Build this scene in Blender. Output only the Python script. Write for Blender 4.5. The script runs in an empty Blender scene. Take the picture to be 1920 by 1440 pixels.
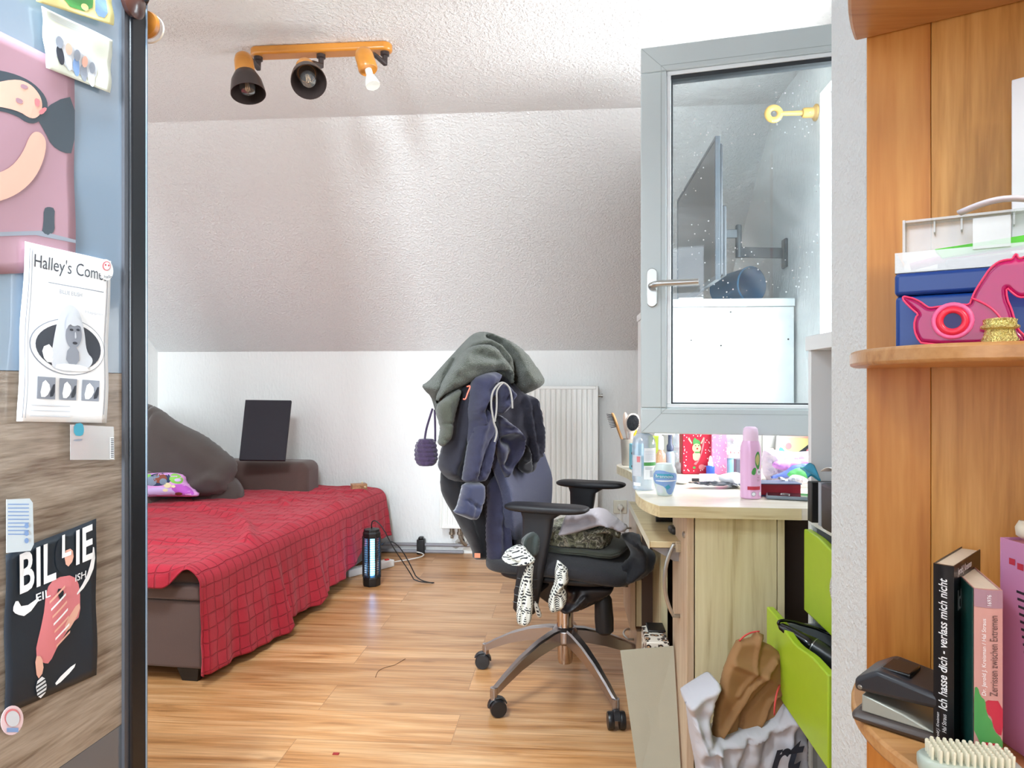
import bpy, bmesh, math, random
from mathutils import Vector, Matrix, noise
from mathutils.geometry import delaunay_2d_cdt

S = bpy.context.scene
COL = S.collection
random.seed(4)

# ------------------------------------------------------------------ camera
F = 1331.0            # focal length in pixels of a 1920 wide frame
EYE = Vector((0.0, 0.0, 1.08))
YAW = math.radians(4.5)
FWD = Vector((-math.sin(YAW), math.cos(YAW), 0))
RGT = Vector((math.cos(YAW), math.sin(YAW), 0))
UP = Vector((0, 0, 1))
ZROOF = 2.36
WINDOW_E, REAR_E, ROOF_FILL_E = 24, 600, 130
cd = bpy.data.cameras.new('camera'); cam = bpy.data.objects.new('camera', cd); COL.objects.link(cam)
cam.location = EYE; cam.rotation_euler = (math.pi/2, 0, YAW)
cd.sensor_fit = 'HORIZONTAL'; cd.sensor_width = 36; cd.lens = 36*F/1920; cd.clip_start = 0.02
S.camera = cam
S.view_settings.view_transform = 'Standard'; S.view_settings.look = 'None'
S.view_settings.gamma = 1; S.view_settings.use_curve_mapping = False
S.view_settings.exposure = 0.9

# ------------------------------------------------------------------ light
w = bpy.data.worlds.new('world'); S.world = w; w.use_nodes = True
w.node_tree.nodes['Background'].inputs[0].default_value = (0.82, 0.90, 1.0, 1)
w.node_tree.nodes['Background'].inputs[1].default_value = 2.2

def area(name, loc, rot, sx, sy, energy, color):
    l = bpy.data.lights.new(name, 'AREA'); l.shape = 'RECTANGLE'; l.size = sx; l.size_y = sy
    l.energy = energy; l.color = color
    o = bpy.data.objects.new(name, l); COL.objects.link(o); o.location = loc; o.rotation_euler = rot
    return o
# sky light entering through the open window in the right wall
area('window_daylight', (1.24, 2.33, 1.52), (0, math.radians(90), 0), 1.1, 0.6, WINDOW_E, (0.97, 0.985, 1.0))
# added fill light outside an invented opening in the rear wall
area('rear_fill_light', (-0.05, -4.2, 1.75), (math.radians(90), 0, 0), 1.5, 1.7, REAR_E, (0.82, 0.93, 1.0))

# added fill light over an invented ceiling opening, out of view
area('roof_fill_light', (-0.80, 0.55, 2.95), (math.radians(42), 0, 0), 0.7, 1.3, ROOF_FILL_E, (0.82, 0.94, 1.0))
# added fill light behind the camera, brightens the bookshelf side
area('hall_fill_light', (1.0, -0.7, 2.2), (math.radians(35), 0, math.radians(-8)), 0.4, 0.4, 14, (1.0, 0.96, 0.9))
# ------------------------------------------------------------------ helpers: points
def W(px, py, d):
    return EYE + FWD*d + RGT*((px-960)/F*d) + UP*((720-py)/F*d)
def ray(px, py):
    return FWD + RGT*((px-960)/F) + UP*((720-py)/F)
def on_plane(px, py, P0, N):
    r = ray(px, py); t = (P0-EYE).dot(N)/r.dot(N)
    return EYE + r*t
def at_z(px, py, z):
    r = ray(px, py); return EYE + r*((z-EYE.z)/r.z)

# ------------------------------------------------------------------ helpers: materials
def lin(c):
    if isinstance(c, str):
        c = c.lstrip('#'); c = [int(c[i:i+2], 16)/255 for i in (0, 2, 4)]
    return tuple((x/12.92 if x <= 0.04045 else ((x+0.055)/1.055)**2.4) for x in c) + (1.0,)
MATS = {}
def mat(name, col, rough=0.6, metal=0.0, spec=0.5, bump=0.0, bscale=60, var=0.06, vscale=6, alpha=1.0,
        emit=None, estr=0, sheen=0.0, stretch=(1, 1, 1), coat=0.0, trans=0.0):
    if name in MATS: return MATS[name]
    m = bpy.data.materials.new(name); m.use_nodes = True; MATS[name] = m
    nt = m.node_tree; n = nt.nodes; L = nt.links; b = n['Principled BSDF']
    c = lin(col)
    b.inputs['Roughness'].default_value = rough; b.inputs['Metallic'].default_value = metal
    b.inputs['Specular IOR Level'].default_value = spec; b.inputs['Alpha'].default_value = alpha
    b.inputs['Sheen Weight'].default_value = sheen; b.inputs['Coat Weight'].default_value = coat
    b.inputs['Transmission Weight'].default_value = trans
    tc = n.new('ShaderNodeTexCoord'); mp = n.new('ShaderNodeMapping'); mp.inputs['Scale'].default_value = stretch
    L.new(tc.outputs['Object'], mp.inputs[0])
    nz = n.new('ShaderNodeTexNoise'); nz.inputs['Scale'].default_value = vscale; nz.inputs['Detail'].default_value = 4
    L.new(mp.outputs[0], nz.inputs['Vector'])
    mx = n.new('ShaderNodeMix'); mx.data_type = 'RGBA'
    mx.inputs[6].default_value = tuple(x*(1-var) for x in c[:3])+(1,)
    mx.inputs[7].default_value = tuple(min(1, x*(1+var)) for x in c[:3])+(1,)
    L.new(nz.outputs['Fac'], mx.inputs[0]); L.new(mx.outputs[2], b.inputs['Base Color'])
    if bump:
        n2 = n.new('ShaderNodeTexNoise'); n2.inputs['Scale'].default_value = bscale; n2.inputs['Detail'].default_value = 3
        L.new(mp.outputs[0], n2.inputs['Vector'])
        bp = n.new('ShaderNodeBump'); bp.inputs['Strength'].default_value = bump; bp.inputs['Distance'].default_value = 0.01
        L.new(n2.outputs['Fac'], bp.inputs['Height']); L.new(bp.outputs[0], b.inputs['Normal'])
    if emit:
        b.inputs['Emission Color'].default_value = lin(emit); b.inputs['Emission Strength'].default_value = estr
    return m

def wood(name, c1, c2, axis='Z', scale=1.0, rough=0.45, fine=1.0, c3=None):
    if name in MATS: return MATS[name]
    m = bpy.data.materials.new(name); m.use_nodes = True; MATS[name] = m
    nt = m.node_tree; n = nt.nodes; L = nt.links; b = n['Principled BSDF']
    b.inputs['Roughness'].default_value = rough
    tc = n.new('ShaderNodeTexCoord'); mp = n.new('ShaderNodeMapping')
    s = [14*scale]*3; s['XYZ'.index(axis)] = 0.9*scale; mp.inputs['Scale'].default_value = s
    L.new(tc.outputs['Object'], mp.inputs[0])
    nz = n.new('ShaderNodeTexNoise'); nz.inputs['Scale'].default_value = 1.6; nz.inputs['Detail'].default_value = 6
    nz.inputs['Distortion'].default_value = 1.2; L.new(mp.outputs[0], nz.inputs['Vector'])
    n2 = n.new('ShaderNodeTexNoise'); n2.inputs['Scale'].default_value = 9*fine; n2.inputs['Detail'].default_value = 3
    L.new(mp.outputs[0], n2.inputs['Vector'])
    md = n.new('ShaderNodeMath'); md.operation = 'MULTIPLY_ADD'; md.inputs[1].default_value = 0.45
    L.new(n2.outputs['Fac'], md.inputs[0]); L.new(nz.outputs['Fac'], md.inputs[2])
    r = n.new('ShaderNodeValToRGB'); e = r.color_ramp.elements
    e[0].position = 0.5; e[0].color = lin(c2); e[1].position = 0.95; e[1].color = lin(c1)
    if c3:
        k = r.color_ramp.elements.new(0.7); k.color = lin(c3)
    L.new(md.outputs[0], r.inputs[0]); L.new(r.outputs[0], b.inputs['Base Color'])
    bp = n.new('ShaderNodeBump'); bp.inputs['Strength'].default_value = 0.08; bp.inputs['Distance'].default_value = 0.004
    L.new(n2.outputs['Fac'], bp.inputs['Height']); L.new(bp.outputs[0], b.inputs['Normal'])
    return m

def plaster(name, col, strength, scale, streak=False):
    m = bpy.data.materials.new(name); m.use_nodes = True; MATS[name] = m
    nt = m.node_tree; n = nt.nodes; L = nt.links; b = n['Principled BSDF']
    b.inputs['Roughness'].default_value = 0.85; b.inputs['Specular IOR Level'].default_value = 0.2
    tc = n.new('ShaderNodeTexCoord'); mp = n.new('ShaderNodeMapping'); L.new(tc.outputs['Object'], mp.inputs[0])
    if streak: mp.inputs['Scale'].default_value = (1, 1, 0.35)
    v = n.new('ShaderNodeTexNoise'); v.inputs['Scale'].default_value = scale; v.inputs['Detail'].default_value = 2.5
    v.inputs['Roughness'].default_value = 0.6; L.new(mp.outputs[0], v.inputs['Vector'])
    r = n.new('ShaderNodeValToRGB'); r.color_ramp.elements[0].position = 0.42; r.color_ramp.elements[1].position = 0.66
    L.new(v.outputs['Fac'], r.inputs[0])
    bp = n.new('ShaderNodeBump'); bp.inputs['Strength'].default_value = strength; bp.inputs['Distance'].default_value = 0.006
    L.new(r.outputs[0], bp.inputs['Height']); L.new(bp.outputs[0], b.inputs['Normal'])
    n2 = n.new('ShaderNodeTexNoise'); n2.inputs['Scale'].default_value = 1.3; L.new(tc.outputs['Object'], n2.inputs['Vector'])
    mx = n.new('ShaderNodeMix'); mx.data_type = 'RGBA'; c = lin(col)
    mx.inputs[6].default_value = tuple(x*0.96 for x in c[:3])+(1,); mx.inputs[7].default_value = c
    L.new(n2.outputs['Fac'], mx.inputs[0]); L.new(mx.outputs[2], b.inputs['Base Color'])
    return m

def clear(name, col, amount=0.85, rough=0.05, body=0.0, bodycol='#ffffff'):
    """see-through sheet: transparent + glossy, with an optional milky share"""
    if name in MATS: return MATS[name]
    m = bpy.data.materials.new(name); m.use_nodes = True; MATS[name] = m
    nt = m.node_tree; n = nt.nodes; L = nt.links; n.remove(n['Principled BSDF']); out = n['Material Output']
    t = n.new('ShaderNodeBsdfTransparent'); t.inputs[0].default_value = lin(col)
    g = n.new('ShaderNodeBsdfGlossy'); g.inputs['Roughness'].default_value = rough
    lw = n.new('ShaderNodeLayerWeight'); lw.inputs[0].default_value = 0.25
    mth = n.new('ShaderNodeMath'); mth.operation = 'MULTIPLY_ADD'; mth.inputs[1].default_value = 0.5; mth.inputs[2].default_value = (1-amount)*0.5
    L.new(lw.outputs['Facing'], mth.inputs[0])
    a = n.new('ShaderNodeMixShader'); L.new(mth.outputs[0], a.inputs[0]); L.new(t.outputs[0], a.inputs[1]); L.new(g.outputs[0], a.inputs[2])
    d = n.new('ShaderNodeBsdfDiffuse'); d.inputs[0].default_value = lin(bodycol)
    b = n.new('ShaderNodeMixShader'); b.inputs[0].default_value = body
    L.new(a.outputs[0], b.inputs[1]); L.new(d.outputs[0], b.inputs[2]); L.new(b.outputs[0], out.inputs[0])
    return m

# ------------------------------------------------------------------ helpers: meshes
class MB:
    def __init__(s, M=None):
        s.v = []; s.f = []; s.mi = []; s.M = M; s.cur = 0; s.uv = {}
    def add(s, vs, fs, uvs=None):
        o = len(s.v)
        for i, p in enumerate(vs):
            p = Vector(p); s.v.append(s.M @ p if s.M else p)
            if uvs: s.uv[o+i] = uvs[i]
        for f in fs: s.f.append([o+i for i in f]); s.mi.append(s.cur)
        return s
    def box(s, x0, x1, y0, y1, z0, z1, T=None):
        vs = [Vector((x, y, z)) for z in (z0, z1) for y in (y0, y1) for x in (x0, x1)]
        if T: vs = [T @ p for p in vs]
        return s.add(vs, [(0, 2, 3, 1), (4, 5, 7, 6), (0, 1, 5, 4), (2, 6, 7, 3), (0, 4, 6, 2), (1, 3, 7, 5)])
    def prism(s, pts, z0, z1, T=None):
        n = len(pts)
        vs = [Vector((p[0], p[1], z0)) for p in pts]+[Vector((p[0], p[1], z1)) for p in pts]
        if T: vs = [T @ p for p in vs]
        return s.add(vs, [tuple(range(n-1, -1, -1)), tuple(range(n, 2*n))]+[(i, (i+1) % n, n+(i+1) % n, n+i) for i in range(n)])
    def tube(s, path, r, seg=10, closed=False, flat=None):
        path = [Vector(p) for p in path]; n = len(path)
        rs = r if isinstance(r, (list, tuple)) else [r]*n
        t0 = (path[1]-path[0]).normalized(); ref = Vector((0, 0, 1)) if abs(t0.z) < 0.9 else Vector((1, 0, 0))
        nx = t0.cross(ref).normalized(); vs = []
        for i, p in enumerate(path):
            if closed: t = path[(i+1) % n]-path[i-1]
            else: t = path[min(i+1, n-1)]-path[max(i-1, 0)]
            t.normalize(); nx = (nx-t*nx.dot(t)).normalized(); ny = t.cross(nx)
            for k in range(seg):
                a = 2*math.pi*k/seg
                vs.append(p+nx*(math.cos(a)*rs[i])+ny*(math.sin(a)*rs[i]*(flat or 1)))
        fs = [(i*seg+k, i*seg+(k+1) % seg, (i+1)*seg+(k+1) % seg, (i+1)*seg+k) for i in range(n-1) for k in range(seg)]
        if closed:
            fs += [((n-1)*seg+k, (n-1)*seg+(k+1) % seg, (k+1) % seg, k) for k in range(seg)]
        else:
            fs += [tuple(range(seg-1, -1, -1)), tuple((n-1)*seg+k for k in range(seg))]
        return s.add(vs, fs)
    def lathe(s, prof, org=(0, 0, 0), axis=(0, 0, 1), seg=24, caps=True, wob=None):
        org = Vector(org); ax = Vector(axis).normalized()
        ref = Vector((1, 0, 0)) if abs(ax.x) < 0.9 else Vector((0, 1, 0))
        e1 = (ref-ax*ref.dot(ax)).normalized(); e2 = ax.cross(e1); vs = []
        for j, (r, h) in enumerate(prof):
            for k in range(seg):
                a = 2*math.pi*k/seg; rr = r*(wob(a, j) if wob else 1)
                vs.append(org+ax*h+e1*(rr*math.cos(a))+e2*(rr*math.sin(a)))
        n = len(prof)
        fs = [(i*seg+k, i*seg+(k+1) % seg, (i+1)*seg+(k+1) % seg, (i+1)*seg+k) for i in range(n-1) for k in range(seg)]
        if caps: fs += [tuple(range(seg-1, -1, -1)), tuple((n-1)*seg+k for k in range(seg))]
        return s.add(vs, fs)
    def grid(s, fn, nu, nv, closed_u=False, uv=None):
        vs = []; uvs = []
        for j in range(nv+1):
            for i in range(nu+(0 if closed_u else 1)):
                u, v = i/nu, j/nv; vs.append(fn(u, v))
                if uv: uvs.append(uv(u, v))
        m = nu if closed_u else nu+1
        fs = []
        for j in range(nv):
            for i in range(nu):
                a = j*m+i; b = j*m+(i+1) % m; fs.append((a, b, b+m, a+m))
        return s.add(vs, fs, uvs if uv else None)
    def loft(s, rings, cap=True):
        n = len(rings[0]); vs = [p for r in rings for p in r]
        fs = [(i*n+k, i*n+(k+1) % n, (i+1)*n+(k+1) % n, (i+1)*n+k) for i in range(len(rings)-1) for k in range(n)]
        if cap: fs += [tuple(range(n-1, -1, -1)), tuple((len(rings)-1)*n+k for k in range(n))]
        return s.add(vs, fs)

def link(name, me, mats, parent=None, bevel=0, seg=2, smooth=40, subsurf=0, solid=0):
    o = bpy.data.objects.new(name, me); COL.objects.link(o)
    for m in (mats if isinstance(mats, (list, tuple)) else [mats]): me.materials.append(m)
    if smooth:
        for p in me.polygons: p.use_smooth = True
        if smooth < 180: me.set_sharp_from_angle(angle=math.radians(smooth))
    if solid:
        k = o.modifiers.new('solid', 'SOLIDIFY'); k.thickness = solid; k.offset = 0
    if bevel:
        k = o.modifiers.new('bevel', 'BEVEL'); k.width = bevel; k.segments = seg; k.limit_method = 'ANGLE'; k.angle_limit = math.radians(35)
    if subsurf:
        k = o.modifiers.new('sub', 'SUBSURF'); k.levels = subsurf; k.render_levels = subsurf
    if parent is not None:
        o.parent = parent
        if parent.type == 'EMPTY': o.matrix_parent_inverse = parent.matrix_basis.inverted()
    return o
def build(name, mb, mats, parent=None, **k):
    me = bpy.data.meshes.new(name); me.from_pydata([tuple(p) for p in mb.v], [], mb.f); me.update()
    for i, p in enumerate(me.polygons): p.material_index = mb.mi[i]
    if mb.uv:
        ul = me.uv_layers.new(name='uv')
        for lp in me.loops:
            if lp.vertex_index in mb.uv: ul.data[lp.index].uv = mb.uv[lp.vertex_index]
    bm = bmesh.new(); bm.from_mesh(me); bmesh.ops.recalc_face_normals(bm, faces=bm.faces); bm.to_mesh(me); bm.free()
    return link(name, me, mats, parent, **k)
def tag(o, label, cat, group=None):
    o['label'] = label; o['category'] = cat
    if group: o['group'] = group
    return o
def thing(name, label, cat, loc=(0, 0, 0), rz=0, group=None):
    o = bpy.data.objects.new(name, None); COL.objects.link(o); o.location = loc; o.rotation_euler = (0, 0, rz)
    o.empty_display_size = 0.05
    return tag(o, label, cat, group)
def struct(name, mb, m, parent=None, **k):
    o = build(name, mb, m, parent, **k)
    if parent is None: o['kind'] = 'structure'
    return o

def resample(pts, step, closed=True):
    out = []; n = len(pts)
    for i in range(n if closed else n-1):
        a = Vector(pts[i]); b = Vector(pts[(i+1) % n]); k = max(1, int(round((b-a).length/step)))
        for j in range(k): out.append(a.lerp(b, j/k))
    if not closed: out.append(Vector(pts[-1]))
    return out
def rounded(pts, it=2, closed=True):
    """Chaikin corner cutting of an outline"""
    pts = [Vector(p) for p in pts]
    for _ in range(it):
        q = []; n = len(pts)
        for i in range(n if closed else n-1):
            a, b = pts[i], pts[(i+1) % n]; q += [a*0.75+b*0.25, a*0.25+b*0.75]
        if not closed: q = [pts[0]]+q+[pts[-1]]
        pts = q
    return pts
def seg_dist(p, a, b):
    ab = b-a; l = ab.length_squared; t = 0 if l == 0 else max(0, min(1, (p-a).dot(ab)/l))
    return (p-(a+ab*t)).length
def inside(p, poly):
    c = False; j = len(poly)-1
    for i in range(len(poly)):
        a, b = poly[i], poly[j]
        if (a.y > p.y) != (b.y > p.y) and p.x < (b.x-a.x)*(p.y-a.y)/(b.y-a.y)+a.x: c = not c
        j = i
    return c
def fill(outline, step):
    """triangulated inside of an outline with interior points: verts2d, faces, edge distance"""
    ol = resample(outline, step); n = len(ol)
    xs = [p.x for p in ol]; ys = [p.y for p in ol]; pts = list(ol); dist = [0.0]*n
    y = min(ys)+step*0.5; row = 0
    while y < max(ys):
        x = min(xs)+(step*0.5 if row % 2 else 0)
        while x < max(xs):
            p = Vector((x, y))
            if inside(p, ol):
                dd = min(seg_dist(p, ol[i], ol[(i+1) % n]) for i in range(n))
                if dd > step*0.45: pts.append(p); dist.append(dd)
            x += step
        y += step*0.87; row += 1
    r = delaunay_2d_cdt([Vector((p.x, p.y)) for p in pts], [(i, (i+1) % n) for i in range(n)], [], 1, 1e-5)
    vs, fs, orig = r[0], r[2], r[3]
    ds = [0.0]*len(vs); edge = [False]*len(vs)
    for i, o in enumerate(orig):
        if o:
            ds[i] = max(dist[k] for k in o); edge[i] = any(k < n for k in o)
        else: edge[i] = True
    return vs, fs, ds, edge
FOLD = 1.4
def puff(name, outline, P0, N, T, m, parent=None, folds=(), step=None, k=None, back=None, wr=0.0, wf=30, rnd=1, smooth=180, tilt=None, **kw):
    """a soft solid: outline (photo pixels) standing in the plane through P0 with normal N, T thick towards the viewer,
    `back` thick away from it, with fold ridges (polyline, height m, width px)"""
    ol = rounded([Vector(p) for p in outline], rnd) if rnd else [Vector(p) for p in outline]
    span = max(max(p.x for p in ol)-min(p.x for p in ol), max(p.y for p in ol)-min(p.y for p in ol))
    step = step or span/40
    vs, fs, ds, edge = fill(ol, step); k = k or span*0.12; back = T if back is None else back
    N = Vector(N).normalized()
    if N.dot(FWD) > 0: N = -N
    A = []; B = []
    for i, p in enumerate(vs):
        q = on_plane(p.x, p.y, P0, N); e = math.sqrt(max(0, 1-(1-min(1, ds[i]/k))**2)) if not edge[i] else 0
        h = T*e
        for (pl, amp, wd) in folds:
            dm = min(seg_dist(p, Vector(pl[j]), Vector(pl[j+1])) for j in range(len(pl)-1))
            h += FOLD*amp*math.exp(-(dm/wd)**2)*min(1, ds[i]/(step*1.5))
        if wr: h += wr*e*noise.noise(Vector((p.x/wf, p.y/wf, T*31)))
        t = (tilt(p.x, p.y) if tilt else 0)
        A.append(q+N*(h+t)); B.append(q-N*(back*e)+N*t)
    mb = MB(); n = len(A); vv = list(A); idx = {}
    for i in range(n):
        if edge[i]: idx[i] = i
        else: idx[i] = len(vv); vv.append(B[i])
    mb.add(vv, [tuple(f) for f in fs]+[tuple(idx[i] for i in reversed(f)) for f in fs])
    return build(name, mb, m, parent, smooth=smooth, **kw)

def print_on(name, mp, shapes, mats, parent, off=0.0006, step=0.06):
    """printed marks: shapes = (outline in 0..1 uv, material index, layer); mp(u, v, h) -> world point"""
    mb = MB()
    for (ol, mi, lay) in shapes:
        vs, fs, ds, e = fill([Vector(p) for p in ol], step); mb.cur = mi
        mb.add([mp(p.x, p.y, off*(1+lay)) for p in vs], [tuple(f) for f in fs])
    me = bpy.data.meshes.new(name); me.from_pydata([tuple(p) for p in mb.v], [], mb.f); me.update()
    for i, p in enumerate(me.polygons): p.material_index = mb.mi[i]
    return link(name, me, mats, parent, smooth=0)
def lettering(name, body, mp, rect, m, parent, off=0.0012, turn=0, shear=0.0, bold=0.0, parts=None):
    """text mapped into rect (u0,v0,u1,v1) of mp; turn=1 reads upwards"""
    cu = bpy.data.curves.new('txt', 'FONT'); cu.body = body; cu.offset = bold; cu.shear = shear; cu.resolution_u = 3
    t = bpy.data.objects.new('txt', cu); COL.objects.link(t)
    dg = bpy.context.evaluated_depsgraph_get(); me = bpy.data.meshes.new_from_object(t.evaluated_get(dg))
    bpy.data.objects.remove(t)
    xs = [v.co.x for v in me.vertices]; ys = [v.co.y for v in me.vertices]
    x0, x1, y0, y1 = min(xs), max(xs), min(ys), max(ys); u0, v0, u1, v1 = rect
    for v in me.vertices:
        a = (v.co.x-x0)/(x1-x0); b = (v.co.y-y0)/(y1-y0)
        if turn == 1: a, b = 1-b, a
        v.co = mp(u0+(u1-u0)*a, v0+(v1-v0)*b, off)
    return link(name, me, m, parent, smooth=0)
def quad_map(c00, c10, c11, c01):
    n = (c10-c00).cross(c01-c00).normalized()
    if n.dot((c00+c11)/2-EYE) > 0: n = -n
    return lambda u, v, h=0: (c00*(1-u)*(1-v)+c10*u*(1-v)+c11*u*v+c01*(1-u)*v)+n*h
def cyl_map(c, r, z0, z1, a0, a1):
    """a0..a1 angles (world radians) left to right on a vertical cylinder"""
    def f(u, v, h=0):
        a = a0+(a1-a0)*u; z = z0+(z1-z0)*v; rr = (r(z) if callable(r) else r)+h
        return Vector((c[0]+rr*math.cos(a), c[1]+rr*math.sin(a), z))
    return f
def disc(cx, cy, rx, ry, n=20, rot=0):
    return [(cx+rx*math.cos(2*math.pi*i/n)*math.cos(rot)-ry*math.sin(2*math.pi*i/n)*math.sin(rot),
             cy+rx*math.cos(2*math.pi*i/n)*math.sin(rot)+ry*math.sin(2*math.pi*i/n)*math.cos(rot)) for i in range(n)]
def rect(x0, y0, x1, y1): return [(x0, y0), (x1, y0), (x1, y1), (x0, y1)]
def rz(a, loc=(0, 0, 0)): return Matrix.Translation(loc) @ Matrix.Rotation(a, 4, 'Z')
def bez(p0, p1, p2, p3, n=12):
    p0, p1, p2, p3 = map(Vector, (p0, p1, p2, p3))
    return [p0*(1-t)**3+p1*3*t*(1-t)**2+p2*3*t*t*(1-t)+p3*t**3 for t in [i/n for i in range(n+1)]]
# ================================================================== THE ROOM
XL, XR, YB, YR, ZC = -2.70, 0.90, 4.49, -1.20, 2.30
ZK = 1.291; YF = 3.17
M_wall = plaster('wall_plaster', '#eeeeec', 0.25, 70, True)
M_slope = plaster('slope_plaster', '#e9e9e8', 0.55, 85)
M_part = plaster('partition_plaster', '#dfe2e1', 0.4, 95)

def floor_mat():
    m = bpy.data.materials.new('laminate_floor'); m.use_nodes = True
    nt = m.node_tree; n = nt.nodes; L = nt.links; b = n['Principled BSDF']
    b.inputs['Roughness'].default_value = 0.33; b.inputs['Specular IOR Level'].default_value = 0.45
    tc = n.new('ShaderNodeTexCoord')
    br = n.new('ShaderNodeTexBrick'); br.offset = 0.37; br.squash = 1
    br.inputs['Scale'].default_value = 1; br.inputs['Brick Width'].default_value = 1.28; br.inputs['Row Height'].default_value = 0.193
    br.inputs['Mortar Size'].default_value = 0.0011; br.inputs['Mortar Smooth'].default_value = 0.2
    br.inputs['Color1'].default_value = (0, 0, 0, 1); br.inputs['Color2'].default_value = (1, 1, 1, 1); br.inputs['Mortar'].default_value = (0.5, 0.5, 0.5, 1)
    mo = n.new('ShaderNodeMapping'); mo.inputs['Location'].default_value = (0.35, 0.02, 0); L.new(tc.outputs['Object'], mo.inputs[0]); L.new(mo.outputs[0], br.inputs['Vector'])
    # grain, shifted per plank
    sc = n.new('ShaderNodeVectorMath'); sc.operation = 'MULTIPLY'; sc.inputs[1].default_value = (7.3, 3.1, 0); L.new(br.outputs['Color'], sc.inputs[0])
    ad = n.new('ShaderNodeVectorMath'); ad.operation = 'ADD'; L.new(tc.outputs['Object'], ad.inputs[0]); L.new(sc.outputs[0], ad.inputs[1])
    mp = n.new('ShaderNodeMapping'); mp.inputs['Scale'].default_value = (1.1, 11, 1); L.new(ad.outputs[0], mp.inputs[0])
    g = n.new('ShaderNodeTexNoise'); g.inputs['Scale'].default_value = 1.5; g.inputs['Detail'].default_value = 5; g.inputs['Distortion'].default_value = 1.1
    L.new(mp.outputs[0], g.inputs['Vector'])
    mp2 = n.new('ShaderNodeMapping'); mp2.inputs['Scale'].default_value = (2.2, 70, 1); L.new(ad.outputs[0], mp2.inputs[0])
    g2 = n.new('ShaderNodeTexNoise'); g2.inputs['Scale'].default_value = 2; g2.inputs['Detail'].default_value = 3; L.new(mp2.outputs[0], g2.inputs['Vector'])
    r = n.new('ShaderNodeValToRGB'); e = r.color_ramp.elements
    e[0].position = 0.27; e[0].color = lin('#96683f'); e[1].position = 0.62; e[1].color = lin('#d6a97b')
    k = e.new(0.42); k.color = lin('#c28d5a'); k = e.new(0.8); k.color = lin('#e6bf94')
    L.new(g.outputs['Fac'], r.inputs[0])
    r2 = n.new('ShaderNodeValToRGB'); r2.color_ramp.elements[0].position = 0.3; r2.color_ramp.elements[0].color = (0.72, 0.66, 0.60, 1)
    r2.color_ramp.elements[1].position = 0.6; r2.color_ramp.elements[1].color = (1.08, 1.06, 1.04, 1); L.new(g2.outputs['Fac'], r2.inputs[0])
    m1 = n.new('ShaderNodeMix'); m1.data_type = 'RGBA'; m1.blend_type = 'MULTIPLY'; m1.inputs[0].default_value = 0.8
    L.new(r.outputs[0], m1.inputs[6]); L.new(r2.outputs[0], m1.inputs[7])
    # knots
    mk = n.new('ShaderNodeMapping'); mk.inputs['Scale'].default_value = (2.0, 5.5, 1); L.new(tc.outputs['Object'], mk.inputs[0])
    vo = n.new('ShaderNodeTexVoronoi'); vo.inputs['Scale'].default_value = 1.15; L.new(mk.outputs[0], vo.inputs['Vector'])
    rk = n.new('ShaderNodeValToRGB'); rk.color_ramp.elements[0].position = 0.0; rk.color_ramp.elements[0].color = (0.35, 0.27, 0.2, 1)
    rk.color_ramp.elements[1].position = 0.10; rk.color_ramp.elements[1].color = (1, 1, 1, 1); L.new(vo.outputs['Distance'], rk.inputs[0])
    m2 = n.new('ShaderNodeMix'); m2.data_type = 'RGBA'; m2.blend_type = 'MULTIPLY'; m2.inputs[0].default_value = 0.8
    L.new(m1.outputs[2], m2.inputs[6]); L.new(rk.outputs[0], m2.inputs[7])
    # plank tone
    rt = n.new('ShaderNodeValToRGB'); rt.color_ramp.elements[0].color = (0.86, 0.84, 0.82, 1); rt.color_ramp.elements[1].color = (1.12, 1.1, 1.07, 1)
    L.new(br.outputs['Color'], rt.inputs[0])
    m3 = n.new('ShaderNodeMix'); m3.data_type = 'RGBA'; m3.blend_type = 'MULTIPLY'; m3.inputs[0].default_value = 1
    L.new(m2.outputs[2], m3.inputs[6]); L.new(rt.outputs[0], m3.inputs[7])
    m4 = n.new('ShaderNodeMix'); m4.data_type = 'RGBA'; m4.inputs[7].default_value = lin('#6b4426')
    mm = n.new('ShaderNodeMath'); mm.operation = 'MULTIPLY'; mm.inputs[1].default_value = 0.55; L.new(br.outputs['Fac'], mm.inputs[0])
    L.new(mm.outputs[0], m4.inputs[0]); L.new(m3.outputs[2], m4.inputs[6]); L.new(m4.outputs[2], b.inputs['Base Color'])
    bp = n.new('ShaderNodeBump'); bp.inputs['Strength'].default_value = 0.05; bp.inputs['Distance'].default_value = 0.004
    L.new(g2.outputs['Fac'], bp.inputs['Height']); L.new(bp.outputs[0], b.inputs['Normal'])
    return m
M_floor = floor_mat()

struct('floor', MB().box(XL-0.1, 1.7, YR-0.1, YB+0.1, -0.1, 0), M_floor, smooth=0)
struct('wall_back', MB().box(XL-0.1, XR+0.3, YB, YB+0.12, 0, ZK+0.09), M_wall, smooth=0)
# roof slope: a thick slab from the knee wall to the ceiling
sl = (YB-YF); T = 0.12
struct('ceiling_slope', MB().add([(x, y, z) for x in (XL-0.1, XR+0.3) for (y, z) in
        ((YB, ZK), (YF, ZC), (YF, ZC+T*1.3), (YB+T, ZK+T*0.6))],
        [(0, 1, 2, 3), (7, 6, 5, 4), (0, 4, 5, 1), (1, 5, 6, 2), (2, 6, 7, 3), (3, 7, 4, 0)]), M_slope, smooth=0)
cl = MB(); hx0, hx1, hy0, hy1 = -2.3, -0.62, 0.25, 1.65  # ceiling opening added to let the roof fill through
cl.box(XL-0.1, 1.7, YR-0.1, hy0, ZC, ZC+0.1); cl.box(XL-0.1, 1.7, hy1, YF, ZC, ZC+0.1); cl.box(XL-0.1, hx0, hy0, hy1, ZC, ZC+0.1); cl.box(hx1, 1.7, hy0, hy1, ZC, ZC+0.1)
struct('ceiling', cl, M_slope, smooth=0)
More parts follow.
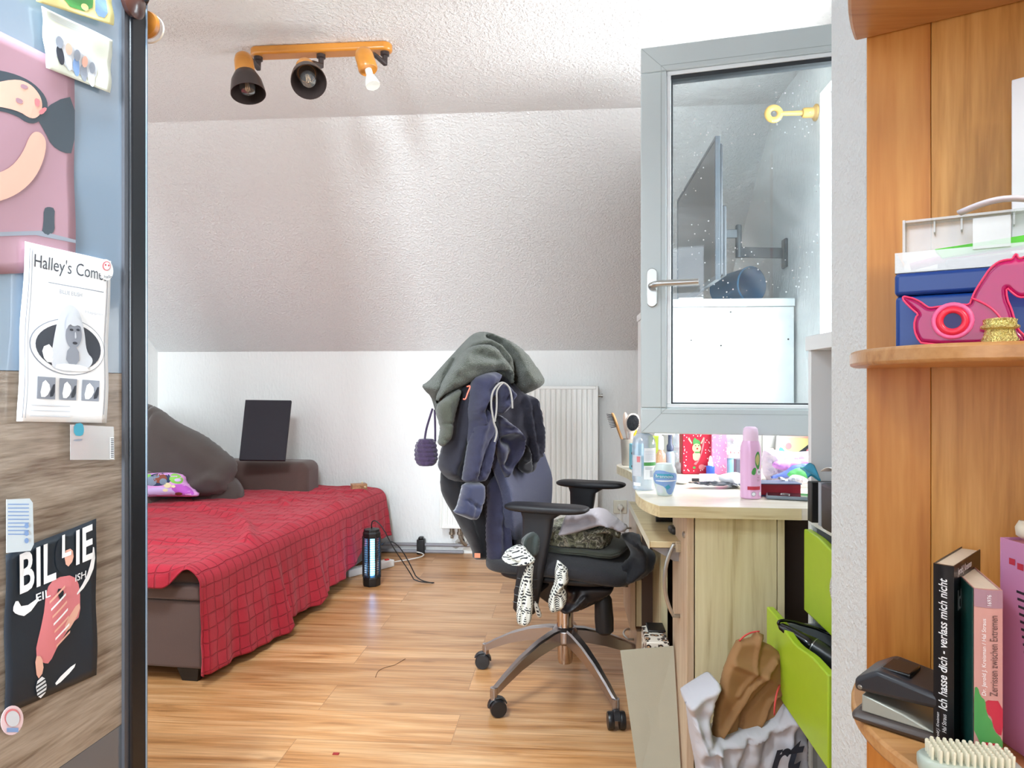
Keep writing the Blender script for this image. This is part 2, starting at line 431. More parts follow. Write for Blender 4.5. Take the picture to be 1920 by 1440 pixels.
fr = MB(); fr.box(hx0, hx1, hy0, hy0+0.05, ZC, ZC+0.05); fr.box(hx0, hx1, hy1-0.05, hy1, ZC, ZC+0.05); fr.box(hx0, hx0+0.05, hy0+0.05, hy1-0.05, ZC, ZC+0.05); fr.box(hx1-0.05, hx1, hy0+0.05, hy1-0.05, ZC, ZC+0.05)
struct('fill_window_roof', fr, mat('fill_window_frame', '#e8e8e6', rough=0.4))  # unseen frame added round the invented ceiling opening
struct('wall_left', MB().box(XL-0.1, XL, YR-0.1, YB+0.1, 0, ZC+0.1), M_wall, smooth=0)
# right wall with the window opening
OY0, OY1, OZ0, OZ1 = 2.0, 2.62, 0.93, 2.12
wr = MB(); RX = XR+0.26
wr.box(XR, RX, 1.39, OY0, 0, ZC); wr.box(XR, RX, OY1, YB, 0, ZC); wr.box(XR, RX, OY0, OY1, 0, OZ0); wr.box(XR, RX, OY0, OY1, OZ1, ZC)
struct('wall_right', wr, M_wall, smooth=0)
# partition whose end stands beside the bookshelf
struct('wall_partition', MB().box(0.490, 1.6, 1.212, 1.372, 0, ZC), M_part, bevel=0.006)
struct('wall_hall', MB().box(1.6, 1.7, YR-0.1, 1.39, 0, ZC), M_wall, smooth=0)
# rear wall (behind the camera) with an opening added to admit the rear fill
wb = MB(); wb.box(XL-0.1, -1.9, YR-0.1, YR, 0, ZC); wb.box(-0.3, 1.7, YR-0.1, YR, 0, ZC); wb.box(-1.9, -0.3, YR-0.1, YR, 0, 0.8); wb.box(-1.9, -0.3, YR-0.1, YR, 2.2, ZC)
struct('wall_rear', wb, M_wall, smooth=0)
M_pvc = mat('white_window_plastic', '#c6cfd0', rough=0.35, var=0.01)
M_pvc2 = mat('white_window_bead', '#f2f5f6', rough=0.3, var=0.01)
M_gasket = mat('dark_gasket', '#2b2f33', rough=0.6)
fr = MB(); fr.box(-1.9, -0.3, YR-0.08, YR-0.02, 0.8, 0.86); fr.box(-1.9, -0.3, YR-0.08, YR-0.02, 2.14, 2.2)
for x in (-1.9, -0.36): fr.box(x, x+0.06, YR-0.08, YR-0.02, 0.86, 2.14)
struct('fill_window_rear', fr, M_pvc)  # unseen frame added round the invented rear opening

# window 1: fixed frame in the right wall, its casement swung open into the room
win = bpy.data.objects.new('window_1', None); COL.objects.link(win); win['kind'] = 'structure'; win.location = (XR, OY0, OZ0)
f = MB(); a, b_ = XR+0.07, XR+0.14
f.box(a, b_, OY0, OY1, OZ0, OZ0+0.05); f.box(a, b_, OY0, OY1, OZ1-0.05, OZ1); f.box(a, b_, OY0, OY0+0.05, OZ0+0.05, OZ1-0.05); f.box(a, b_, OY1-0.05, OY1, OZ0+0.05, OZ1-0.05)
build('window_frame', f, M_pvc2, win, bevel=0.004)
# sash: local x from hinge towards the handle
H = Vector((0.895, 2.035, 0)); E = Vector((0.2228, 2.174, 0)); SW = (E-H).length
ang = math.atan2(E.y-H.y, E.x-H.x)
SM = rz(ang, H); Z0, Z1 = 0.933, 2.083; FWd = 0.076
s = MB(SM); t = 0.031
# y>0 in this frame looks away from the viewer (local y = left of hinge->handle); build symmetric
s.box(0, SW, -t, t, Z0, Z0+FWd); s.box(0, SW, -t, t, Z1-FWd, Z1); s.box(0, FWd, -t, t, Z0+FWd, Z1-FWd); s.box(SW-FWd, SW, -t, t, Z0+FWd, Z1-FWd)
sash = build('sash', s, M_pvc, win, bevel=0.004)
s = MB(SM); q = FWd; g = 0.012
for side in (1, -1):
    y0, y1 = sorted((side*0.004, side*0.024))
    s.box(q, SW-q, y0, y1, Z0+q, Z0+q+g); s.box(q, SW-q, y0, y1, Z1-q-g, Z1-q); s.box(q, q+g, y0, y1, Z0+q+g, Z1-q-g); s.box(SW-q-g, SW-q, y0, y1, Z0+q+g, Z1-q-g)
build('glazing_bead', s, M_pvc2, sash, bevel=0.002)
s = MB(SM); q2 = q+g; g2 = 0.004
s.box(q2, SW-q2, -0.012, 0.012, Z0+q2, Z0+q2+g2); s.box(q2, SW-q2, -0.02, 0.02, Z1-q2-0.012, Z1-q2); s.box(q2, q2+g2, -0.012, 0.012, Z0+q2, Z1-q2); s.box(SW-q2-g2, SW-q2, -0.012, 0.012, Z0+q2, Z1-q2)
build('gasket', s, M_gasket, sash)
s = MB(SM)                                  # mitre lines of the welded corners
for (xa, za, xb, zb) in ((SW, Z1, SW-q, Z1-q), (SW, Z0, SW-q, Z0+q)):
    s.tube([(xa-0.003*(1 if xb < xa else -1), t+0.0002, za-0.003*(1 if zb < za else -1)), (xb, t+0.0002, zb)], 0.0008, 6)
for (p0, p1) in (((SW-q+0.016, Z0+q-0.016), (SW-q+0.016, Z1-q+0.016)), ((SW-q+0.016, Z0+q-0.016), (q, Z0+q-0.016)), ((SW-q+0.016, Z1-q+0.016), (q, Z1-q+0.016))):
    s.tube([(p0[0], t+0.0002, p0[1]), (p1[0], t+0.0002, p1[1])], 0.0009, 6)
build('seam', s, mat('seam_grey', '#a8b2b3', rough=0.5), sash)
def glass_mat():
    m = clear('window_glass', '#f4fbfd', amount=0.9, rough=0.02, body=0.0)
    nt = m.node_tree; n = nt.nodes; L = nt.links
    # dried droplets and wipe marks on the pane
    tc = n.new('ShaderNodeTexCoord'); v = n.new('ShaderNodeTexVoronoi'); v.inputs['Scale'].default_value = 55; v.inputs['Randomness'].default_value = 1
    L.new(tc.outputs['Object'], v.inputs['Vector'])
    lt = n.new('ShaderNodeMath'); lt.operation = 'LESS_THAN'; lt.inputs[1].default_value = 0.12; L.new(v.outputs['Distance'], lt.inputs[0])
    nz = n.new('ShaderNodeTexNoise'); nz.inputs['Scale'].default_value = 6; L.new(tc.outputs['Object'], nz.inputs['Vector'])
    gt = n.new('ShaderNodeMath'); gt.operation = 'GREATER_THAN'; gt.inputs[1].default_value = 0.52; L.new(nz.outputs['Fac'], gt.inputs[0])
    ml = n.new('ShaderNodeMath'); ml.operation = 'MULTIPLY'; L.new(lt.outputs[0], ml.inputs[0]); L.new(gt.outputs[0], ml.inputs[1])
    n3 = n.new('ShaderNodeTexNoise'); n3.inputs['Scale'].default_value = 3.5; n3.inputs['Distortion'].default_value = 2.5; n3.inputs['Detail'].default_value = 6; L.new(tc.outputs['Object'], n3.inputs['Vector'])
    rr = n.new('ShaderNodeValToRGB'); rr.color_ramp.elements[0].position = 0.45; rr.color_ramp.elements[0].color = (0, 0, 0, 1)
    rr.color_ramp.elements[1].position = 0.75; rr.color_ramp.elements[1].color = (0.10, 0.10, 0.10, 1); L.new(n3.outputs['Fac'], rr.inputs[0])
    m2 = n.new('ShaderNodeMath'); m2.operation = 'MULTIPLY_ADD'; m2.inputs[1].default_value = 0.85; L.new(ml.outputs[0], m2.inputs[0]); L.new(rr.outputs[0], m2.inputs[2])
    m3 = n.new('ShaderNodeMath'); m3.operation = 'ADD'; m3.inputs[1].default_value = 0.02; m3.use_clamp = True; L.new(m2.outputs[0], m3.inputs[0])
    for nd in n:
        if nd.type == 'MIX_SHADER' and not nd.inputs[0].is_linked: L.new(m3.outputs[0], nd.inputs[0])
    return m
build('glass_pane', MB(SM).box(q2, SW-q2, -0.003, 0.003, Z0+q2, Z1-q2), glass_mat(), sash, smooth=0)
M_steel = mat('brushed_steel', '#b9b9b6', rough=0.28, metal=0.9, var=0.03)
hm = MB(SM); hx = SW-0.034; hz = 1.366; yv = t
# side facing the viewer
vy = t if (SM.to_3x3() @ Vector((0, 1, 0))).y < 0 else -t; sg = 1 if vy > 0 else -1
pl = [(hx+0.0155*math.cos(a)*1.0, hz+(0.042 if math.sin(a) >= 0 else -0.042)+0.0155*math.sin(a)) for a in [2*math.pi*i/24 for i in range(24)]]
hm.prism([(x, z) for x, z in pl], 0, 0.008, Matrix.Translation((0, vy, 0)) @ Matrix(((1, 0, 0, 0), (0, 0, sg, 0), (0, 1, 0, 0), (0, 0, 0, 1))))
hd = build('handle', hm, M_steel, sash, bevel=0.002); hd['label'] = 'brushed steel window handle'
hm = MB(SM); pth = [(hx, vy+sg*0.006, hz)]+[tuple(p) for p in bez((hx, vy+sg*0.03, hz), (hx, vy+sg*0.048, hz), (hx-0.005, vy+sg*0.052, hz+0.003), (hx-0.03, vy+sg*0.052, hz+0.005), 6)]+[(hx-0.135, vy+sg*0.052, hz+0.006)]
hm.tube(pth, 0.0095, 14)
build('handle_lever', hm, M_steel, hd, smooth=50)
# marks of the far jamb: rough plaster edge
# heating pipes along the foot of the back wall
M_pipe = mat('grey_painted_pipe', '#8f8d92', rough=0.45, var=0.15, vscale=12)
for z in (0.015, 0.058):
    pp = MB(); pp.tube([(-1.95, YB-0.03, z), (-0.62 if z > 0.03 else -0.66, YB-0.03, z)], 0.011, 10)
    tag(build('heating_pipe', pp, M_pipe, None), 'thin grey heating pipe along the foot of the back wall, %s of the two' % ('upper' if z > 0.03 else 'lower'), 'pipe', 'heating pipes')
pc = MB(); pc.box(-0.955, -0.905, YB-0.06, YB-0.012, 0.0, 0.095); pc.box(-0.945, -0.915, YB-0.062, YB-0.02, 0.095, 0.11)
tag(build('pipe_clip', pc, mat('black_plastic', '#141416', rough=0.4), None, bevel=0.006), 'black plastic clip over the pipes on the back wall', 'clip')
# wall socket with plug and cord
so = thing('wall_socket', 'cream wall socket with a plug, low on the back wall behind the desk', 'socket', (0.31, YB, 0.29))
M_cream = mat('cream_plastic', '#e4e0cf', rough=0.4, var=0.02)
sc_ = W(1163, 951, 4.43); sx, sz = sc_.x, sc_.z
so.location = (sx, YB, sz)
build('cover_plate', MB().box(sx-0.042, sx+0.042, YB-0.011, YB, sz-0.042, sz+0.042), M_cream, so, bevel=0.004)
build('plug', MB().lathe([(0.019, 0), (0.02, 0.012), (0.014, 0.03), (0.006, 0.034)], (sx, YB-0.011, sz), (0, -1, 0), 20), mat('white_plug', '#d9d6cc', rough=0.45), so)
build('plug_cord', MB().tube(bez((sx, YB-0.04, sz-0.01), (sx+0.006, YB-0.05, sz-0.06), (sx-0.004, YB-0.03, sz-0.15), (sx+0.003, YB-0.02, 0.005)), 0.003, 6), mat('white_cord', '#e6e3da', rough=0.5), so)

# ------------------------------------------------------------------ radiator
M_rad = mat('radiator_enamel', '#eeeeea', rough=0.3, var=0.01)
rd = thing('radiator', 'white ribbed panel radiator on the back wall behind the office chair', 'radiator', (-0.30, YB-0.05, 0.17))
x0, x1, z0, z1, yf = -0.80, 0.185, 0.178, 1.068, YB-0.105
mb = MB(); npts = 30
def radf(u, v):
    x = x0+0.012+(x1-x0-0.024)*u; z = z0+0.02+(z1-z0-0.04)*v
    ph = (u*npts) % 1; ed = min(1, min(v, 1-v)/0.035)
    prof = min(1, max(0, (abs(ph-0.5)-0.17)/0.12)); ins = 0.008*(1-prof)*ed
    return Vector((x, yf+ins, z))
mb.grid(radf, npts*10, 24)
build('front_panel', mb, M_rad, rd, smooth=60)
c = MB(); c.box(x0, x0+0.013, yf-0.004, YB-0.03, z0, z1); c.box(x1-0.013, x1, yf-0.004, YB-0.03, z0, z1)
c.box(x0+0.013, x1-0.013, yf-0.004, YB-0.03, z1-0.02, z1); c.box(x0+0.013, x1-0.013, yf-0.004, YB-0.03, z0, z0+0.02); c.box(x0+0.02, x1-0.02, yf+0.012, YB-0.04, z0+0.03, z1-0.03)
build('casing', c, M_rad, rd, bevel=0.003)
c = MB(); c.lathe([(0.008, 0), (0.008, 0.02), (0.012, 0.02), (0.012, 0.03)], (x1, yf+0.03, z1-0.06), (1, 0, 0), 12)
build('vent_plug', c, M_steel, rd)
c = MB()
for x in (-0.73, -0.68): c.lathe([(0.013, 0), (0.013, 0.03), (0.017, 0.03), (0.017, 0.045), (0.008, 0.05), (0.008, 0.07)], (x, YB-0.06, z0), (0, 0, -1), 14)
c.tube(bez((-0.68, YB-0.06, 0.13), (-0.66, YB-0.06, 0.04), (-0.6, YB-0.03, 0.07), (-0.69, YB-0.03, 0.058)), 0.010, 8)
build('valve', c, mat('old_brass', '#8f8375', rough=0.4, metal=0.6), rd)
# chipped, stained plaster beside the valve
rr_ = random.Random(3); sh = []
for (cx, cy, rx_, ry_, mi, lay) in ((0.55, 0.62, 0.16, 0.30, 0, 0), (0.50, 0.40, 0.24, 0.14, 0, 0), (0.60, 0.75, 0.08, 0.16, 1, 1), (0.50, 0.35, 0.14, 0.07, 1, 1), (0.72, 0.15, 0.22, 0.09, 2, 0), (0.30, 0.22, 0.12, 0.06, 0, 1), (0.63, 0.50, 0.06, 0.12, 2, 2)):
    sh.append(([(cx+rx_*math.cos(a)*rr_.uniform(0.55, 1.1), cy+ry_*math.sin(a)*rr_.uniform(0.55, 1.1)) for a in [2*math.pi*k/16 for k in range(16)]], mi, lay))
sx0, sx1 = W(832, 1000, 4.45).x, W(892, 1000, 4.45).x
print_on('plaster_stain', quad_map(Vector((sx0, YB-0.0006, 0.0)), Vector((sx1, YB-0.0006, 0.0)), Vector((sx1, YB-0.0006, 0.19)), Vector((sx0, YB-0.0006, 0.19))), sh,
         [mat('stain_pale', '#b5aea6', rough=0.9, var=0.2, vscale=60), mat('stain_brown', '#7d6f66', rough=0.9, var=0.3, vscale=60), mat('chip_white', '#d8d3cb', rough=0.9)], bpy.data.objects['wall_back'], step=0.08)
# ================================================================== SOFA BED
SA = math.atan2(-0.079, 1.009)
SO = Vector((-1.314, 2.448, 0)); SF = rz(SA, SO)
M_suede = mat('brown_suede', '#5b4640', rough=0.9, var=0.18, vscale=5, sheen=0.3, bump=0.1, bscale=260)
M_suede2 = mat('dark_taupe_fabric', '#4f4642', rough=0.95, var=0.1, vscale=9, sheen=0.25, bump=0.35, bscale=420)
M_foot = mat('black_sofa_foot', '#1c1a1a', rough=0.5)
sofa = thing('sofa_bed', 'dark brown suede sofa bed pulled out below the red throw', 'sofa', SO, SA)
def rbox(name, x0, x1, y0, y1, z0, z1, m, par, M=None, bev=0.03, seg=4, **k):
    return build(name, MB(M).box(x0, x1, y0, y1, z0, z1), m, par, bevel=bev, seg=seg, **k)
rbox('base', -1.05, -0.0, 0.012, 1.93, 0.05, 0.295, M_suede, sofa, SF, 0.012)
rbox('storage_lid', -1.05, 0.0, 0.0, 1.93, 0.30, 0.352, M_suede, sofa, SF, 0.012)
rbox('mattress', -1.04, -0.012, 0.02, 1.92, 0.352, 0.412, M_suede, sofa, SF, 0.02)
for (x, y) in ((-0.06, 0.06), (-0.04, 1.0), (-0.04, 1.85), (-0.9, 0.08)):
    T_ = SF @ Matrix.Translation((x, y, 0))
    build('leg', MB(T_).loft([[Vector((sx_*a, sy_*a, z)) for sx_, sy_ in ((-1, -1), (1, -1), (1, 1), (-1, 1))] for a, z in ((0.03, 0.0), (0.042, 0.05))]), M_foot, sofa, smooth=20)
def softarm():
    mb = MB(SF)
    mb.box(-1.28, -0.40, 1.70, 1.93, 0.10, 0.605)
    return mb
build('armrest', softarm(), M_suede, sofa, bevel=0.055, seg=6)
rbox('backrest', -1.32, -1.06, 0.0, 1.93, 0.05, 0.60, M_suede, sofa, SF, 0.05, 5)

# loose back cushions
P = W(360, 860, 4.04)
cu = puff('back_cushion', [(285, 759), (302, 768), (330, 790), (368, 808), (395, 824), (420, 845), (441, 862), (445, 880), (436, 902), (430, 925), (380, 932), (300, 935), (262, 934), (262, 870), (268, 815), (276, 775)],
          P, FWD, 0.11, M_suede2, None, folds=[([(290, 775), (283, 810), (272, 850), (268, 890)], -0.03, 6), ([(430, 900), (410, 890), (380, 905), (365, 915)], 0.02, 8)], step=6, k=28, wr=0.02, wf=45, back=0.10)
tag(cu, 'large dark taupe back cushion slumped across the sofa bed', 'cushion')
P = W(240, 850, 4.12)
cu = puff('back_cushion', [(222, 790), (232, 768), (258, 757), (284, 757), (292, 770), (290, 800), (280, 850), (265, 935), (222, 935)], P, FWD, 0.09, M_suede2, None,
          folds=[([(278, 765), (272, 800), (262, 850)], 0.015, 6)], step=7, k=25, wr=0.02, wf=50, back=0.09)
tag(cu, 'dark taupe back cushion standing behind the slumped one at the left', 'cushion')
P = W(400, 905, 4.06)
cu = puff('seat_cushion', [(340, 945), (370, 925), (395, 905), (415, 893), (432, 892), (446, 905), (455, 925), (452, 945)], P, FWD, 0.05, M_suede2, None,
          folds=[([(370, 930), (395, 908), (412, 902)], 0.012, 5), ([(405, 928), (422, 912), (435, 905)], 0.012, 5)], step=5, k=14, back=0.10)
tag(cu, 'flat creased dark cushion tucked under the big cushion by the armrest', 'cushion')

# patterned small pillow
M_pink = mat('pillow_pink', '#e6a8e6', rough=0.85, var=0.05)
P = W(315, 912, 3.88)
pil = puff('throw_pillow', [(225, 893), (262, 889), (300, 886), (320, 886), (338, 888), (345, 893), (347, 903), (360, 916), (375, 928), (366, 932), (320, 931), (285, 931), (230, 936)],
           P, FWD, 0.055, [M_pink], None, step=4, k=16, back=0.07, wr=0.006, wf=25)
tag(pil, 'small pink and green floral pillow in front of the dark cushions', 'pillow')
def pil_map(u, v, h=0): # photo pixel mapping
    return None
def on_surf(obj, shapes, mats, name, P0, T0, step=3):
    """print laid on the front of a puff: ray-cast from the outline along the plane normal"""
    me = obj.data; from mathutils.bvhtree import BVHTree
    bv = BVHTree.FromPolygons([v.co for v in me.vertices], [tuple(p.vertices) for p in me.polygons])
    mb = MB()
    for (ol, mi, lay) in shapes:
        vs, fs, ds, e = fill([Vector(p) for p in ol], step); pts = []; ok = []
        for p in vs:
            r = ray(p.x, p.y).normalized(); hit = bv.ray_cast(EYE, r)
            if hit[0] is None: pts.append(Vector((0, 0, 0))); ok.append(False)
            else: pts.append(hit[0]-r*0.0012*(1+lay)); ok.append(True)
        mb.cur = mi
        used = sorted({i for f in fs if all(ok[i] for i in f) for i in f}); ix = {a: b for b, a in enumerate(used)}
        mb.add([pts[i] for i in used], [tuple(ix[i] for i in f) for f in fs if all(ok[i] for i in f)])
    me2 = bpy.data.meshes.new(name); me2.from_pydata([tuple(p) for p in mb.v], [], mb.f); me2.update()
    for i, p in enumerate(me2.polygons): p.material_index = mb.mi[i]
    return link(name, me2, mats, obj, smooth=180)
PM = [mat('print_green', '#8fcf5e', rough=0.85), mat('print_lilac', '#d9c2f2', rough=0.85), mat('print_brown', '#8a4a3a', rough=0.85), mat('print_grey', '#7f8da0', rough=0.85),
      mat('print_magenta', '#c05fc8', rough=0.85), mat('print_cream', '#f2e6b8', rough=0.85), mat('print_navy', '#2f3c5c', rough=0.85)]
on_surf(pil, [(rect(262, 889, 283, 903), 0, 0), (rounded([(283, 888), (318, 886), (322, 904), (300, 912), (275, 910), (266, 905)]), 6, 0), (disc(300, 897, 13, 9), 2, 1), (disc(284, 902, 10, 9), 3, 1), (disc(306, 903, 7, 6), 3, 2), (disc(293, 893, 6, 3), 3, 2),
      (rounded([(322, 887), (336, 889), (345, 899), (340, 908), (322, 906), (316, 898)]), 0, 0), (rounded([(322, 908), (350, 908), (370, 929), (335, 929), (322, 920)]), 4, 0), (disc(333, 900, 6, 3), 1, 2), (disc(314, 910, 7, 5), 5, 2),
      (rounded([(235, 934), (262, 920), (300, 912), (325, 918), (332, 930), (262, 934)]), 1, 1), (disc(335, 926, 7, 3), 2, 2), (disc(273, 929, 8, 3), 2, 2), (disc(310, 919, 5, 3), 5, 2), (disc(325, 912, 4, 2.5), 5, 2)],
      PM, 'printed_pattern', None, None, step=3)

# red throw: one cloth, top + side drop + short front fold
def throw_mat():
    m = bpy.data.materials.new('red_waffle_throw'); m.use_nodes = True; nt = m.node_tree; n = nt.nodes; L = nt.links; b = n['Principled BSDF']
    b.inputs['Roughness'].default_value = 0.9; b.inputs['Sheen Weight'].default_value = 0.12; b.inputs['Specular IOR Level'].default_value = 0.15
    uv = n.new('ShaderNodeUVMap')
    br = n.new('ShaderNodeTexBrick'); br.offset = 0; br.inputs['Scale'].default_value = 1; br.inputs['Brick Width'].default_value = 0.05; br.inputs['Row Height'].default_value = 0.05
    br.inputs['Mortar Size'].default_value = 0.0032; br.inputs['Mortar Smooth'].default_value = 0.6
    nz0 = n.new('ShaderNodeTexNoise'); nz0.inputs['Scale'].default_value = 7; L.new(uv.outputs[0], nz0.inputs['Vector'])
    wm = n.new('ShaderNodeMix'); wm.data_type = 'RGBA'; wm.blend_type = 'LINEAR_LIGHT'; wm.inputs[0].default_value = 0.012
    L.new(uv.outputs[0], wm.inputs[6]); L.new(nz0.outputs['Color'], wm.inputs[7]); L.new(wm.outputs[2], br.inputs['Vector'])
    nz = n.new('ShaderNodeTexNoise'); nz.inputs['Scale'].default_value = 5; nz.inputs['Detail'].default_value = 5; L.new(uv.outputs[0], nz.inputs['Vector'])
    mx = n.new('ShaderNodeMix'); mx.data_type = 'RGBA'; mx.inputs[6].default_value = lin('#ac2535'); mx.inputs[7].default_value = lin('#c73b4c'); L.new(nz.outputs['Fac'], mx.inputs[0])
    m2 = n.new('ShaderNodeMix'); m2.data_type = 'RGBA'; m2.inputs[7].default_value = lin('#8a1e2e'); L.new(mx.outputs[2], m2.inputs[6])
    ml = n.new('ShaderNodeMath'); ml.operation = 'MULTIPLY'; ml.inputs[1].default_value = 0.38; L.new(br.outputs['Fac'], ml.inputs[0]); L.new(ml.outputs[0], m2.inputs[0])
    L.new(m2.outputs[2], b.inputs['Base Color'])
    bp = n.new('ShaderNodeBump'); bp.inputs['Strength'].default_value = 0.9; bp.inputs['Distance'].default_value = 0.006; bp.invert = True
    L.new(br.outputs['Fac'], bp.inputs['Height'])
    n3 = n.new('ShaderNodeTexNoise'); n3.inputs['Scale'].default_value = 160; L.new(uv.outputs[0], n3.inputs['Vector'])
    b2 = n.new('ShaderNodeBump'); b2.inputs['Strength'].default_value = 0.25; b2.inputs['Distance'].default_value = 0.004
    L.new(n3.outputs['Fac'], b2.inputs['Height']); L.new(bp.outputs[0], b2.inputs['Normal']); L.new(b2.outputs[0], b.inputs['Normal'])
    return m
def interp(tab, t):
    for (a, va), (b, vb) in zip(tab, tab[1:]):
        if t <= b: return va+(vb-va)*max(0, min(1, (t-a)/(b-a)))
    return tab[-1][1]
HEM = [(-0.03, 0.045), (0.3, 0.03), (0.50, 0.022), (0.56, 0.06), (0.85, 0.03), (0.92, 0.06), (1.25, 0.055), (1.5, 0.15), (1.95, 0.13)]
FLARE = [(-0.03, 0.015), (0.25, 0.03), (0.50, 0.085), (0.545, 0.03), (0.7, 0.03), (0.88, 0.07), (0.93, 0.03), (1.3, 0.02), (1.95, 0.03)]
SW_, TW = 1.10, 1.95
ztop = 0.428; R0 = 0.055
ridges = [([(-0.42, 1.55), (-0.40, 1.38), (-0.30, 1.24)], 0.022, 0.022), ([(-0.05, 0.42), (-0.16, 0.62), (-0.35, 0.85), (-0.62, 1.0)], 0.026, 0.024), ([(-0.92, 0.62), (-0.85, 0.50), (-0.72, 0.42), (-0.58, 0.42)], 0.035, 0.022),
          ([(-0.80, 0.75), (-0.76, 0.58), (-0.6, 0.50)], 0.03, 0.022), ([(-1.05, 0.9), (-0.7, 1.0), (-0.45, 1.05)], 0.018, 0.03), ([(-0.95, 0.35), (-0.6, 0.30), (-0.25, 0.33)], 0.012, 0.03), ([(-0.25, 1.75), (-0.1, 1.5), (-0.03, 1.3)], 0.014, 0.03),
          ([(-0.9, 1.2), (-0.6, 1.22), (-0.3, 1.35)], 0.014, 0.025), ([(-0.6, 1.62), (-0.3, 1.66), (-0.05, 1.75)], 0.012, 0.03), ([(-0.75, 0.2), (-0.4, 0.16), (-0.2, 0.2)], 0.008, 0.03)]
def throw_pt(s, t):
    """s: across (m), 0 = right edge of the bed, negative on top; t: along the bed (m), negative hangs over the front"""
    wr = 0.010*noise.noise(Vector((s*3.2, t*5, 1)))+0.007*noise.noise(Vector((s*5, t*20, 4)))+0.004*noise.noise(Vector((s*12, t*38+s*9, 8)))
    tt = max(t, 0.0)
    for pl, a, wd in ridges:
        if s < 0.02:
            dm = min(seg_dist(Vector((s, t)), Vector(pl[j]), Vector(pl[j+1])) for j in range(len(pl)-1)); wr += a*math.exp(-(dm/wd)**2)
    z = ztop+wr; x = s; y = t
    if s > -R0:
        q = s+R0; arc = R0*math.pi/2
        if q < arc:
            a = q/R0; x = -R0+0.02+(R0)*math.sin(a); z = ztop+wr*(1-q/arc)-R0*(1-math.cos(a)); drop = 0
            x -= 0.02*(1-q/arc)
        else:
            drop = q-arc; x = 0.02; z = ztop-R0-drop
        full = ztop-R0-interp(HEM, t); hf = min(1, drop/max(0.05, full))
        fl = interp(FLARE, t-0.03*hf)
        rip = 0.012*math.sin(t*23+1.5*math.sin(t*5))+0.008*math.sin(t*51+2)
        x += hf*fl+hf*rip*0.8+0.004*noise.noise(Vector((t*15, z*15, 2)))*min(1, hf*4)
    if y < 0:
        # rounded over the front edge of the bed
        k = -y; r = 0.04
        b = max(0, min(1, (-R0+0.03-s)/0.10)); b = b*b*(3-2*b)
        if k < r*math.pi/2: yy = -r*math.sin(k/r); zd = r*(1-math.cos(k/r))
        else: yy = -r-0.004*math.sin(s*30); zd = r+(k-r*math.pi/2)
        y = y*0.30*(1-b)+yy*b; z = z-zd*b
    return SF @ Vector((x, y, z))
def throw_mesh():
    mb = MB(); NS, NT = 170, 230
    s0 = -SW_
    def P_(u, v):
        t = -0.10+(TW+0.10)*v
        arc = R0*math.pi/2; full = (ztop-R0-interp(HEM, max(t, -0.03)))
        smax = -R0+arc+full; s = s0+(smax-s0)*u
        # front corner: the side piece starts at the edge
        return throw_pt(s, t)
    def UV(u, v):
        t = -0.10+(TW+0.10)*v; arc = R0*math.pi/2; full = (ztop-R0-interp(HEM, max(t, -0.03))); smax = -R0+arc+full
        return (s0+(smax-s0)*u+2, t+2)
    mb.grid(P_, NS, NT, uv=UV)
    return mb
th = build('throw_blanket', throw_mesh(), throw_mat(), None, smooth=180, solid=0.004)
tag(th, 'red waffle-weave throw blanket draped over the pulled-out sofa bed', 'blanket')
# corner tongue of the throw hanging at the front right corner, with its sewn label
# black canvas
P = W(497, 806, 4.36)
cv = thing('canvas', 'black blank canvas leaning on the wall above the sofa armrest', 'picture', W(492, 863, 4.24))
q = [W(448, 862, 4.15), W(534, 863, 4.15), W(546, 750.5, 4.36), W(460, 749.5, 4.36)]
nb = (q[1]-q[0]).cross(q[3]-q[0]).normalized(); nb = -nb if nb.dot(FWD) < 0 else nb
cm = MB(); vs = q+[p+nb*0.017 for p in q]; cm.add(vs, [(0, 1, 2, 3), (7, 6, 5, 4), (0, 4, 5, 1), (1, 5, 6, 2), (2, 6, 7, 3), (3, 7, 4, 0)])
build('painted_cloth', cm, mat('canvas_black', '#26222a', rough=0.8, var=0.12, vscale=8, bump=0.3, bscale=500), cv, bevel=0.002)
# small wooden box at the far corner
bx = thing('wooden_box', 'small wooden box on the far corner of the red throw', 'box', W(673, 914, 4.32))
P = W(673, 915, 4.32); zb = 0.436
M_box = wood('small_box_wood', '#c99a72', '#8a5a3c', 'X', 2)
T_ = Matrix.Translation((P.x, P.y, zb)) @ Matrix.Rotation(0.5, 4, 'Z')
build('body', MB(T_).box(-0.045, 0.045, -0.03, 0.03, 0, 0.038), M_box, bx, bevel=0.002)
build('knob', MB(T_).lathe([(0.007, 0), (0.007, 0.006), (0.004, 0.012)], (0.03, -0.03, 0.02), (0, -1, 0), 12).lathe([(0.004, 0), (0.006, 0.006), (0.003, 0.01)], (0.02, 0, 0.038), (0, 0, 1), 10), mat('box_knob', '#e0c9a0', rough=0.4), bx)

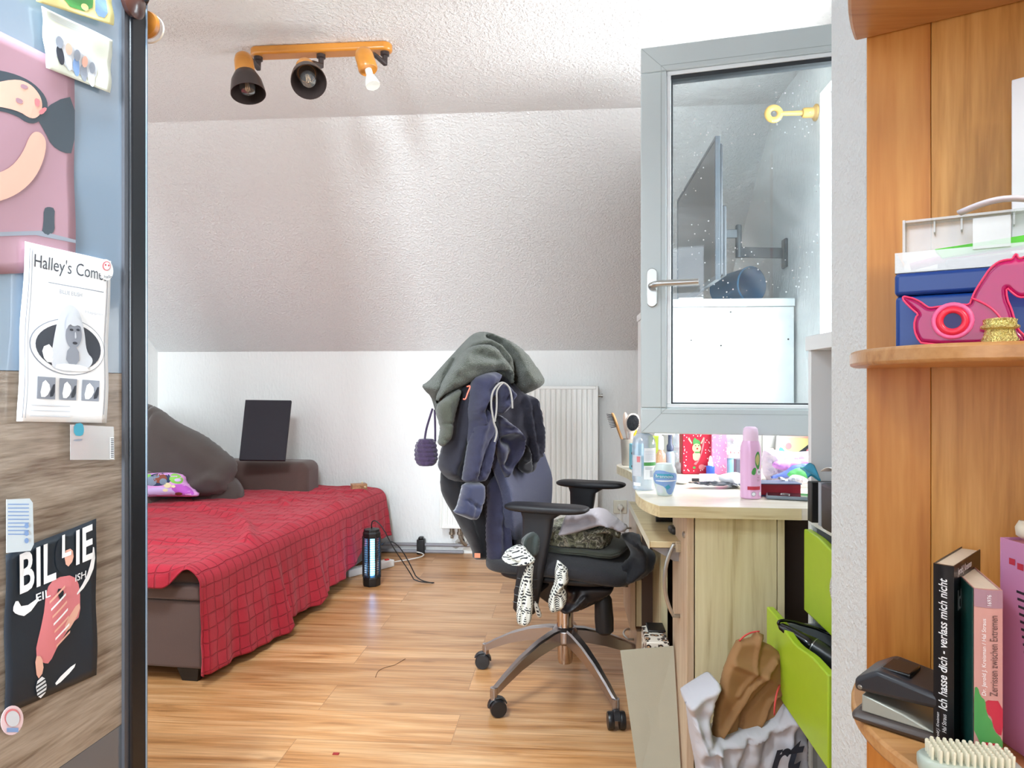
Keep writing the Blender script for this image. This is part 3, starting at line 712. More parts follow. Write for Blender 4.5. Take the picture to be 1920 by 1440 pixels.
# ------------------------------------------------------------------ bug zapper, power strip
zp = at_z(694, 1100, 0.0); zp = Vector((zp.x, zp.y+0.03, 0))
zap = thing('insect_lamp', 'black cylindrical insect lamp glowing blue on the floor beside the bed', 'lamp', zp)
M_blk = MATS['black_plastic']
RZ = 0.047
build('base', MB().lathe([(RZ, 0), (RZ+0.002, 0.01), (RZ+0.002, 0.045), (RZ-0.004, 0.052)], zp, seg=8), M_blk, zap, bevel=0.003, smooth=20)
build('cap', MB().lathe([(RZ-0.004, 0.255), (RZ+0.002, 0.262), (RZ+0.002, 0.282), (RZ-0.003, 0.29), (RZ-0.003, 0.302), (0.012, 0.306)], zp, seg=8), M_blk, zap, bevel=0.003, smooth=20)
g = MB()
for k in range(8):
    a = 2*math.pi*k/8; g.tube([(zp.x+RZ*math.cos(a), zp.y+RZ*math.sin(a), 0.045), (zp.x+RZ*math.cos(a), zp.y+RZ*math.sin(a), 0.262)], 0.0045, 6)
for j in range(17):
    z = 0.058+j*0.012; g.tube([(zp.x+RZ*math.cos(2*math.pi*k/8), zp.y+RZ*math.sin(2*math.pi*k/8), z) for k in range(8)], 0.0014, 5, closed=True)
build('grille', g, M_blk, zap, smooth=60)
build('lamp_tube', MB().lathe([(0.016, 0.055), (0.016, 0.25)], zp, seg=16), mat('uv_tube', '#9fd8ff', emit='#5fb4ff', estr=5), zap)
g = MB()
for k in range(10):
    a = 2*math.pi*(k+.5)/10; g.tube([(zp.x+0.033*math.cos(a), zp.y+0.033*math.sin(a), 0.05), (zp.x+0.033*math.cos(a), zp.y+0.033*math.sin(a), 0.258)], 0.001, 5)
build('wire_grid', g, M_steel, zap)
g = MB(); g.tube(bez(zp+Vector((0, 0, 0.304)), zp+Vector((-0.01, 0, 0.36)), zp+Vector((0.03, 0, 0.365)), zp+Vector((0.07, 0, 0.29)), 8)+
       bez(zp+Vector((0.075, 0, 0.285)), zp+Vector((0.11, 0.02, 0.19)), zp+Vector((0.16, 0.05, 0.12)), zp+Vector((0.21, 0.06, 0.03)), 8)+bez(zp+Vector((0.215, 0.06, 0.02)), zp+Vector((0.24, 0.06, 0.005)), zp+Vector((0.28, 0.05, 0.006)), zp+Vector((0.33, 0.05, 0.006)), 6), 0.0032, 8)
g.tube(bez(zp+Vector((0.05, 0.01, 0.215)), zp+Vector((0.12, 0.02, 0.27)), zp+Vector((0.16, 0.05, 0.18)), zp+Vector((0.22, 0.06, 0.05)), 10)+bez(zp+Vector((0.225, 0.06, 0.04)), zp+Vector((0.25, 0.06, 0.01)), zp+Vector((0.29, 0.045, 0.01)), zp+Vector((0.325, 0.045, 0.006)), 6), 0.0032, 8)
cb = build('cord', g, M_blk, zap, smooth=180)
ps = thing('power_strip', 'white power strip with a red switch behind the blue insect lamp', 'power strip', zp)
a = at_z(640, 1090, 0.0); b = at_z(728, 1068, 0.0); dirv = (b-a); angp = math.atan2(dirv.y, dirv.x)
T_ = rz(angp, Vector(((a+b)/2).to_tuple())); L_ = dirv.length
T_ = Matrix.Translation((0, 0.085, 0)) @ T_
build('body', MB(T_).box(-L_/2, L_/2, -0.026, 0.026, 0.0, 0.042), mat('white_plastic', '#e9e8e3', rough=0.4, var=0.02), ps, bevel=0.006)
g = MB(T_)
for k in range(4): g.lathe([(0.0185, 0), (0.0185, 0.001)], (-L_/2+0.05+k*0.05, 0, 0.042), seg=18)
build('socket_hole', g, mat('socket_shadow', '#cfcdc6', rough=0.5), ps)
build('switch', MB(T_).box(L_/2-0.05, L_/2-0.025, -0.01, 0.01, 0.041, 0.048), mat('red_switch', '#d8322c', rough=0.35), ps, bevel=0.002)
build('cord', MB().tube(bez(T_ @ Vector((L_/2, 0, 0.02)), T_ @ Vector((L_/2+0.05, 0.05, 0.01)), (-0.78, 4.35, 0.01), (-0.95, 4.42, 0.02)), 0.0035, 8), MATS['white_plastic'], ps)

# ================================================================== OFFICE CHAIR
CC = EYE+FWD*2.54+RGT*0.19; CC = Vector((CC.x, CC.y, 0))
fw = FWD*-0.355+RGT*0.935; CA = math.atan2(fw.y, fw.x); CF = rz(CA, CC)
chair = thing('office_chair', 'black fabric swivel office chair with polished steel star base, loaded with clothes', 'chair', CC, CA)
M_cfab = mat('chair_mesh_navy', '#33364e', rough=0.85, var=0.1, bump=0.5, bscale=350, sheen=0.2)
M_cblk = mat('chair_black_fabric', '#1b1a20', rough=0.75, var=0.15, bump=0.4, bscale=400, sheen=0.15)
M_cpl = mat('chair_black_plastic', '#1a191d', rough=0.5, var=0.08, bump=0.1, bscale=500)
M_alu = mat('polished_aluminium', '#a9a2a2', rough=0.24, metal=0.95, var=0.04)
def superbox(name, x0, x1, y0, y1, z0, z1, m, e=0.35, par=chair, warp=None, M=CF, nu=40, nv=24):
    cx, cy, cz = (x0+x1)/2, (y0+y1)/2, (z0+z1)/2; hx_, hy_, hz_ = (x1-x0)/2, (y1-y0)/2, (z1-z0)/2
    sgp = lambda c, p: math.copysign(abs(c)**p, c)
    mb = MB(M)
    def fn(u, v):
        th_ = 2*math.pi*u; ph = math.pi*(v-0.5)
        p = Vector((cx+hx_*sgp(math.cos(ph), e)*sgp(math.cos(th_), e), cy+hy_*sgp(math.cos(ph), e)*sgp(math.sin(th_), e), cz+hz_*sgp(math.sin(ph), e*1.5)))
        return warp(p) if warp else p
    mb.grid(fn, nu, nv, closed_u=True)
    return build(name, mb, m, par, smooth=180)
def seatw(p):
    t = (p.x)/0.25; p.z += -0.03*max(0, t)**3+0.012*math.cos(p.y*8)*0.6; p.z += -0.012*max(0, -t)**2
    return p
superbox('seat', -0.245, 0.27, -0.25, 0.27, 0.438, 0.513, M_cblk, 0.42, warp=seatw, nu=60, nv=30)
def seatu(p): return p
superbox('seat_shell', -0.20, 0.20, -0.20, 0.22, 0.41, 0.447, M_cpl, 0.4)
# backrest, leaning back
def bw(p):
    z = p.z; x = -0.15-0.02*math.sin((z-0.5)*4)
    if z > 0.72: x -= (z-0.72)*0.36
    p.x = x+(p.x)+0.45*(p.y-0.01)**2; return p
superbox('backrest', -0.03, 0.03, -0.225, 0.245, 0.53, 1.14, M_cfab, 0.4, warp=bw, nu=60, nv=40)
build('back_support', MB(CF).tube([(-0.10, 0.01, 0.43), (-0.20, 0.01, 0.44), (-0.235, 0.01, 0.50), (-0.225, 0.01, 0.75), (-0.26, 0.01, 0.9)], [0.02, 0.028, 0.03, 0.028, 0.02], 12), M_cpl, chair, smooth=180)
# arms
for (sy, off) in ((-1, 0.0), (1, 0.05)):
    y = -0.262 if sy < 0 else 0.325; xo = 0.0 if sy < 0 else -0.005
    def pw(p, y=y): p.z += -0.004*math.cos(p.x*9); return p
    pad = superbox('arm_pad', -0.125+xo, 0.155+xo, y-0.045, y+0.045, 0.668, 0.697, M_cfab if False else M_cpl, 0.5, warp=pw)
    yy = y-0.006*sy
    st = MB(CF)
    rings = []
    for (x, z, wx, wy) in ((-0.0+xo, 0.668, 0.075, 0.02), (-0.015+xo, 0.645, 0.052, 0.019), (-0.018+xo, 0.60, 0.048, 0.019), (-0.035+xo, 0.50, 0.045, 0.019), (-0.052+xo, 0.40, 0.043, 0.019), (-0.06+xo, 0.345, 0.040, 0.017), (-0.06+xo, 0.333, 0.032, 0.012)):
        rings.append([Vector((x+wx*math.copysign(abs(math.cos(a))**0.5, math.cos(a)), yy+wy*math.copysign(abs(math.sin(a))**0.5, math.sin(a)), z)) for a in [2*math.pi*k/24 for k in range(24)]])
    st.loft(rings); arm = build('arm_post', st, M_cpl, chair, smooth=60)
    bt = MB(CF); bt.lathe([(0.013, 0), (0.013, 0.005), (0.011, 0.007)], (-0.03+xo, yy+sy*0.019, 0.545), (0, sy, 0), 20)
    build('arm_button', bt, M_cpl, arm, bevel=0.001)
    bt = MB(CF)
    for z in (0.445, 0.418, 0.391, 0.367):
        cx = -0.044+(z-0.45)*0.2+xo
        bt.tube([(cx-0.036, yy+sy*0.0197, z+0.003), (cx-0.01, yy+sy*0.0205, z-0.001), (cx+0.012, yy+sy*0.0205, z), (cx+0.036, yy+sy*0.0197, z+0.005)], 0.0014, 5)
    build('arm_groove', bt, mat('groove_black', '#0c0b0d', rough=0.4), arm)
    br_ = MB(CF); br_.box(-0.10, -0.02, min(y, sy*0.12), max(y, sy*0.12), 0.385, 0.41); build('arm_bracket', br_, M_cpl, chair, bevel=0.008)
build('mechanism', MB(CF).loft([[Vector((x+cxx, y, z)) for x, y in ((-a, -b), (a, -b), (a, b), (-a, b))] for (cxx, a, b, z) in ((0.02, 0.05, 0.05, 0.29), (0.03, 0.12, 0.08, 0.34), (0.03, 0.16, 0.11, 0.39), (0.02, 0.17, 0.13, 0.43))]), M_cpl, chair, bevel=0.012)
build('tension_knob', MB(CF).lathe([(0.02, 0), (0.03, 0.02), (0.033, 0.09), (0.031, 0.13), (0.02, 0.14)], (0.145, -0.03, 0.355), (0.05, 0, -1), 20), M_cpl, chair)
build('gas_column', MB(CF).lathe([(0.030, 0.175), (0.030, 0.30)], (0, 0, 0), seg=28).lathe([(0.024, 0.085), (0.028, 0.10), (0.030, 0.20)], (0, 0, 0), seg=10), mat('chrome_column', '#c2b6b0', rough=0.12, metal=1.0), chair)
build('hub', MB(CF).lathe([(0.036, 0.155), (0.046, 0.165), (0.046, 0.205), (0.036, 0.215), (0.030, 0.216)], (0, 0, 0), seg=30), M_alu, chair, bevel=0.002)
for k in range(5):
    wa = math.radians(150+72*k)+YAW; R = 0.335
    LM = Matrix.Translation(CC) @ Matrix.Rotation(wa, 4, 'Z')
    rings = []
    for (r, zt, h, wd) in ((0.03, 0.212, 0.05, 0.036), (0.07, 0.208, 0.05, 0.034), (0.14, 0.190, 0.047, 0.030), (0.22, 0.158, 0.04, 0.026), (0.29, 0.120, 0.034, 0.022), (0.325, 0.098, 0.030, 0.019), (0.345, 0.088, 0.03, 0.016)):
        w2 = wd/2
        rings.append([Vector((r, y, z)) for (y, z) in ((-w2, zt-h), (-w2, zt-0.006), (-w2+0.005, zt), (w2-0.005, zt), (w2, zt-0.006), (w2, zt-h))])
    lg = build('base_leg', MB(LM).loft(rings), M_alu, chair, smooth=35)
    build('leg_tip', MB(LM).lathe([(0.012, 0.052), (0.0125, 0.09)], (R, 0, 0), seg=14), M_alu, lg)
    ra = [0.5, 2.6, -0.4, 1.9, 0.9][k]; C2 = LM @ Matrix.Translation((R, 0, 0)) @ Matrix.Rotation(ra, 4, 'Z')
    cs = MB(C2)
    for yv_ in (-0.018, 0.018): cs.lathe([(0.012, -0.010), (0.0255, -0.0095), (0.0275, -0.005), (0.0275, 0.005), (0.0255, 0.0095), (0.012, 0.010)], (0.012, yv_, 0.0275), (0, 1, 0), 26)
    ct = build('caster', cs, mat('caster_black', '#17171a', rough=0.35), chair, smooth=40)
    fm = MB(C2)   # hood over the twin wheels
    hr = []
    for i in range(9):
        a = math.radians(20+i*20); hr.append([Vector((0.012+r_*math.cos(a), y_, 0.0275+r_*math.sin(a))) for (r_, y_) in ((0.029, -0.011), (0.033, -0.009), (0.033, 0.009), (0.029, 0.011))])
    fm.loft(hr); fm.lathe([(0.009, 0.05), (0.009, 0.075)], (0, 0, 0), seg=12)
    build('caster_hood', fm, mat('caster_black2', '#201f22', rough=0.4), ct, smooth=40)

# ================================================================== CORNER DESK
M_maple = wood('pale_maple', '#e6d8b0', '#c6b083', 'X', 1.0, rough=0.4, c3='#dccba0')
M_mapleV = wood('pale_maple_upright', '#e8dbb6', '#bda87c', 'Z', 0.8, rough=0.4, c3='#dccda4')
M_mapleP = wood('pale_maple_front', '#dcc3a8', '#c2a384', 'Z', 1.0, rough=0.4)
M_dark = mat('dark_brown_board', '#54433a', rough=0.6, var=0.08)
M_top = wood('desk_top_white_maple', '#efe8da', '#dfd3bd', 'X', 1.0, rough=0.3)
desk = thing('corner_desk', 'pale maple corner desk crowded with bottles below the open window', 'desk', (0.55, 1.875, 0))
dz = 0.762; dt = 0.030
ol = rounded([(0.236, 1.885), (0.218, 1.93), (0.200, 2.02), (0.200, 2.14), (0.222, 2.30), (0.235, 2.48), (0.225, 2.62), (0.196, 2.74), (0.190, 2.82), (0.205, 2.86)], 2, closed=False)
olx = [(0.595, 1.866), (0.2385, 1.878)]+[(p.x, p.y) for p in ol]+[(0.23, 2.864), (0.895, 2.864), (0.895, 1.866)]
build('desktop', MB().prism(olx, dz-dt, dz), [M_top], desk, smooth=30)
# light edge band, follows the outline
eb = MB(); pts = [Vector((p[0], p[1], 0)) for p in [(0.595, 1.866)]+olx[1:-3]]; vs = []; fs = []
for i, p in enumerate(pts):
    t_ = (pts[min(i+1, len(pts)-1)]-pts[max(i-1, 0)]).normalized(); nrm = Vector((t_.y, -t_.x, 0))*(1)
    if nrm.dot(Vector((0.6, 2.5, 0))-p) > 0: nrm = -nrm
    vs += [p+nrm*0.0015+Vector((0, 0, dz-dt)), p+nrm*0.0015+Vector((0, 0, dz-0.0008)), p-nrm*0.001+Vector((0, 0, dz-0.0008)), p-nrm*0.001+Vector((0, 0, dz-dt))]
for i in range(len(pts)-1):
    for k in range(4): fs.append((i*4+k, i*4+(k+1) % 4, (i+1)*4+(k+1) % 4, (i+1)*4+k))
eb.add(vs, fs); build('edge_band', eb, M_maple, desk, smooth=30)
# door cabinet under the near end
build('cabinet_side', MB().box(0.335, 0.545, 1.905, 1.923, 0.0, dz-dt-0.001), M_mapleV, desk, bevel=0.001)
build('cabinet_back', MB().box(0.547, 0.565, 1.905, 2.20, 0.0, dz-dt-0.001), M_mapleV, desk, bevel=0.001)
dr = build('cabinet_door', MB().box(0.313, 0.332, 1.905, 2.16, 0.012, dz-dt-0.004), M_mapleP, desk, bevel=0.0015)
build('door_handle', MB().tube([(0.313, 2.02, 0.63)]+[tuple(p) for p in bez((0.295, 2.02, 0.63), (0.262, 2.02, 0.56), (0.262, 2.02, 0.49), (0.295, 2.02, 0.43), 12)]+[(0.313, 2.02, 0.43)], 0.0055, 10), M_steel, dr, smooth=180)
build('door_lock', MB().lathe([(0.009, 0), (0.009, 0.004), (0.005, 0.006)], (0.313, 1.94, 0.675), (-1, 0, 0), 16), M_steel, dr)
build('cabinet_floor', MB().box(0.335, 0.545, 1.925, 2.19, 0.04, 0.058), M_mapleV, desk)
build('side_panel', MB().box(0.30, 0.32, 2.32, 2.60, 0.0, 0.60), M_mapleV, desk)
build('modesty_panel', MB().box(0.567, 0.89, 2.02, 2.035, 0.0, dz-dt-0.001), M_dark, desk)
# keyboard tray pulled out towards the chair
tray = build('keyboard_tray', MB().box(0.228, 0.60, 2.02, 2.70, 0.620, 0.638), M_maple, desk, bevel=0.002)
build('tray_lip', MB().box(0.2265, 0.2285, 2.015, 2.70, 0.618, 0.640), mat('pale_edge', '#f0e6cc', rough=0.4), tray)
build('tray_runner', MB().box(0.30, 0.48, 2.004, 2.018, 0.612, 0.642).box(0.302, 0.33, 2.000, 2.006, 0.618, 0.636), mat('runner_beige', '#c9bda3', rough=0.4, metal=0.2), tray, bevel=0.001)
build('pencil_box', MB().add([(0.235, 2.03, 0.617), (0.42, 2.03, 0.617), (0.42, 2.6, 0.617), (0.235, 2.6, 0.617), (0.30, 2.04, 0.578), (0.42, 2.04, 0.578), (0.42, 2.6, 0.578), (0.26, 2.6, 0.598)],
      [(0, 1, 2, 3), (7, 6, 5, 4), (0, 4, 5, 1), (1, 5, 6, 2), (2, 6, 7, 3), (3, 7, 4, 0)]), mat('grey_translucent', '#9a9a9e', rough=0.3), tray)
# drawer tower at the far end of the desk
tw = build('drawer_tower', MB().box(0.262, 0.60, 2.55, 2.86, 0.0, 0.60), M_dark, desk, bevel=0.002)
for (z0_, z1_, out) in ((0.012, 0.20, 0.0), (0.205, 0.40, 0.022), (0.405, 0.585, 0.0)):
    d_ = build('drawer', MB().box(0.243-out, 0.262-out, 2.55, 2.86, z0_, z1_), M_mapleP, desk, bevel=0.0015)
    zc = (z0_+z1_)/2+0.03
    build('drawer_handle', MB().tube([(0.243-out, 2.65, zc)]+[tuple(p) for p in bez((0.225-out, 2.65, zc), (0.205-out, 2.68, zc), (0.205-out, 2.73, zc), (0.225-out, 2.76, zc), 8)]+[(0.243-out, 2.76, zc)], 0.004, 8), M_steel, d_, smooth=180)
    if out: build('drawer_box', MB().box(0.243, 0.262, 2.56, 2.85, z0_+0.01, z1_-0.02), M_mapleV, d_)

# grey cardboard sheet leaning against the cabinet, leopard box behind it
q = [at_z(1190, 1520, 0.0)]
b0 = Vector((0.165, 2.01, 0)); b1 = Vector((0.318, 1.985, 0))
tb0 = W(1163, 1221, 2.05); tb1 = W(1280, 1213, 2.07)
vb0 = W(1197, 1560, 1.93); vb0.z = 0.002; vb1 = W(1300, 1560, 1.93); vb1.z = 0.002
quad = [vb0, Vector((0.308, vb1.y, 0.002)), Vector((0.308, tb1.y, tb1.z)), tb0]
nb = Vector((0.05, 1, 0.1)).normalized()
cm = MB(); cm.add(quad+[p+nb*0.006 for p in quad], [(0, 1, 2, 3), (7, 6, 5, 4), (0, 4, 5, 1), (1, 5, 6, 2), (2, 6, 7, 3), (3, 7, 4, 0)])
tag(build('cardboard_sheet', cm, mat('grey_card', '#b3ac98', rough=0.85, var=0.05, vscale=20, bump=0.1, bscale=500), None, smooth=0), 'plain grey-beige cardboard sheet leaning beside the desk cabinet', 'board')
def leopard():
    m = bpy.data.materials.new('leopard_print'); m.use_nodes = True; nt = m.node_tree; n = nt.nodes; L = nt.links; b = n['Principled BSDF']
    tc = n.new('ShaderNodeTexCoord'); v = n.new('ShaderNodeTexVoronoi'); v.inputs['Scale'].default_value = 55; L.new(tc.outputs['Object'], v.inputs['Vector'])
    r = n.new('ShaderNodeValToRGB'); e = r.color_ramp.elements; r.color_ramp.interpolation = 'CONSTANT'
    e[0].position = 0; e[0].color = lin('#c49a72'); e[1].position = 0.25; e[1].color = lin('#2c211d'); k = e.new(0.48); k.color = lin('#efe6d8')
    L.new(v.outputs['Distance'], r.inputs[0]); L.new(r.outputs[0], b.inputs['Base Color']); return m
lb = thing('patterned_box', 'leopard-print box with a black lid behind the cardboard sheet', 'box', (0.28, 2.24, 0))
build('body', MB().box(0.232, 0.298, 2.12, 2.27, 0.0, 0.318), leopard(), lb, bevel=0.003)
build('lid', MB().box(0.245, 0.299, 2.20, 2.275, 0.319, 0.326), M_blk, lb, bevel=0.003)

# ------------------------------------------------------------------ white storage unit with green drawers
M_wh = mat('white_laminate', '#e8e9e8', rough=0.35, var=0.01)
M_wh2 = mat('white_laminate_front', '#f4f5f5', rough=0.35, var=0.01)
M_grn = mat('lime_green_front', '#a9c62c', rough=0.35, var=0.04, vscale=30)
un = thing('storage_unit', 'white open storage unit with lime green drawers beside the partition', 'shelf', (0.75, 1.64, 0))
ux0, ux1, uy0, uy1, uz = 0.606, 0.885, 1.40, 1.83, 1.20
build('side_board', MB().box(ux0, ux1, uy1, uy1+0.02, 0, uz-0.036), M_wh, un, bevel=0.0015)
build('side_board', MB().box(ux0, ux1, uy0-0.02, uy0, 0, uz-0.036), M_wh, un, bevel=0.0015)
build('top_board', MB().box(ux0-0.006, ux1, uy0-0.02, uy1+0.024, uz-0.036, uz), M_wh, un, bevel=0.0015)
build('back_board', MB().box(ux1-0.01, ux1, uy0, uy1, 0, uz-0.036), M_wh, un)
build('shelf_board', MB().box(ux0, ux1-0.01, uy0, uy1, 0.728, 0.748), M_wh, un, bevel=0.0015)
build('shelf_board', MB().box(ux0+0.02, ux1-0.01, uy0, uy1, 0.05, 0.07), M_wh, un, bevel=0.0015)
def gdrawer(x, z0, z1, curve):
    fm = MB(); n_ = 14; pl = []
    for i in range(n_+1):
        t_ = i/n_; dip = curve*math.sin(math.pi*min(1, max(0, (t_-0.18)/0.64)))**2
        pl.append((uy0+0.004+(uy1-uy0-0.008)*t_, z1-dip))
    prof = [(uy0+0.004, z0)]+pl+[(uy1-0.004, z0)]
    vs = [Vector((xx, y, z)) for xx in (x, x+0.018) for (y, z) in prof]; k = len(prof)
    fm.add(vs, [tuple(range(k)), tuple(range(2*k-1, k-1, -1))]+[(i, (i+1) % k, k+(i+1) % k, k+i) for i in range(k)])
    d_ = build('drawer', fm, M_grn, un, bevel=0.003, smooth=30)
    bx_ = MB(); bx_.box(x+0.018, ux1-0.03, uy0+0.02, uy0+0.03, z0+0.01, z1-0.035); bx_.box(x+0.018, ux1-0.03, uy1-0.03, uy1-0.02, z0+0.01, z1-0.035); bx_.box(x+0.018, ux1-0.03, uy0+0.03, uy1-0.03, z0+0.01, z0+0.018)
    build('drawer_box', bx_, mat('grey_drawer_box', '#7d8082', rough=0.5), d_)
    return d_
d1 = gdrawer(0.588, 0.515, 0.718, 0.012); d2 = gdrawer(0.497, 0.340, 0.522, 0.014)
rp = MB(); rp.tube([tuple(p) for p in bez((0.592, 1.55, 0.70), (0.535, 1.53, 0.69), (0.535, 1.51, 0.61), (0.59, 1.52, 0.60), 14)], 0.006, 10)
build('rope_handle', rp, mat('white_rope', '#d8d5cb', rough=0.9, bump=1.0, bscale=300), d1, smooth=180)
tr = MB(); tr.box(ux0+0.001, ux0+0.012, uy1-0.012, uy1, 0.05, 0.72)
build('rail_strip', tr, mat('rail_light', '#cfd0cf', rough=0.4), un)

# ------------------------------------------------------------------ white tall cabinet in the corner, television
cb_ = thing('tall_cabinet', 'white tall cabinet in the corner below the television, seen through the window pane', 'cabinet', (0.6, 3.1, 0))
build('body', MB().box(0.345, 0.888, 2.875, 3.55, 0, 1.385), M_wh2, cb_, bevel=0.001)
build('top_board', MB().box(0.340, 0.890, 2.868, 3.552, 1.387, 1.418), M_wh2, cb_, bevel=0.002)
hm = MB()
for (px_, py_) in ((1296, 638), (1478, 636), (1352, 648), (1370, 585), (1325, 565)):
    p = on_plane(px_, py_, Vector((0.5, 2.874, 1)), Vector((0, 1, 0))); hm.lathe([(0.0035, 0), (0.0035, 0.001)], p, (0, -1, 0), 10)
build('screw_hole', hm, mat('hole_dark', '#26282a', rough=0.8), cb_)
tv = thing('television', 'flat black television on a wall arm seen edge-on through the window pane', 'television', (0.545, 3.05, 1.7))
ty0, ty1, tz0, tz1 = 2.60, 3.50, 1.455, 1.972; txs = 0.530
build('screen', MB().box(txs, txs+0.002, ty0+0.012, ty1-0.012, tz0+0.016, tz1-0.012), mat('tv_screen', '#202428', rough=0.12, spec=0.6, var=0.02), tv)
build('bezel', MB().box(txs-0.002, txs+0.016, ty0, ty1, tz0, tz0+0.016).box(txs-0.002, txs+0.016, ty0, ty1, tz1-0.012, tz1).box(txs-0.002, txs+0.016, ty0, ty0+0.012, tz0+0.016, tz1-0.012).box(txs-0.002, txs+0.016, ty1-0.012, ty1, tz0+0.016, tz1-0.012), mat('tv_bezel', '#5b626a', rough=0.35, metal=0.3), tv, bevel=0.001)
build('rear_case', MB().box(txs+0.016, txs+0.03, ty0+0.02, ty1-0.02, tz0+0.02, tz1-0.02).box(txs+0.03, txs+0.05, ty0+0.05, ty1-0.15, tz0+0.02, tz0+0.28), mat('tv_case', '#3a3f45', rough=0.45), tv, bevel=0.006)
arm_ = thing('television_bracket', 'grey jointed wall arm holding the television', 'bracket', (0.89, 3.05, 1.6))
M_armg = mat('arm_grey', '#5f656b', rough=0.4, metal=0.4)
def wp(px_, py_, d): return W(px_, py_, d)
ym = 3.0
pa = MB()
A0 = Vector((0.58, 2.98, 1.695)); J = Vector((0.695, 2.985, 1.665)); 
pa.box(0.58, 0.695, 2.975, 2.99, 1.68, 1.715)
build('upper_arm', pa, M_armg, arm_, bevel=0.003)
build('joint', MB().lathe([(0.013, 1.60), (0.013, 1.73), (0.009, 1.735)], (0.70, 2.985, 0), (0, 0, 1), 16), M_armg, arm_)
build('lower_arm', MB().add([(0.70, 2.975, 1.60), (0.70, 2.975, 1.643), (0.885, 3.01, 1.60), (0.885, 3.01, 1.643), (0.70, 2.99, 1.60), (0.70, 2.99, 1.643), (0.885, 3.025, 1.60), (0.885, 3.025, 1.643)],
      [(0, 2, 3, 1), (4, 5, 7, 6), (0, 1, 5, 4), (2, 6, 7, 3), (1, 3, 7, 5), (0, 4, 6, 2)]), mat('arm_dark', '#3b4147', rough=0.4, metal=0.3), arm_, bevel=0.003)
build('wall_plate', MB().box(0.888, 0.90, 2.99, 3.045, 1.56, 1.68), MATS['arm_dark'], arm_, bevel=0.004)
build('tv_plate', MB().box(0.562, 0.58, 2.90, 3.06, 1.63, 1.76), M_armg, arm_, bevel=0.003)
# blue bin lying on the cabinet
bn = MB(); c0 = Vector((0.775, 3.06, 1.499)); axd = Vector((-0.45, 0.85, 0.0)).normalized()
bn.lathe([(0.0745, 0), (0.078, 0.003), (0.078, 0.008), (0.074, 0.012), (0.062, 0.20), (0.0, 0.20)], c0, axd, 30, caps=False).lathe([(0.0725, 0.0), (0.06, 0.196), (0.0, 0.196)], c0, axd, 30, caps=False)
tag(build('waste_bin', bn, mat('blue_plastic', '#2f80b0', rough=0.4, var=0.04), None, smooth=50), 'blue plastic bin lying on its side on top of the tall white cabinet', 'bin')
# curtain rod holder on the right wall
hold = thing('curtain_rod_holder', 'yellow-orange curtain rod holder high on the right wall', 'holder', (0.9, 2.45, 2.07))
M_beech = mat('lacquered_beech', '#e2b25c', rough=0.35, var=0.08, vscale=20)
hp = on_plane(1531, 211, Vector((XR, 0, 0)), Vector((1, 0, 0))); hold.location = hp
build('wall_cup', MB().lathe([(0.030, 0), (0.030, 0.006), (0.022, 0.012), (0.019, 0.014), (0.018, 0.045), (0.015, 0.05)], hp, (-1, 0, 0), 20), M_beech, hold)
build('rod', MB().lathe([(0.009, 0.04), (0.008, 0.13)], hp, (-1, 0, 0), 14), M_beech, hold)
rc = hp+Vector((-0.152, 0, 0)); ringp = [rc+Vector((0.0225*math.cos(a), 0.0, 0.0225*math.sin(a))) for a in [2*math.pi*k/28 for k in range(28)]]
build('ring', MB().tube([p for p in ringp], 0.0075, 10, closed=True, flat=1.5), M_beech, hold, smooth=180)
# bits on the cabinet below the television
pp = MB(); P0_ = Vector((0.46, 2.95, 1.419)); pp.box(0.445, 0.53, 2.90, 2.99, 1.4185, 1.424); pp.box(0.45, 0.545, 2.92, 3.02, 1.4245, 1.430)
tag(build('paper_stack', pp, mat('paper_white', '#f3f2ee', rough=0.8), None, smooth=0), 'few white papers on the tall cabinet below the television', 'papers')
# ================================================================== WARDROBE (left)
de = 1.40; ed = EYE+FWD*de+RGT*((236-960)/F*de); e2 = EYE+FWD*de+RGT*((265-960)/F*de)
wd_dir = (FWD*1.0+RGT*0.135).normalized()              # along the doors, away from the viewer
wn = Vector((wd_dir.y, -wd_dir.x, 0))                   # face normal, towards the room (+x side)
WE = Vector((e2.x, e2.y, 0)); WA = math.atan2(wd_dir.y, wd_dir.x); WF = rz(WA, WE)   # local x along doors, local y = into the wardrobe
M_frame = mat('black_anodised_profile', '#15171c', rough=0.35, metal=0.3, var=0.05)
M_gglass = mat('blue_grey_gloss_panel', '#8899ab', rough=0.12, spec=0.6, var=0.04, vscale=1.5, coat=0.5)
M_gdark = mat('dark_gloss_panel', '#565d66', rough=0.14, spec=0.6, var=0.04, coat=0.5)
M_wwood = wood('smoked_oak_panel', '#a89a8c', '#6f5f52', 'Y', 1.6, rough=0.18, fine=1.3, c3='#8f8173')
ward = thing('wardrobe', 'tall wardrobe with blue-grey and wood panel door in a black profile, papers taped on', 'wardrobe', WE, WA)
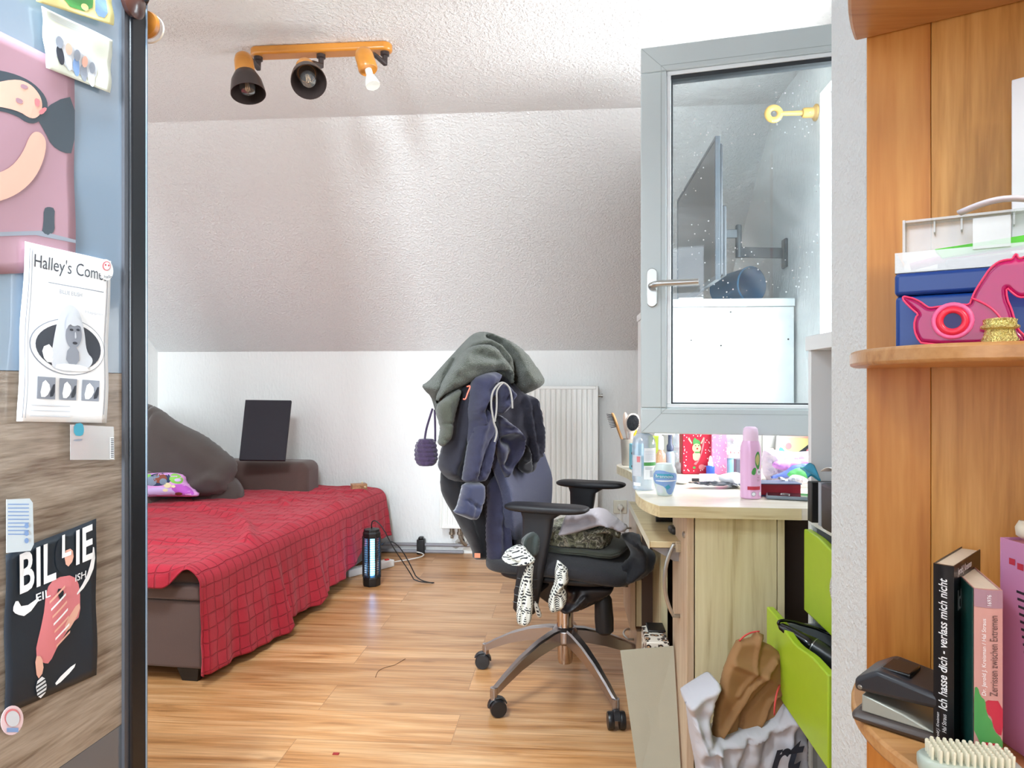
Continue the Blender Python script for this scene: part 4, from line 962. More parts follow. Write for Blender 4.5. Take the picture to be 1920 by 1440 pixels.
# face plane through x-local, y=0 ; profile from x=-0.02..0
FP = WF @ Vector((0, 0, 0)); FN = (WF.to_3x3() @ Vector((0, -1, 0))).normalized()
def onf(px_, py_): return on_plane(px_, py_, FP, FN)
def lx(p): return (WF.inverted() @ p)
xe = lx(onf(236, 700)).x
zl1 = (onf(120, 697)).z; zl2 = onf(236, 1352).z
build('side_profile', MB(WF).box(xe, 0.0, -0.012, 0.03, 0.0, 2.18), M_frame, ward, bevel=0.004)
build('edge_trim', MB(WF).box(-0.004, 0.0005, -0.0135, -0.006, 0.0, 2.18), mat('trim_silver_blue', '#8fa3b8', rough=0.3, metal=0.6), ward, bevel=0.0008)
build('inner_profile', MB(WF).box(xe-0.012, xe, -0.006, 0.02, 0.0, 2.18), mat('profile_grey', '#55565c', rough=0.4, metal=0.4), ward)
build('upper_panel', MB(WF).box(-1.25, xe-0.012, 0.0, 0.02, zl1, 2.18), M_gglass, ward)
build('middle_panel', MB(WF).box(-1.25, xe-0.012, 0.0, 0.02, zl2, zl1-0.001), M_wwood, ward)
build('lower_panel', MB(WF).box(-1.25, xe-0.012, 0.0, 0.02, 0.0, zl2-0.001), M_gdark, ward)
build('carcass', MB(WF).box(-1.25, -0.02, 0.04, 0.6, 0.0, 2.15), mat('carcass_dark', '#4a4744', rough=0.6), ward)

# knobbed hook rail hanging over the wardrobe end
hk = thing('hook_rack', 'round wooden hook knobs at the upper end of the wardrobe door', 'hook', W(256, 40, 1.38))
M_knob = mat('amber_wood_knob', '#c07a2e', rough=0.3, coat=0.4, var=0.2, vscale=25)
kc = W(266, 40, 1.43)
build('knob', MB().lathe([(0.0, 0.0), (0.020, 0.001), (0.026, 0.008), (0.029, 0.016), (0.026, 0.024), (0.0, 0.027)], kc+FWD*0.03, (-FWD), 28, caps=False), M_knob, hk)
build('knob_rim', MB().lathe([(0.029, 0), (0.0305, 0.003), (0.029, 0.006)], kc+FWD*0.034, (-FWD), 28, caps=False), mat('cream_rim', '#efe6d6', rough=0.4), hk)
k2 = W(246, 8, 1.355)
build('knob', MB().lathe([(0.0, 0.0), (0.014, 0.002), (0.028, 0.010), (0.031, 0.02), (0.022, 0.028), (0.0, 0.03)], k2+Vector((-0.012, 0, 0.004)), FN, 28, caps=False), mat('dark_red_wood', '#4a2b24', rough=0.3, coat=0.4), hk)
build('bar', MB().tube([k2+Vector((0, 0, 0.0)), k2+Vector((0.02, 0.02, 0.02)), kc+Vector((0, 0.0, 0.02)), kc], 0.004, 8), M_frame, hk)

# ------------------------------------------------------------------ papers on the wardrobe
INK = [mat('ink_white', '#f1f3f6', rough=0.5), mat('ink_dark', '#2a2d38', rough=0.5), mat('ink_grey', '#8d93a0', rough=0.5), mat('ink_light', '#cfd4dc', rough=0.5), mat('ink_skin', '#e8b3a0', rough=0.5),
       mat('ink_mauve', '#a98390', rough=0.5), mat('ink_hair', '#3c4650', rough=0.5), mat('ink_pink', '#d97f86', rough=0.5), mat('ink_black', '#16202b', rough=0.5), mat('ink_teal', '#3d9bb5', rough=0.5),
       mat('ink_paper', '#dfe3d6', rough=0.6), mat('ink_red', '#c33045', rough=0.5), mat('ink_green', '#4f9a50', rough=0.5), mat('ink_olive', '#c9c07e', rough=0.5), mat('ink_yellow', '#eadf9a', rough=0.5), mat('ink_blue', '#7f9fd0', rough=0.5)]
def sheet(name, corners_px, label, cat, base, lift=0.004, group=None, thick=0.0006):
    """paper held on the wardrobe face; corners given bl, br, tr, tl"""
    c = [onf(*p)+FN*(lift) for p in corners_px]
    r = thing(name, label, cat, (c[0]+c[2])/2)
    mb = MB(); mp = quad_map(*c)
    def fn(u, v): return mp(u, v, 0.002*math.sin(u*7+v*3)*math.sin(v*9))
    mb.grid(fn, 14, 20)
    build('page', mb, INK[base], r, smooth=180, solid=thick)
    def m2(u, v, h=0): return mp(u, v, 0.002*math.sin(u*7+v*3)*math.sin(v*9)+thick/2+h)
    return r, m2
# large mauve poster with a reclining figure
po, mp = sheet('poster', [(-140, 520), (137, 508), (137, 130), (-140, -10)], 'large mauve poster of a reclining dark-haired figure, at the upper left', 'poster', 5, lift=0.003)
def U(px_, py_): # poster uv from photo pixels (approx.)
    u = (px_+140)/277; yb = 520+(508-520)*u; yt = -10+140*u
    return (u, (yb-py_)/(yb-yt))
sh = [(rounded([U(*p) for p in ((-60, 120), (0, 128), (45, 150), (75, 185), (70, 215), (40, 232), (0, 205), (-60, 200))], 2), 6, 0),
      (rounded([U(*p) for p in ((-60, 160), (5, 140), (35, 150), (55, 172), (62, 192), (58, 212), (40, 220), (10, 200), (-60, 190))], 2), 4, 1),
      (rounded([U(*p) for p in ((18, 150), (32, 156), (28, 162), (16, 158))], 1), 5, 2), (rounded([U(*p) for p in ((8, 176), (22, 182), (20, 190), (8, 186))], 1), 5, 2),
      (rounded([U(*p) for p in ((44, 178), (56, 182), (54, 196), (46, 194))], 1), 7, 2), (rounded([U(*p) for p in ((52, 206), (64, 196), (72, 200), (60, 212))], 1), 7, 2),
      (rounded([U(*p) for p in ((50, 215), (90, 185), (136, 180), (136, 288), (110, 285), (85, 270), (70, 245))], 1), 6, 0),
      (rounded([U(*p) for p in ((-60, 330), (-10, 318), (20, 285), (38, 245), (58, 242), (74, 262), (66, 300), (40, 340), (0, 370), (-60, 385))], 2), 4, 1),
      (rounded([U(*p) for p in ((66, 390), (76, 386), (90, 390), (88, 412), (90, 432), (78, 442), (62, 440), (66, 420))], 1), 6, 0),
      ([U(*p) for p in ((-100, 438), (60, 432), (136, 450), (136, 456), (50, 440), (-100, 446))], 2, 0)]
print_on('print', mp, sh, INK, po, step=0.05)
# magazine pages at the top
pg, mp = sheet('magazine_page', [(75, 128), (196, 175), (201, 76), (66, 12)], 'torn cream magazine page with a group photo taped above the mauve poster', 'paper', 10, lift=0.011)
print_on('print', mp, [(rounded([(0.12, 0.15), (0.75, 0.1), (0.78, 0.5), (0.45, 0.62), (0.12, 0.7)], 1), 3, 0)]+[(disc(0.2+0.12*k, 0.52-0.05*k, 0.045, 0.10), 4 if k % 2 else 2, 2) for k in range(5)]+
         [(disc(0.2+0.12*k, 0.30-0.04*k, 0.055, 0.16), [1, 3, 15, 2, 3][k], 1) for k in range(5)]+[(rect(0.1, 0.86+0.03*k, 0.9, 0.87+0.03*k), 3, 1) for k in range(4)], INK, pg, step=0.05)
pg, mp = sheet('magazine_page', [(52, 4), (199, 49), (194, -40), (52, -90)], 'coloured magazine page at the very top of the wardrobe door', 'paper', 14, lift=0.015)
print_on('print', mp, [(rounded([(0.3, 0.1), (0.7, 0.12), (0.72, 0.6), (0.3, 0.7)], 1), 12, 0), (rounded([(0.74, 0.1), (0.9, 0.1), (0.92, 0.6), (0.74, 0.5)], 1), 15, 0), (rounded([(0.05, 0.2), (0.28, 0.15), (0.28, 0.7), (0.05, 0.8)], 1), 3, 0), (disc(0.6, 0.2, 0.05, 0.07), 14, 1)], INK, pg, step=0.06)
# white printed sheet
hc, mp = sheet('printed_sheet', [(20, 790), (190, 793), (199, 490), (36, 453)], 'white printed sheet with an oval portrait, taped across the blue-grey and wood panels', 'poster', 0, lift=0.010)
TXT = INK[1]
sh = [(rect(0.045, 0.02, 0.052, 0.97), 2, 0), (rect(0.075, 0.02, 0.08, 0.97), 2, 0), (rect(0.95, 0.05, 0.956, 0.93), 2, 0), (rect(0.26, 0.795, 0.9, 0.8), 2, 0), (rect(0.09, 0.985, 0.9, 0.99), 3, 0),
      (disc(0.52, 0.44, 0.43, 0.165, 40), 2, 0), (disc(0.52, 0.44, 0.42, 0.16, 40), 0, 1), (disc(0.52, 0.44, 0.375, 0.138, 40), 1, 2),
      (rounded([(0.30, 0.33), (0.32, 0.5), (0.36, 0.62), (0.48, 0.70), (0.60, 0.66), (0.67, 0.55), (0.70, 0.42), (0.80, 0.38), (0.74, 0.32), (0.52, 0.29), (0.36, 0.30)], 2), 3, 3),
      (rounded([(0.20, 0.42), (0.30, 0.45), (0.34, 0.34), (0.24, 0.34)], 1), 0, 3),
      (disc(0.535, 0.515, 0.098, 0.082, 24, 0.1), 2, 4), (rounded([(0.47, 0.44), (0.6, 0.44), (0.62, 0.34), (0.46, 0.34)], 1), 2, 4), (rounded([(0.36, 0.34), (0.70, 0.34), (0.74, 0.30), (0.34, 0.30)], 1), 0, 5),
      (disc(0.50, 0.54, 0.022, 0.007), 1, 5), (disc(0.58, 0.545, 0.022, 0.007), 1, 5), (disc(0.548, 0.465, 0.028, 0.008), 1, 5), (rounded([(0.54, 0.53), (0.552, 0.53), (0.562, 0.495), (0.54, 0.49)], 1), 3, 5),
      (rounded([(0.43, 0.60), (0.50, 0.64), (0.62, 0.60), (0.64, 0.55), (0.58, 0.575), (0.52, 0.56), (0.47, 0.575), (0.43, 0.53)], 1), 3, 6)]
for k, x in enumerate((0.17, 0.42, 0.68)):
    sh += [(rect(x, 0.13+k*0.0, x+0.2, 0.255), 2, 1), (rounded([(x+0.02, 0.14), (x+0.1, 0.14), (x+0.15, 0.2), (x+0.06, 0.25)], 1), 0, 2), (rounded([(x+0.12, 0.14), (x+0.19, 0.15), (x+0.19, 0.24)], 1), 1, 2)]
for k in range(3): sh.append((rect(0.12, 0.03+0.03*k, 0.55, 0.036+0.03*k), 3, 1))
print_on('print', mp, sh, INK, hc, step=0.04)
lettering('heading', "Halley's Comet", mp, (0.10, 0.845, 0.93, 0.945), TXT, hc, bold=-0.004)
lettering('subheading', 'BILLIE EILISH', mp, (0.38, 0.745, 0.63, 0.768), INK[2], hc)
lettering('caption', 'Happier', mp, (0.68, 0.65, 0.92, 0.67), INK[3], hc); 
# hallo sticker, cosmetic sachet stickers
def sticker(name, px_list, label, base, marks, lift=0.013, cat='sticker'):
    pts = [onf(*p) for p in px_list]; c = sum(pts, Vector())/len(pts)
    r = thing(name, label, cat, c)
    mb = MB(); mb.add([p+FN*lift for p in pts]+[p+FN*(lift-0.0006) for p in pts], [tuple(range(len(pts))), tuple(range(2*len(pts)-1, len(pts)-1, -1))]+[(i, (i+1) % len(pts), len(pts)+(i+1) % len(pts), len(pts)+i) for i in range(len(pts))])
    build('backing', mb, base, r, smooth=0)
    def mp2(u, v, h=0): return onf(u, v)+FN*(lift+h)
    if marks: print_on('print', mp2, marks, INK, r, step=6)
    return r, mp2
s1, m_ = sticker('sticker', disc(187, 506, 13, 20, 24, -0.15), 'round white sticker with a pink face at the corner of the white printed sheet', INK[0], [(disc(187, 499, 8, 9), 7, 0), (disc(187, 499, 6, 7), 0, 1), (disc(184, 497, 1.5, 2), 11, 2), (disc(190, 498, 1.5, 2), 11, 2)])
lettering('word', 'hallo', lambda u, v, h=0: m_(u, v, h), (182, 522, 197, 516), INK[1], s1)
s2, m_ = sticker('sticker', disc(14, 1350, 21, 28, 24, 0.2), 'round pale pink sticker near the foot of the wardrobe', mat('sticker_pink', '#e8cfd6', rough=0.5), [(disc(14, 1345, 15, 17), 7, 0), (disc(14, 1347, 13, 15), 3, 1), (rect(2, 1364, 24, 1372), 15, 2)], lift=0.008)
s3, m_ = sticker('sachet', [(118, 796), (200, 800), (202, 862), (118, 862)], 'clear sachet with a teal motif and a barcode taped below the printed sheet', clear('sachet_clear', '#eef3f6', amount=0.7, rough=0.15, body=0.25), [(rounded([(124, 795), (140, 792), (144, 806), (140, 818), (124, 816)], 1), 9, 0), (rounded([(124, 824), (140, 822), (140, 826), (124, 828)], 1), 2, 0), (rect(192, 820, 200, 860), 0, 0)]+[(rect(193.5, 822+k*3.4, 199, 823.6+k*3.4), 1, 1) for k in range(11)], lift=0.014, cat='packaging')
s4, m_ = sticker('label', [(-10, 936), (34, 934), (40, 942), (42, 1020), (36, 1032), (-10, 1036)], 'pale paper label overlapping the black poster at the left edge', mat('label_pale', '#c9d6df', rough=0.5), [(rect(-8, 944+k*7, 32, 946+k*7), 15, 0) for k in range(9)]+[(disc(27, 985+k*14, 4, 5), 15, 1) for k in range(3)], lift=0.02, cat='label')
# black poster with lettering
bp_, mp = sheet('poster', [(2, 1340), (175, 1265), (175, 972), (4, 1040)], 'black poster with white gothic letters and a figure in a striped pink shirt', 'poster', 8, lift=0.006)
sh = [(rounded([(0.28, 0.28), (0.36, 0.5), (0.40, 0.68), (0.5, 0.73), (0.72, 0.70), (0.80, 0.60), (0.80, 0.42), (0.7, 0.40), (0.55, 0.30), (0.45, 0.20), (0.38, 0.22)], 1), 7, 0),
      (rounded([(0.5, 0.95), (0.6, 0.98), (0.7, 0.93), (0.72, 0.80), (0.62, 0.72), (0.5, 0.78)], 2), 8, 1), (rounded([(0.58, 0.88), (0.68, 0.88), (0.70, 0.80), (0.62, 0.76)], 1), 4, 2),
      (rounded([(0.28, 0.29), (0.36, 0.27), (0.38, 0.17), (0.30, 0.13)], 1), 4, 1), (rounded([(0.60, 0.42), (0.78, 0.52), (0.8, 0.46), (0.62, 0.34)], 1), 4, 1),
      (rounded([(0.28, 0.12), (0.38, 0.15), (0.42, 0.04), (0.32, 0.0)], 1), 0, 1), (rounded([(0.5, 0.07), (0.75, 0.14), (0.72, 0.10), (0.52, 0.04)], 1), 0, 1),
      (rounded([(0.5, 0.66), (0.56, 0.55), (0.60, 0.64)], 1), 8, 2), (rounded([(0.06, 0.64), (0.1, 0.70), (0.16, 0.62), (0.36, 0.66), (0.2, 0.56), (0.1, 0.60)], 1), 0, 1), (rounded([(0.95, 0.86), (0.98, 0.72), (0.88, 0.60), (0.72, 0.55), (0.86, 0.64), (0.92, 0.74)], 1), 0, 1)]
for k in range(7): sh.append(([(0.42+0.015*k, 0.60-0.05*k), (0.60+0.01*k, 0.66-0.05*k), (0.60+0.01*k, 0.645-0.05*k), (0.42+0.015*k, 0.585-0.05*k)], 0 if k % 2 else 4, 3))
for k in range(4): sh.append(([(0.29, 0.11-0.025*k), (0.40, 0.125-0.025*k), (0.40, 0.115-0.025*k), (0.29, 0.10-0.025*k)], 8, 3))
print_on('print', mp, sh, INK, bp_, step=0.05)
lettering('title', 'BIL', mp, (0.12, 0.72, 0.50, 0.97), INK[0], bp_, bold=0.02, off=0.003)
lettering('title', 'L', mp, (0.56, 0.84, 0.66, 0.985), INK[0], bp_, bold=0.02, off=0.003)
lettering('title', 'IE', mp, (0.72, 0.76, 0.93, 0.98), INK[0], bp_, bold=0.02, off=0.003)
lettering('subtitle', 'EIL', mp, (0.28, 0.63, 0.43, 0.68), INK[0], bp_, bold=0.01, off=0.003)
lettering('subtitle', 'ISH', mp, (0.72, 0.655, 0.85, 0.70), INK[0], bp_, bold=0.01, off=0.003)

# ================================================================== BOOKSHELF (right)
BO = EYE+FWD*1.05+RGT*0.529; bdir = FWD*-0.545+RGT*0.839; BA = math.atan2(bdir.y, bdir.x); BF = rz(BA, Vector((BO.x, BO.y, 0)))
M_bee = wood('beech_orange', '#dc9a4c', '#bb722c', 'Z', 1.0, rough=0.4, c3='#cf883c')
M_bee2 = wood('beech_light', '#e4aa60', '#c2863e', 'Z', 1.5, rough=0.4, c3='#d6994c')
M_beeS = wood('beech_shelf', '#cf9c66', '#b07a44', 'X', 1.2, rough=0.35, c3='#c48f58')
shelf = thing('bookshelf', 'beech corner bookshelf with rounded shelves beside the white partition', 'bookshelf', (BO.x, BO.y, 0), BA)
build('back_panel', MB(BF).box(-0.004, 0.078, 0.0, 0.016, 0.0, 2.05), M_bee, shelf, bevel=0.001)
build('back_panel', MB(BF).box(0.0785, 0.46, 0.0, 0.018, 0.0, 2.05), M_bee2, shelf, bevel=0.001)
build('side_panel', MB(BF).box(0.46, 0.478, -0.30, 0.018, 0.0, 2.05), M_bee2, shelf, bevel=0.001)
def shelf_board(z, th, a=0.30, b=0.285, x0=-0.020):
    pts = [(x0, -0.001)]+[(x0+a*(1-math.cos(t_)), -0.02-b*math.sin(t_)) for t_ in [math.pi/2*i/20 for i in range(21)]]+[(0.459, -0.02-b), (0.459, -0.001)]
    return build('shelf_board', MB(BF).prism(pts[::-1], z, z+th), M_beeS, shelf, bevel=0.004, smooth=35)
shelf_board(0.617, 0.020); shelf_board(1.103, 0.020, a=0.16); shelf_board(1.591, 0.020, a=0.12, b=0.30); shelf_board(0.14, 0.02)
def onb(px_, py_, y): # photo pixel -> plane parallel to the panel at local y
    P0 = BF @ Vector((0, y, 1)); return on_plane(px_, py_, P0, (BF.to_3x3() @ Vector((0, 1, 0))))
def lb_(p): return BF.inverted() @ p
BN = (BF.to_3x3() @ Vector((0, -1, 0))).normalized()
ZM = 1.1232   # top of middle shelf
ZL = 0.6372   # top of lower shelf
# blue storage box
M_blue = mat('blue_box_plastic', '#0f3d8a', rough=0.35, var=0.03, coat=0.1)
bb = thing('storage_box', 'glossy blue plastic box on the middle beech shelf', 'box', BF @ Vector((0.17, -0.1, ZM)))
ya = -0.165; xa = lb_(onb(1679, 600, ya)).x; zsp = onb(1700, 555, ya).z; zt = onb(1700, 512, ya).z
build('body', MB(BF).box(xa, 0.38, ya, -0.03, ZM, zsp), M_blue, bb, bevel=0.005, seg=4)
build('lid', MB(BF).box(xa-0.001, 0.382, ya-0.002, -0.028, zsp+0.0005, zt), M_blue, bb, bevel=0.005, seg=4)
# clear organiser on top of it
M_clr = clear('frosted_plastic', '#f4f4f0', amount=0.6, rough=0.2, body=0.22, bodycol='#e2e2de')
og = thing('organiser_box', 'clear plastic organiser with an open lid lying on the blue box', 'box', BF @ Vector((0.17, -0.1, zt)))
zo = onb(1690, 473, ya).z
x_, y_ = xa-0.001, ya+0.004
mb = MB(BF); th_ = 0.0018
mb.box(x_, 0.38, y_, y_+th_, zt+0.001, zo); mb.box(x_, x_+th_, y_+th_, -0.03, zt+0.001, zo); mb.box(x_, 0.38, -0.032, -0.03, zt+0.001, zo); mb.box(x_, 0.38, y_+th_, -0.032, zt+0.001, zt+0.003)
build('tray', mb, M_clr, og)
zlid = onb(1690, 418, ya+0.08).z
mb = MB(BF); mb.box(x_+0.004, 0.38, y_+0.09, y_+0.093, zo-0.01, zlid); mb.box(x_+0.004, 0.38, y_+0.065, y_+0.09, zlid-0.003, zlid); mb.box(x_+0.004, x_+0.007, y_+0.06, y_+0.09, zo, zlid)
for xx in (0.085, 0.115, 0.17): mb.box(xx, xx+0.002, y_+0.07, y_+0.09, zlid-0.018, zlid)
build('open_lid', mb, M_clr, og)
ha = MB(BF); 
hp_ = [Vector((0.115+0.085*t_, y_-0.006-0.012*math.sin(math.pi*t_), zlid-0.012+0.008*math.sin(math.pi*t_))) for t_ in [i/14 for i in range(15)]]
ha.tube(hp_, 0.0075, 10, flat=0.45); build('handle', ha, mat('handle_milky', '#eceaf2', rough=0.35), og, smooth=180)
ha = MB(BF); ha.box(0.128, 0.165, y_-0.004, y_-0.001, zo-0.004, zlid-0.02); build('latch', ha, M_clr, og)
# things inside
it = MB(BF); it.add([(0.088, y_+0.02, zo+0.004), (0.26, y_+0.02, zo+0.018), (0.26, y_+0.045, zo+0.018), (0.088, y_+0.045, zo+0.004), (0.096, y_+0.02, zo-0.008), (0.26, y_+0.02, zo+0.006), (0.26, y_+0.045, zo+0.006), (0.096, y_+0.045, zo-0.008)],
      [(0, 1, 2, 3), (7, 6, 5, 4), (0, 4, 5, 1), (1, 5, 6, 2), (2, 6, 7, 3), (3, 7, 4, 0)])
tag(build('green_clip', it, mat('lime_plastic', '#5fe02a', rough=0.35), None, bevel=0.001), 'bright green plastic strip lying across the clear organiser', 'clip')
it = MB(BF); it.tube([(xa+0.014, y_+0.03, zt+0.012), (0.12, y_+0.035, zt+0.024), (0.2, y_+0.04, zt+0.030)], 0.005, 10)
tag(build('pink_pen', it, mat('pink_plastic', '#e88fb8', rough=0.35), None, smooth=180), 'pink pen inside the clear organiser', 'pen')
it = MB(BF); it.box(0.09, 0.28, y_+0.05, y_+0.09, zt+0.005, zt+0.022); it.box(0.1, 0.2, y_+0.012, y_+0.02, zt+0.005, zt+0.016)
tag(build('sticker_sheets', it, mat('violet_grey_stuff', '#8d8499', rough=0.6, var=0.3, vscale=50), None, bevel=0.003), 'violet-grey odds and ends filling the clear organiser', 'papers')
# pink horse cookie cutter
hy = -0.215
HP = onb(1800, 600, hy)
def Z4(l): return [(1600+x/4, 360+y/4) for x, y in l]
M_pk = clear('pink_translucent', '#ff4fa6', amount=0.85, rough=0.1, body=0.36, bodycol='#e0208c')
ho = Z4([(385, 785), (405, 790), (450, 800), (505, 825), (550, 860), (575, 872), (640, 862), (720, 850), (800, 846), (872, 848), (885, 810), (905, 760), (940, 700), (980, 640), (1020, 580), (1080, 530), (1140, 512), (1190, 510), (1205, 480), (1225, 466), (1235, 500), (1262, 500), (1300, 480), (1340, 520), (1390, 640), (1400, 720), (1370, 780), (1300, 790), (1240, 795), (1190, 760), (1145, 715), (1150, 800), (1185, 880), (1205, 950), (1230, 1030), (1290, 1085), (1290, 1140), (1060, 1140), (520, 1150), (470, 1080), (455, 1000), (470, 940), (490, 920), (440, 880), (380, 820), (370, 795)])
hr = puff('cookie_cutter', ho, HP, BN, 0.006, M_pk, None, step=3.0, k=8, rnd=1, back=0.006)
tag(hr, 'translucent pink plastic horse figure standing in front of the blue box', 'toy')
M_rim = mat('neon_pink_rim', '#ff3f72', rough=0.3, var=0.05)
rp_ = [onb(x, y, hy)+BN*0.005 for x, y in [tuple(p) for p in rounded([Vector(p) for p in ho], 1)]]
build('rim', MB().tube(rp_, 0.0011, 6, closed=True), M_rim, hr, smooth=180)
rcx, rcy = 1600+745/4, 360+970/4
cc = onb(rcx, rcy, hy)+BN*0.006; bx1 = (BF.to_3x3() @ Vector((1, 0, 0)))
for (R_, r_, m__) in ((0.0185, 0.0028, mat('pink_ring', '#f06aa0', rough=0.3)), (0.0125, 0.004, mat('red_ring', '#f0304c', rough=0.3))):
    build('ring', MB().tube([cc+bx1*(R_*math.cos(a))+UP*(R_*math.sin(a)) for a in [2*math.pi*k/30 for k in range(30)]], r_, 8, closed=True), m__, hr, smooth=180)
build('eye_hole', MB().lathe([(0.0095, 0), (0.0095, 0.0008)], cc, BN, 24), mat('hole_navy', '#1c1760', rough=0.4), hr)
ln = [onb(x, y, hy)+BN*0.0075 for x, y in [tuple(p) for p in rounded([Vector(p) for p in Z4([(885, 800), (960, 830), (1030, 870), (1080, 920), (1110, 960)])], 2, False)]]
build('strap_line', MB().tube(ln, 0.0012, 6), M_rim, hr, smooth=180)
# gold crown ring
gc = lb_(onb(1600+1100/4, 632, -0.245)); gp = BF @ Vector((gc.x, -0.245, ZM))
zt_ = onb(1875, 597, -0.245).z; s_ = (zt_-ZM)
def wob(a, j): return 1+0.05*math.cos(a*12) if j in (1, 2, 6, 7) else 1
tag(build('crown_ornament', MB().lathe([(0.0155, 0), (0.0165, 0.15*s_), (0.0145, 0.3*s_), (0.0135, 0.55*s_), (0.018, 0.62*s_), (0.018, 0.70*s_), (0.0145, 0.76*s_), (0.0150, 0.95*s_), (0.0125, 1.0*s_), (0.011, 0.9*s_)], gp, seg=48, wob=wob), mat('gold_metal', '#e9dc8e', rough=0.25, metal=0.7, bump=0.8, bscale=300), None, smooth=50), 'tiny golden crown-shaped ornament at the front of the middle shelf', 'ornament')
# white papers standing at right
wp0 = lb_(onb(1895, 300, -0.05)); 
mb = MB(BF @ Matrix.Translation((wp0.x, -0.07, 0)) @ Matrix.Rotation(-0.25, 4, 'Z')); zpt = onb(1895, 162, -0.06).z
mb.box(0, 0.14, 0.0, 0.022, ZM+0.0, zpt); mb.box(0.001, 0.14, -0.004, -0.001, ZM, zpt+0.003)
tag(build('paper_block', mb, mat('paper_cool_white', '#eef1f5', rough=0.6), None, bevel=0.001), 'white paper block standing behind the clear organiser at the right edge', 'paper')

# ------------------------------------------------------------------ books on the lower shelf
def book(label, xl, xr_, yfr, ztop_, depth, cover, pages, tilt=0.0, name='book'):
    """spine towards the viewer at local y = yfr"""
    r = thing(name, label, 'book', BF @ Vector(((xl+xr_)/2, yfr, ZL)))
    T_ = BF @ Matrix.Translation((xl, yfr, ZL)) @ Matrix.Rotation(tilt, 4, 'Z'); w_ = xr_-xl; h_ = ztop_-ZL; c_ = 0.0012
    mb = MB(T_); n_ = 8
    sp = [(c_*0+w_*i/n_, -0.0035*math.sin(math.pi*i/n_)) for i in range(n_+1)]
    ou = sp+[(w_, depth), (w_-c_, depth), (w_-c_, 0.002)]+[(c_, 0.002), (c_, depth), (0, depth)]
    mb.prism(ou, 0, h_); build('cover', mb, cover, r, smooth=30)
    mb = MB(T_); mb.box(c_, w_-c_, 0.003, depth-0.003, 0.0008, h_-0.0015); build('pages', mb, pages, r, smooth=0)
    mpf = lambda u, v, h=0: T_ @ Vector((w_*u, -0.0035*math.sin(math.pi*max(0, min(1, u)))-h, h_*v))
    return r, mpf, T_, w_, h_
M_pages = mat('book_pages', '#e2d4bd', rough=0.8, var=0.05, stretch=(80, 1, 1), bump=0.2, bscale=60)
# black spine paperback: spine px 1750..1790
y1 = -0.16
xl = lb_(onb(1750, 1200, y1)).x; xr2 = lb_(onb(1790, 1200, y1)).x; zt1 = onb(1770, 1058, y1).z
M_bkblack = mat('book_black', '#15161b', rough=0.3, var=0.04)
r_, mpf, T_, w_, h_ = book('thick black paperback with white italic title on its spine', xl, xr2, y1, zt1, 0.125, M_bkblack, M_pages, tilt=-0.22)
lettering('spine_title', 'Ich hasse dich - verlass mich nicht', mpf, (0.30, 0.22, 0.72, 0.93), INK[0], r_, turn=1, shear=0.25, bold=0.015)
lettering('spine_author', 'Jerold J. Kreisman', mpf, (0.18, 0.045, 0.38, 0.20), INK[0], r_, turn=1, shear=0.25)
lettering('spine_author', 'Hal Straus', mpf, (0.48, 0.10, 0.68, 0.20), INK[0], r_, turn=1, shear=0.25)
cmf = lambda u, v, h=0: T_ @ Vector((w_+h, 0.125*u, h_*v))
lettering('cover_text', 'Jerold J. Kreisman', cmf, (0.1, 0.93, 0.6, 0.98), INK[0], r_); lettering('cover_text', 'Ich hasse dich', cmf, (0.1, 0.75, 0.9, 0.86), INK[0], r_)
# rose spine paperback: spine px 1825..1880
y2 = -0.185
xl = lb_(onb(1826, 1250, y2)).x; xr2 = lb_(onb(1882, 1250, y2)).x; zt2 = onb(1850, 1106, y2).z
M_rose = mat('book_rose', '#cf9a92', rough=0.4, var=0.03)
r_, mpf, T_, w_, h_ = book('rose paperback with green and red blotches at the foot of its spine', xl, xr2, y2, zt2, 0.11, M_rose, M_pages, tilt=0.24)
print_on('spine_print', mpf, [(rounded([(0, 0.12), (0, 0.44), (0.12, 0.45), (0.2, 0.40), (0.38, 0.38), (0.42, 0.30), (0.6, 0.27), (0.65, 0.22), (1, 0.17), (1, 0.11)], 1), 12, 0),
         (rounded([(0.28, 0.385), (1.0, 0.385), (1, 0.19), (0.78, 0.20), (0.62, 0.25), (0.6, 0.29), (0.42, 0.31)], 1), 11, 0), (rect(0, 0, 1, 0.12), 11, 1), (rect(0.28, 0.02, 0.72, 0.15), 11, 2)], INK, r_, step=0.06)
print_on('spine_band', mpf, [(rect(0.0, 0.90, 1, 1), 5, 0)], INK, r_, step=0.2)
lettering('spine_title', 'Zerrissen zwischen Extremen', mpf, (0.52, 0.41, 0.80, 0.86), mat('ink_brown', '#5e4440'), r_, turn=1)
lettering('spine_author', 'Dr. Jerold J. Kreisman / Hal Straus', mpf, (0.24, 0.41, 0.42, 0.84), INK[0], r_, turn=1, off=0.002)
lettering('spine_number', '16976', mpf, (0.42, 0.915, 0.56, 0.975), INK[0], r_, turn=1, off=0.002)
lettering('publisher', 'GOLDMANN', mpf, (0.56, 0.03, 0.72, 0.14), INK[0], r_, turn=1, off=0.003); lettering('publisher', 'Mosaik bei', mpf, (0.34, 0.03, 0.48, 0.13), INK[0], r_, turn=1, off=0.003)
dk = MB(T_ @ Matrix.Translation((-0.0018, 0, 0))); dk.box(0, 0.001, 0.0, 0.11, 0.0, h_)
build('dark_cover', dk, mat('cover_dark_teal', '#14413d', rough=0.35), r_)
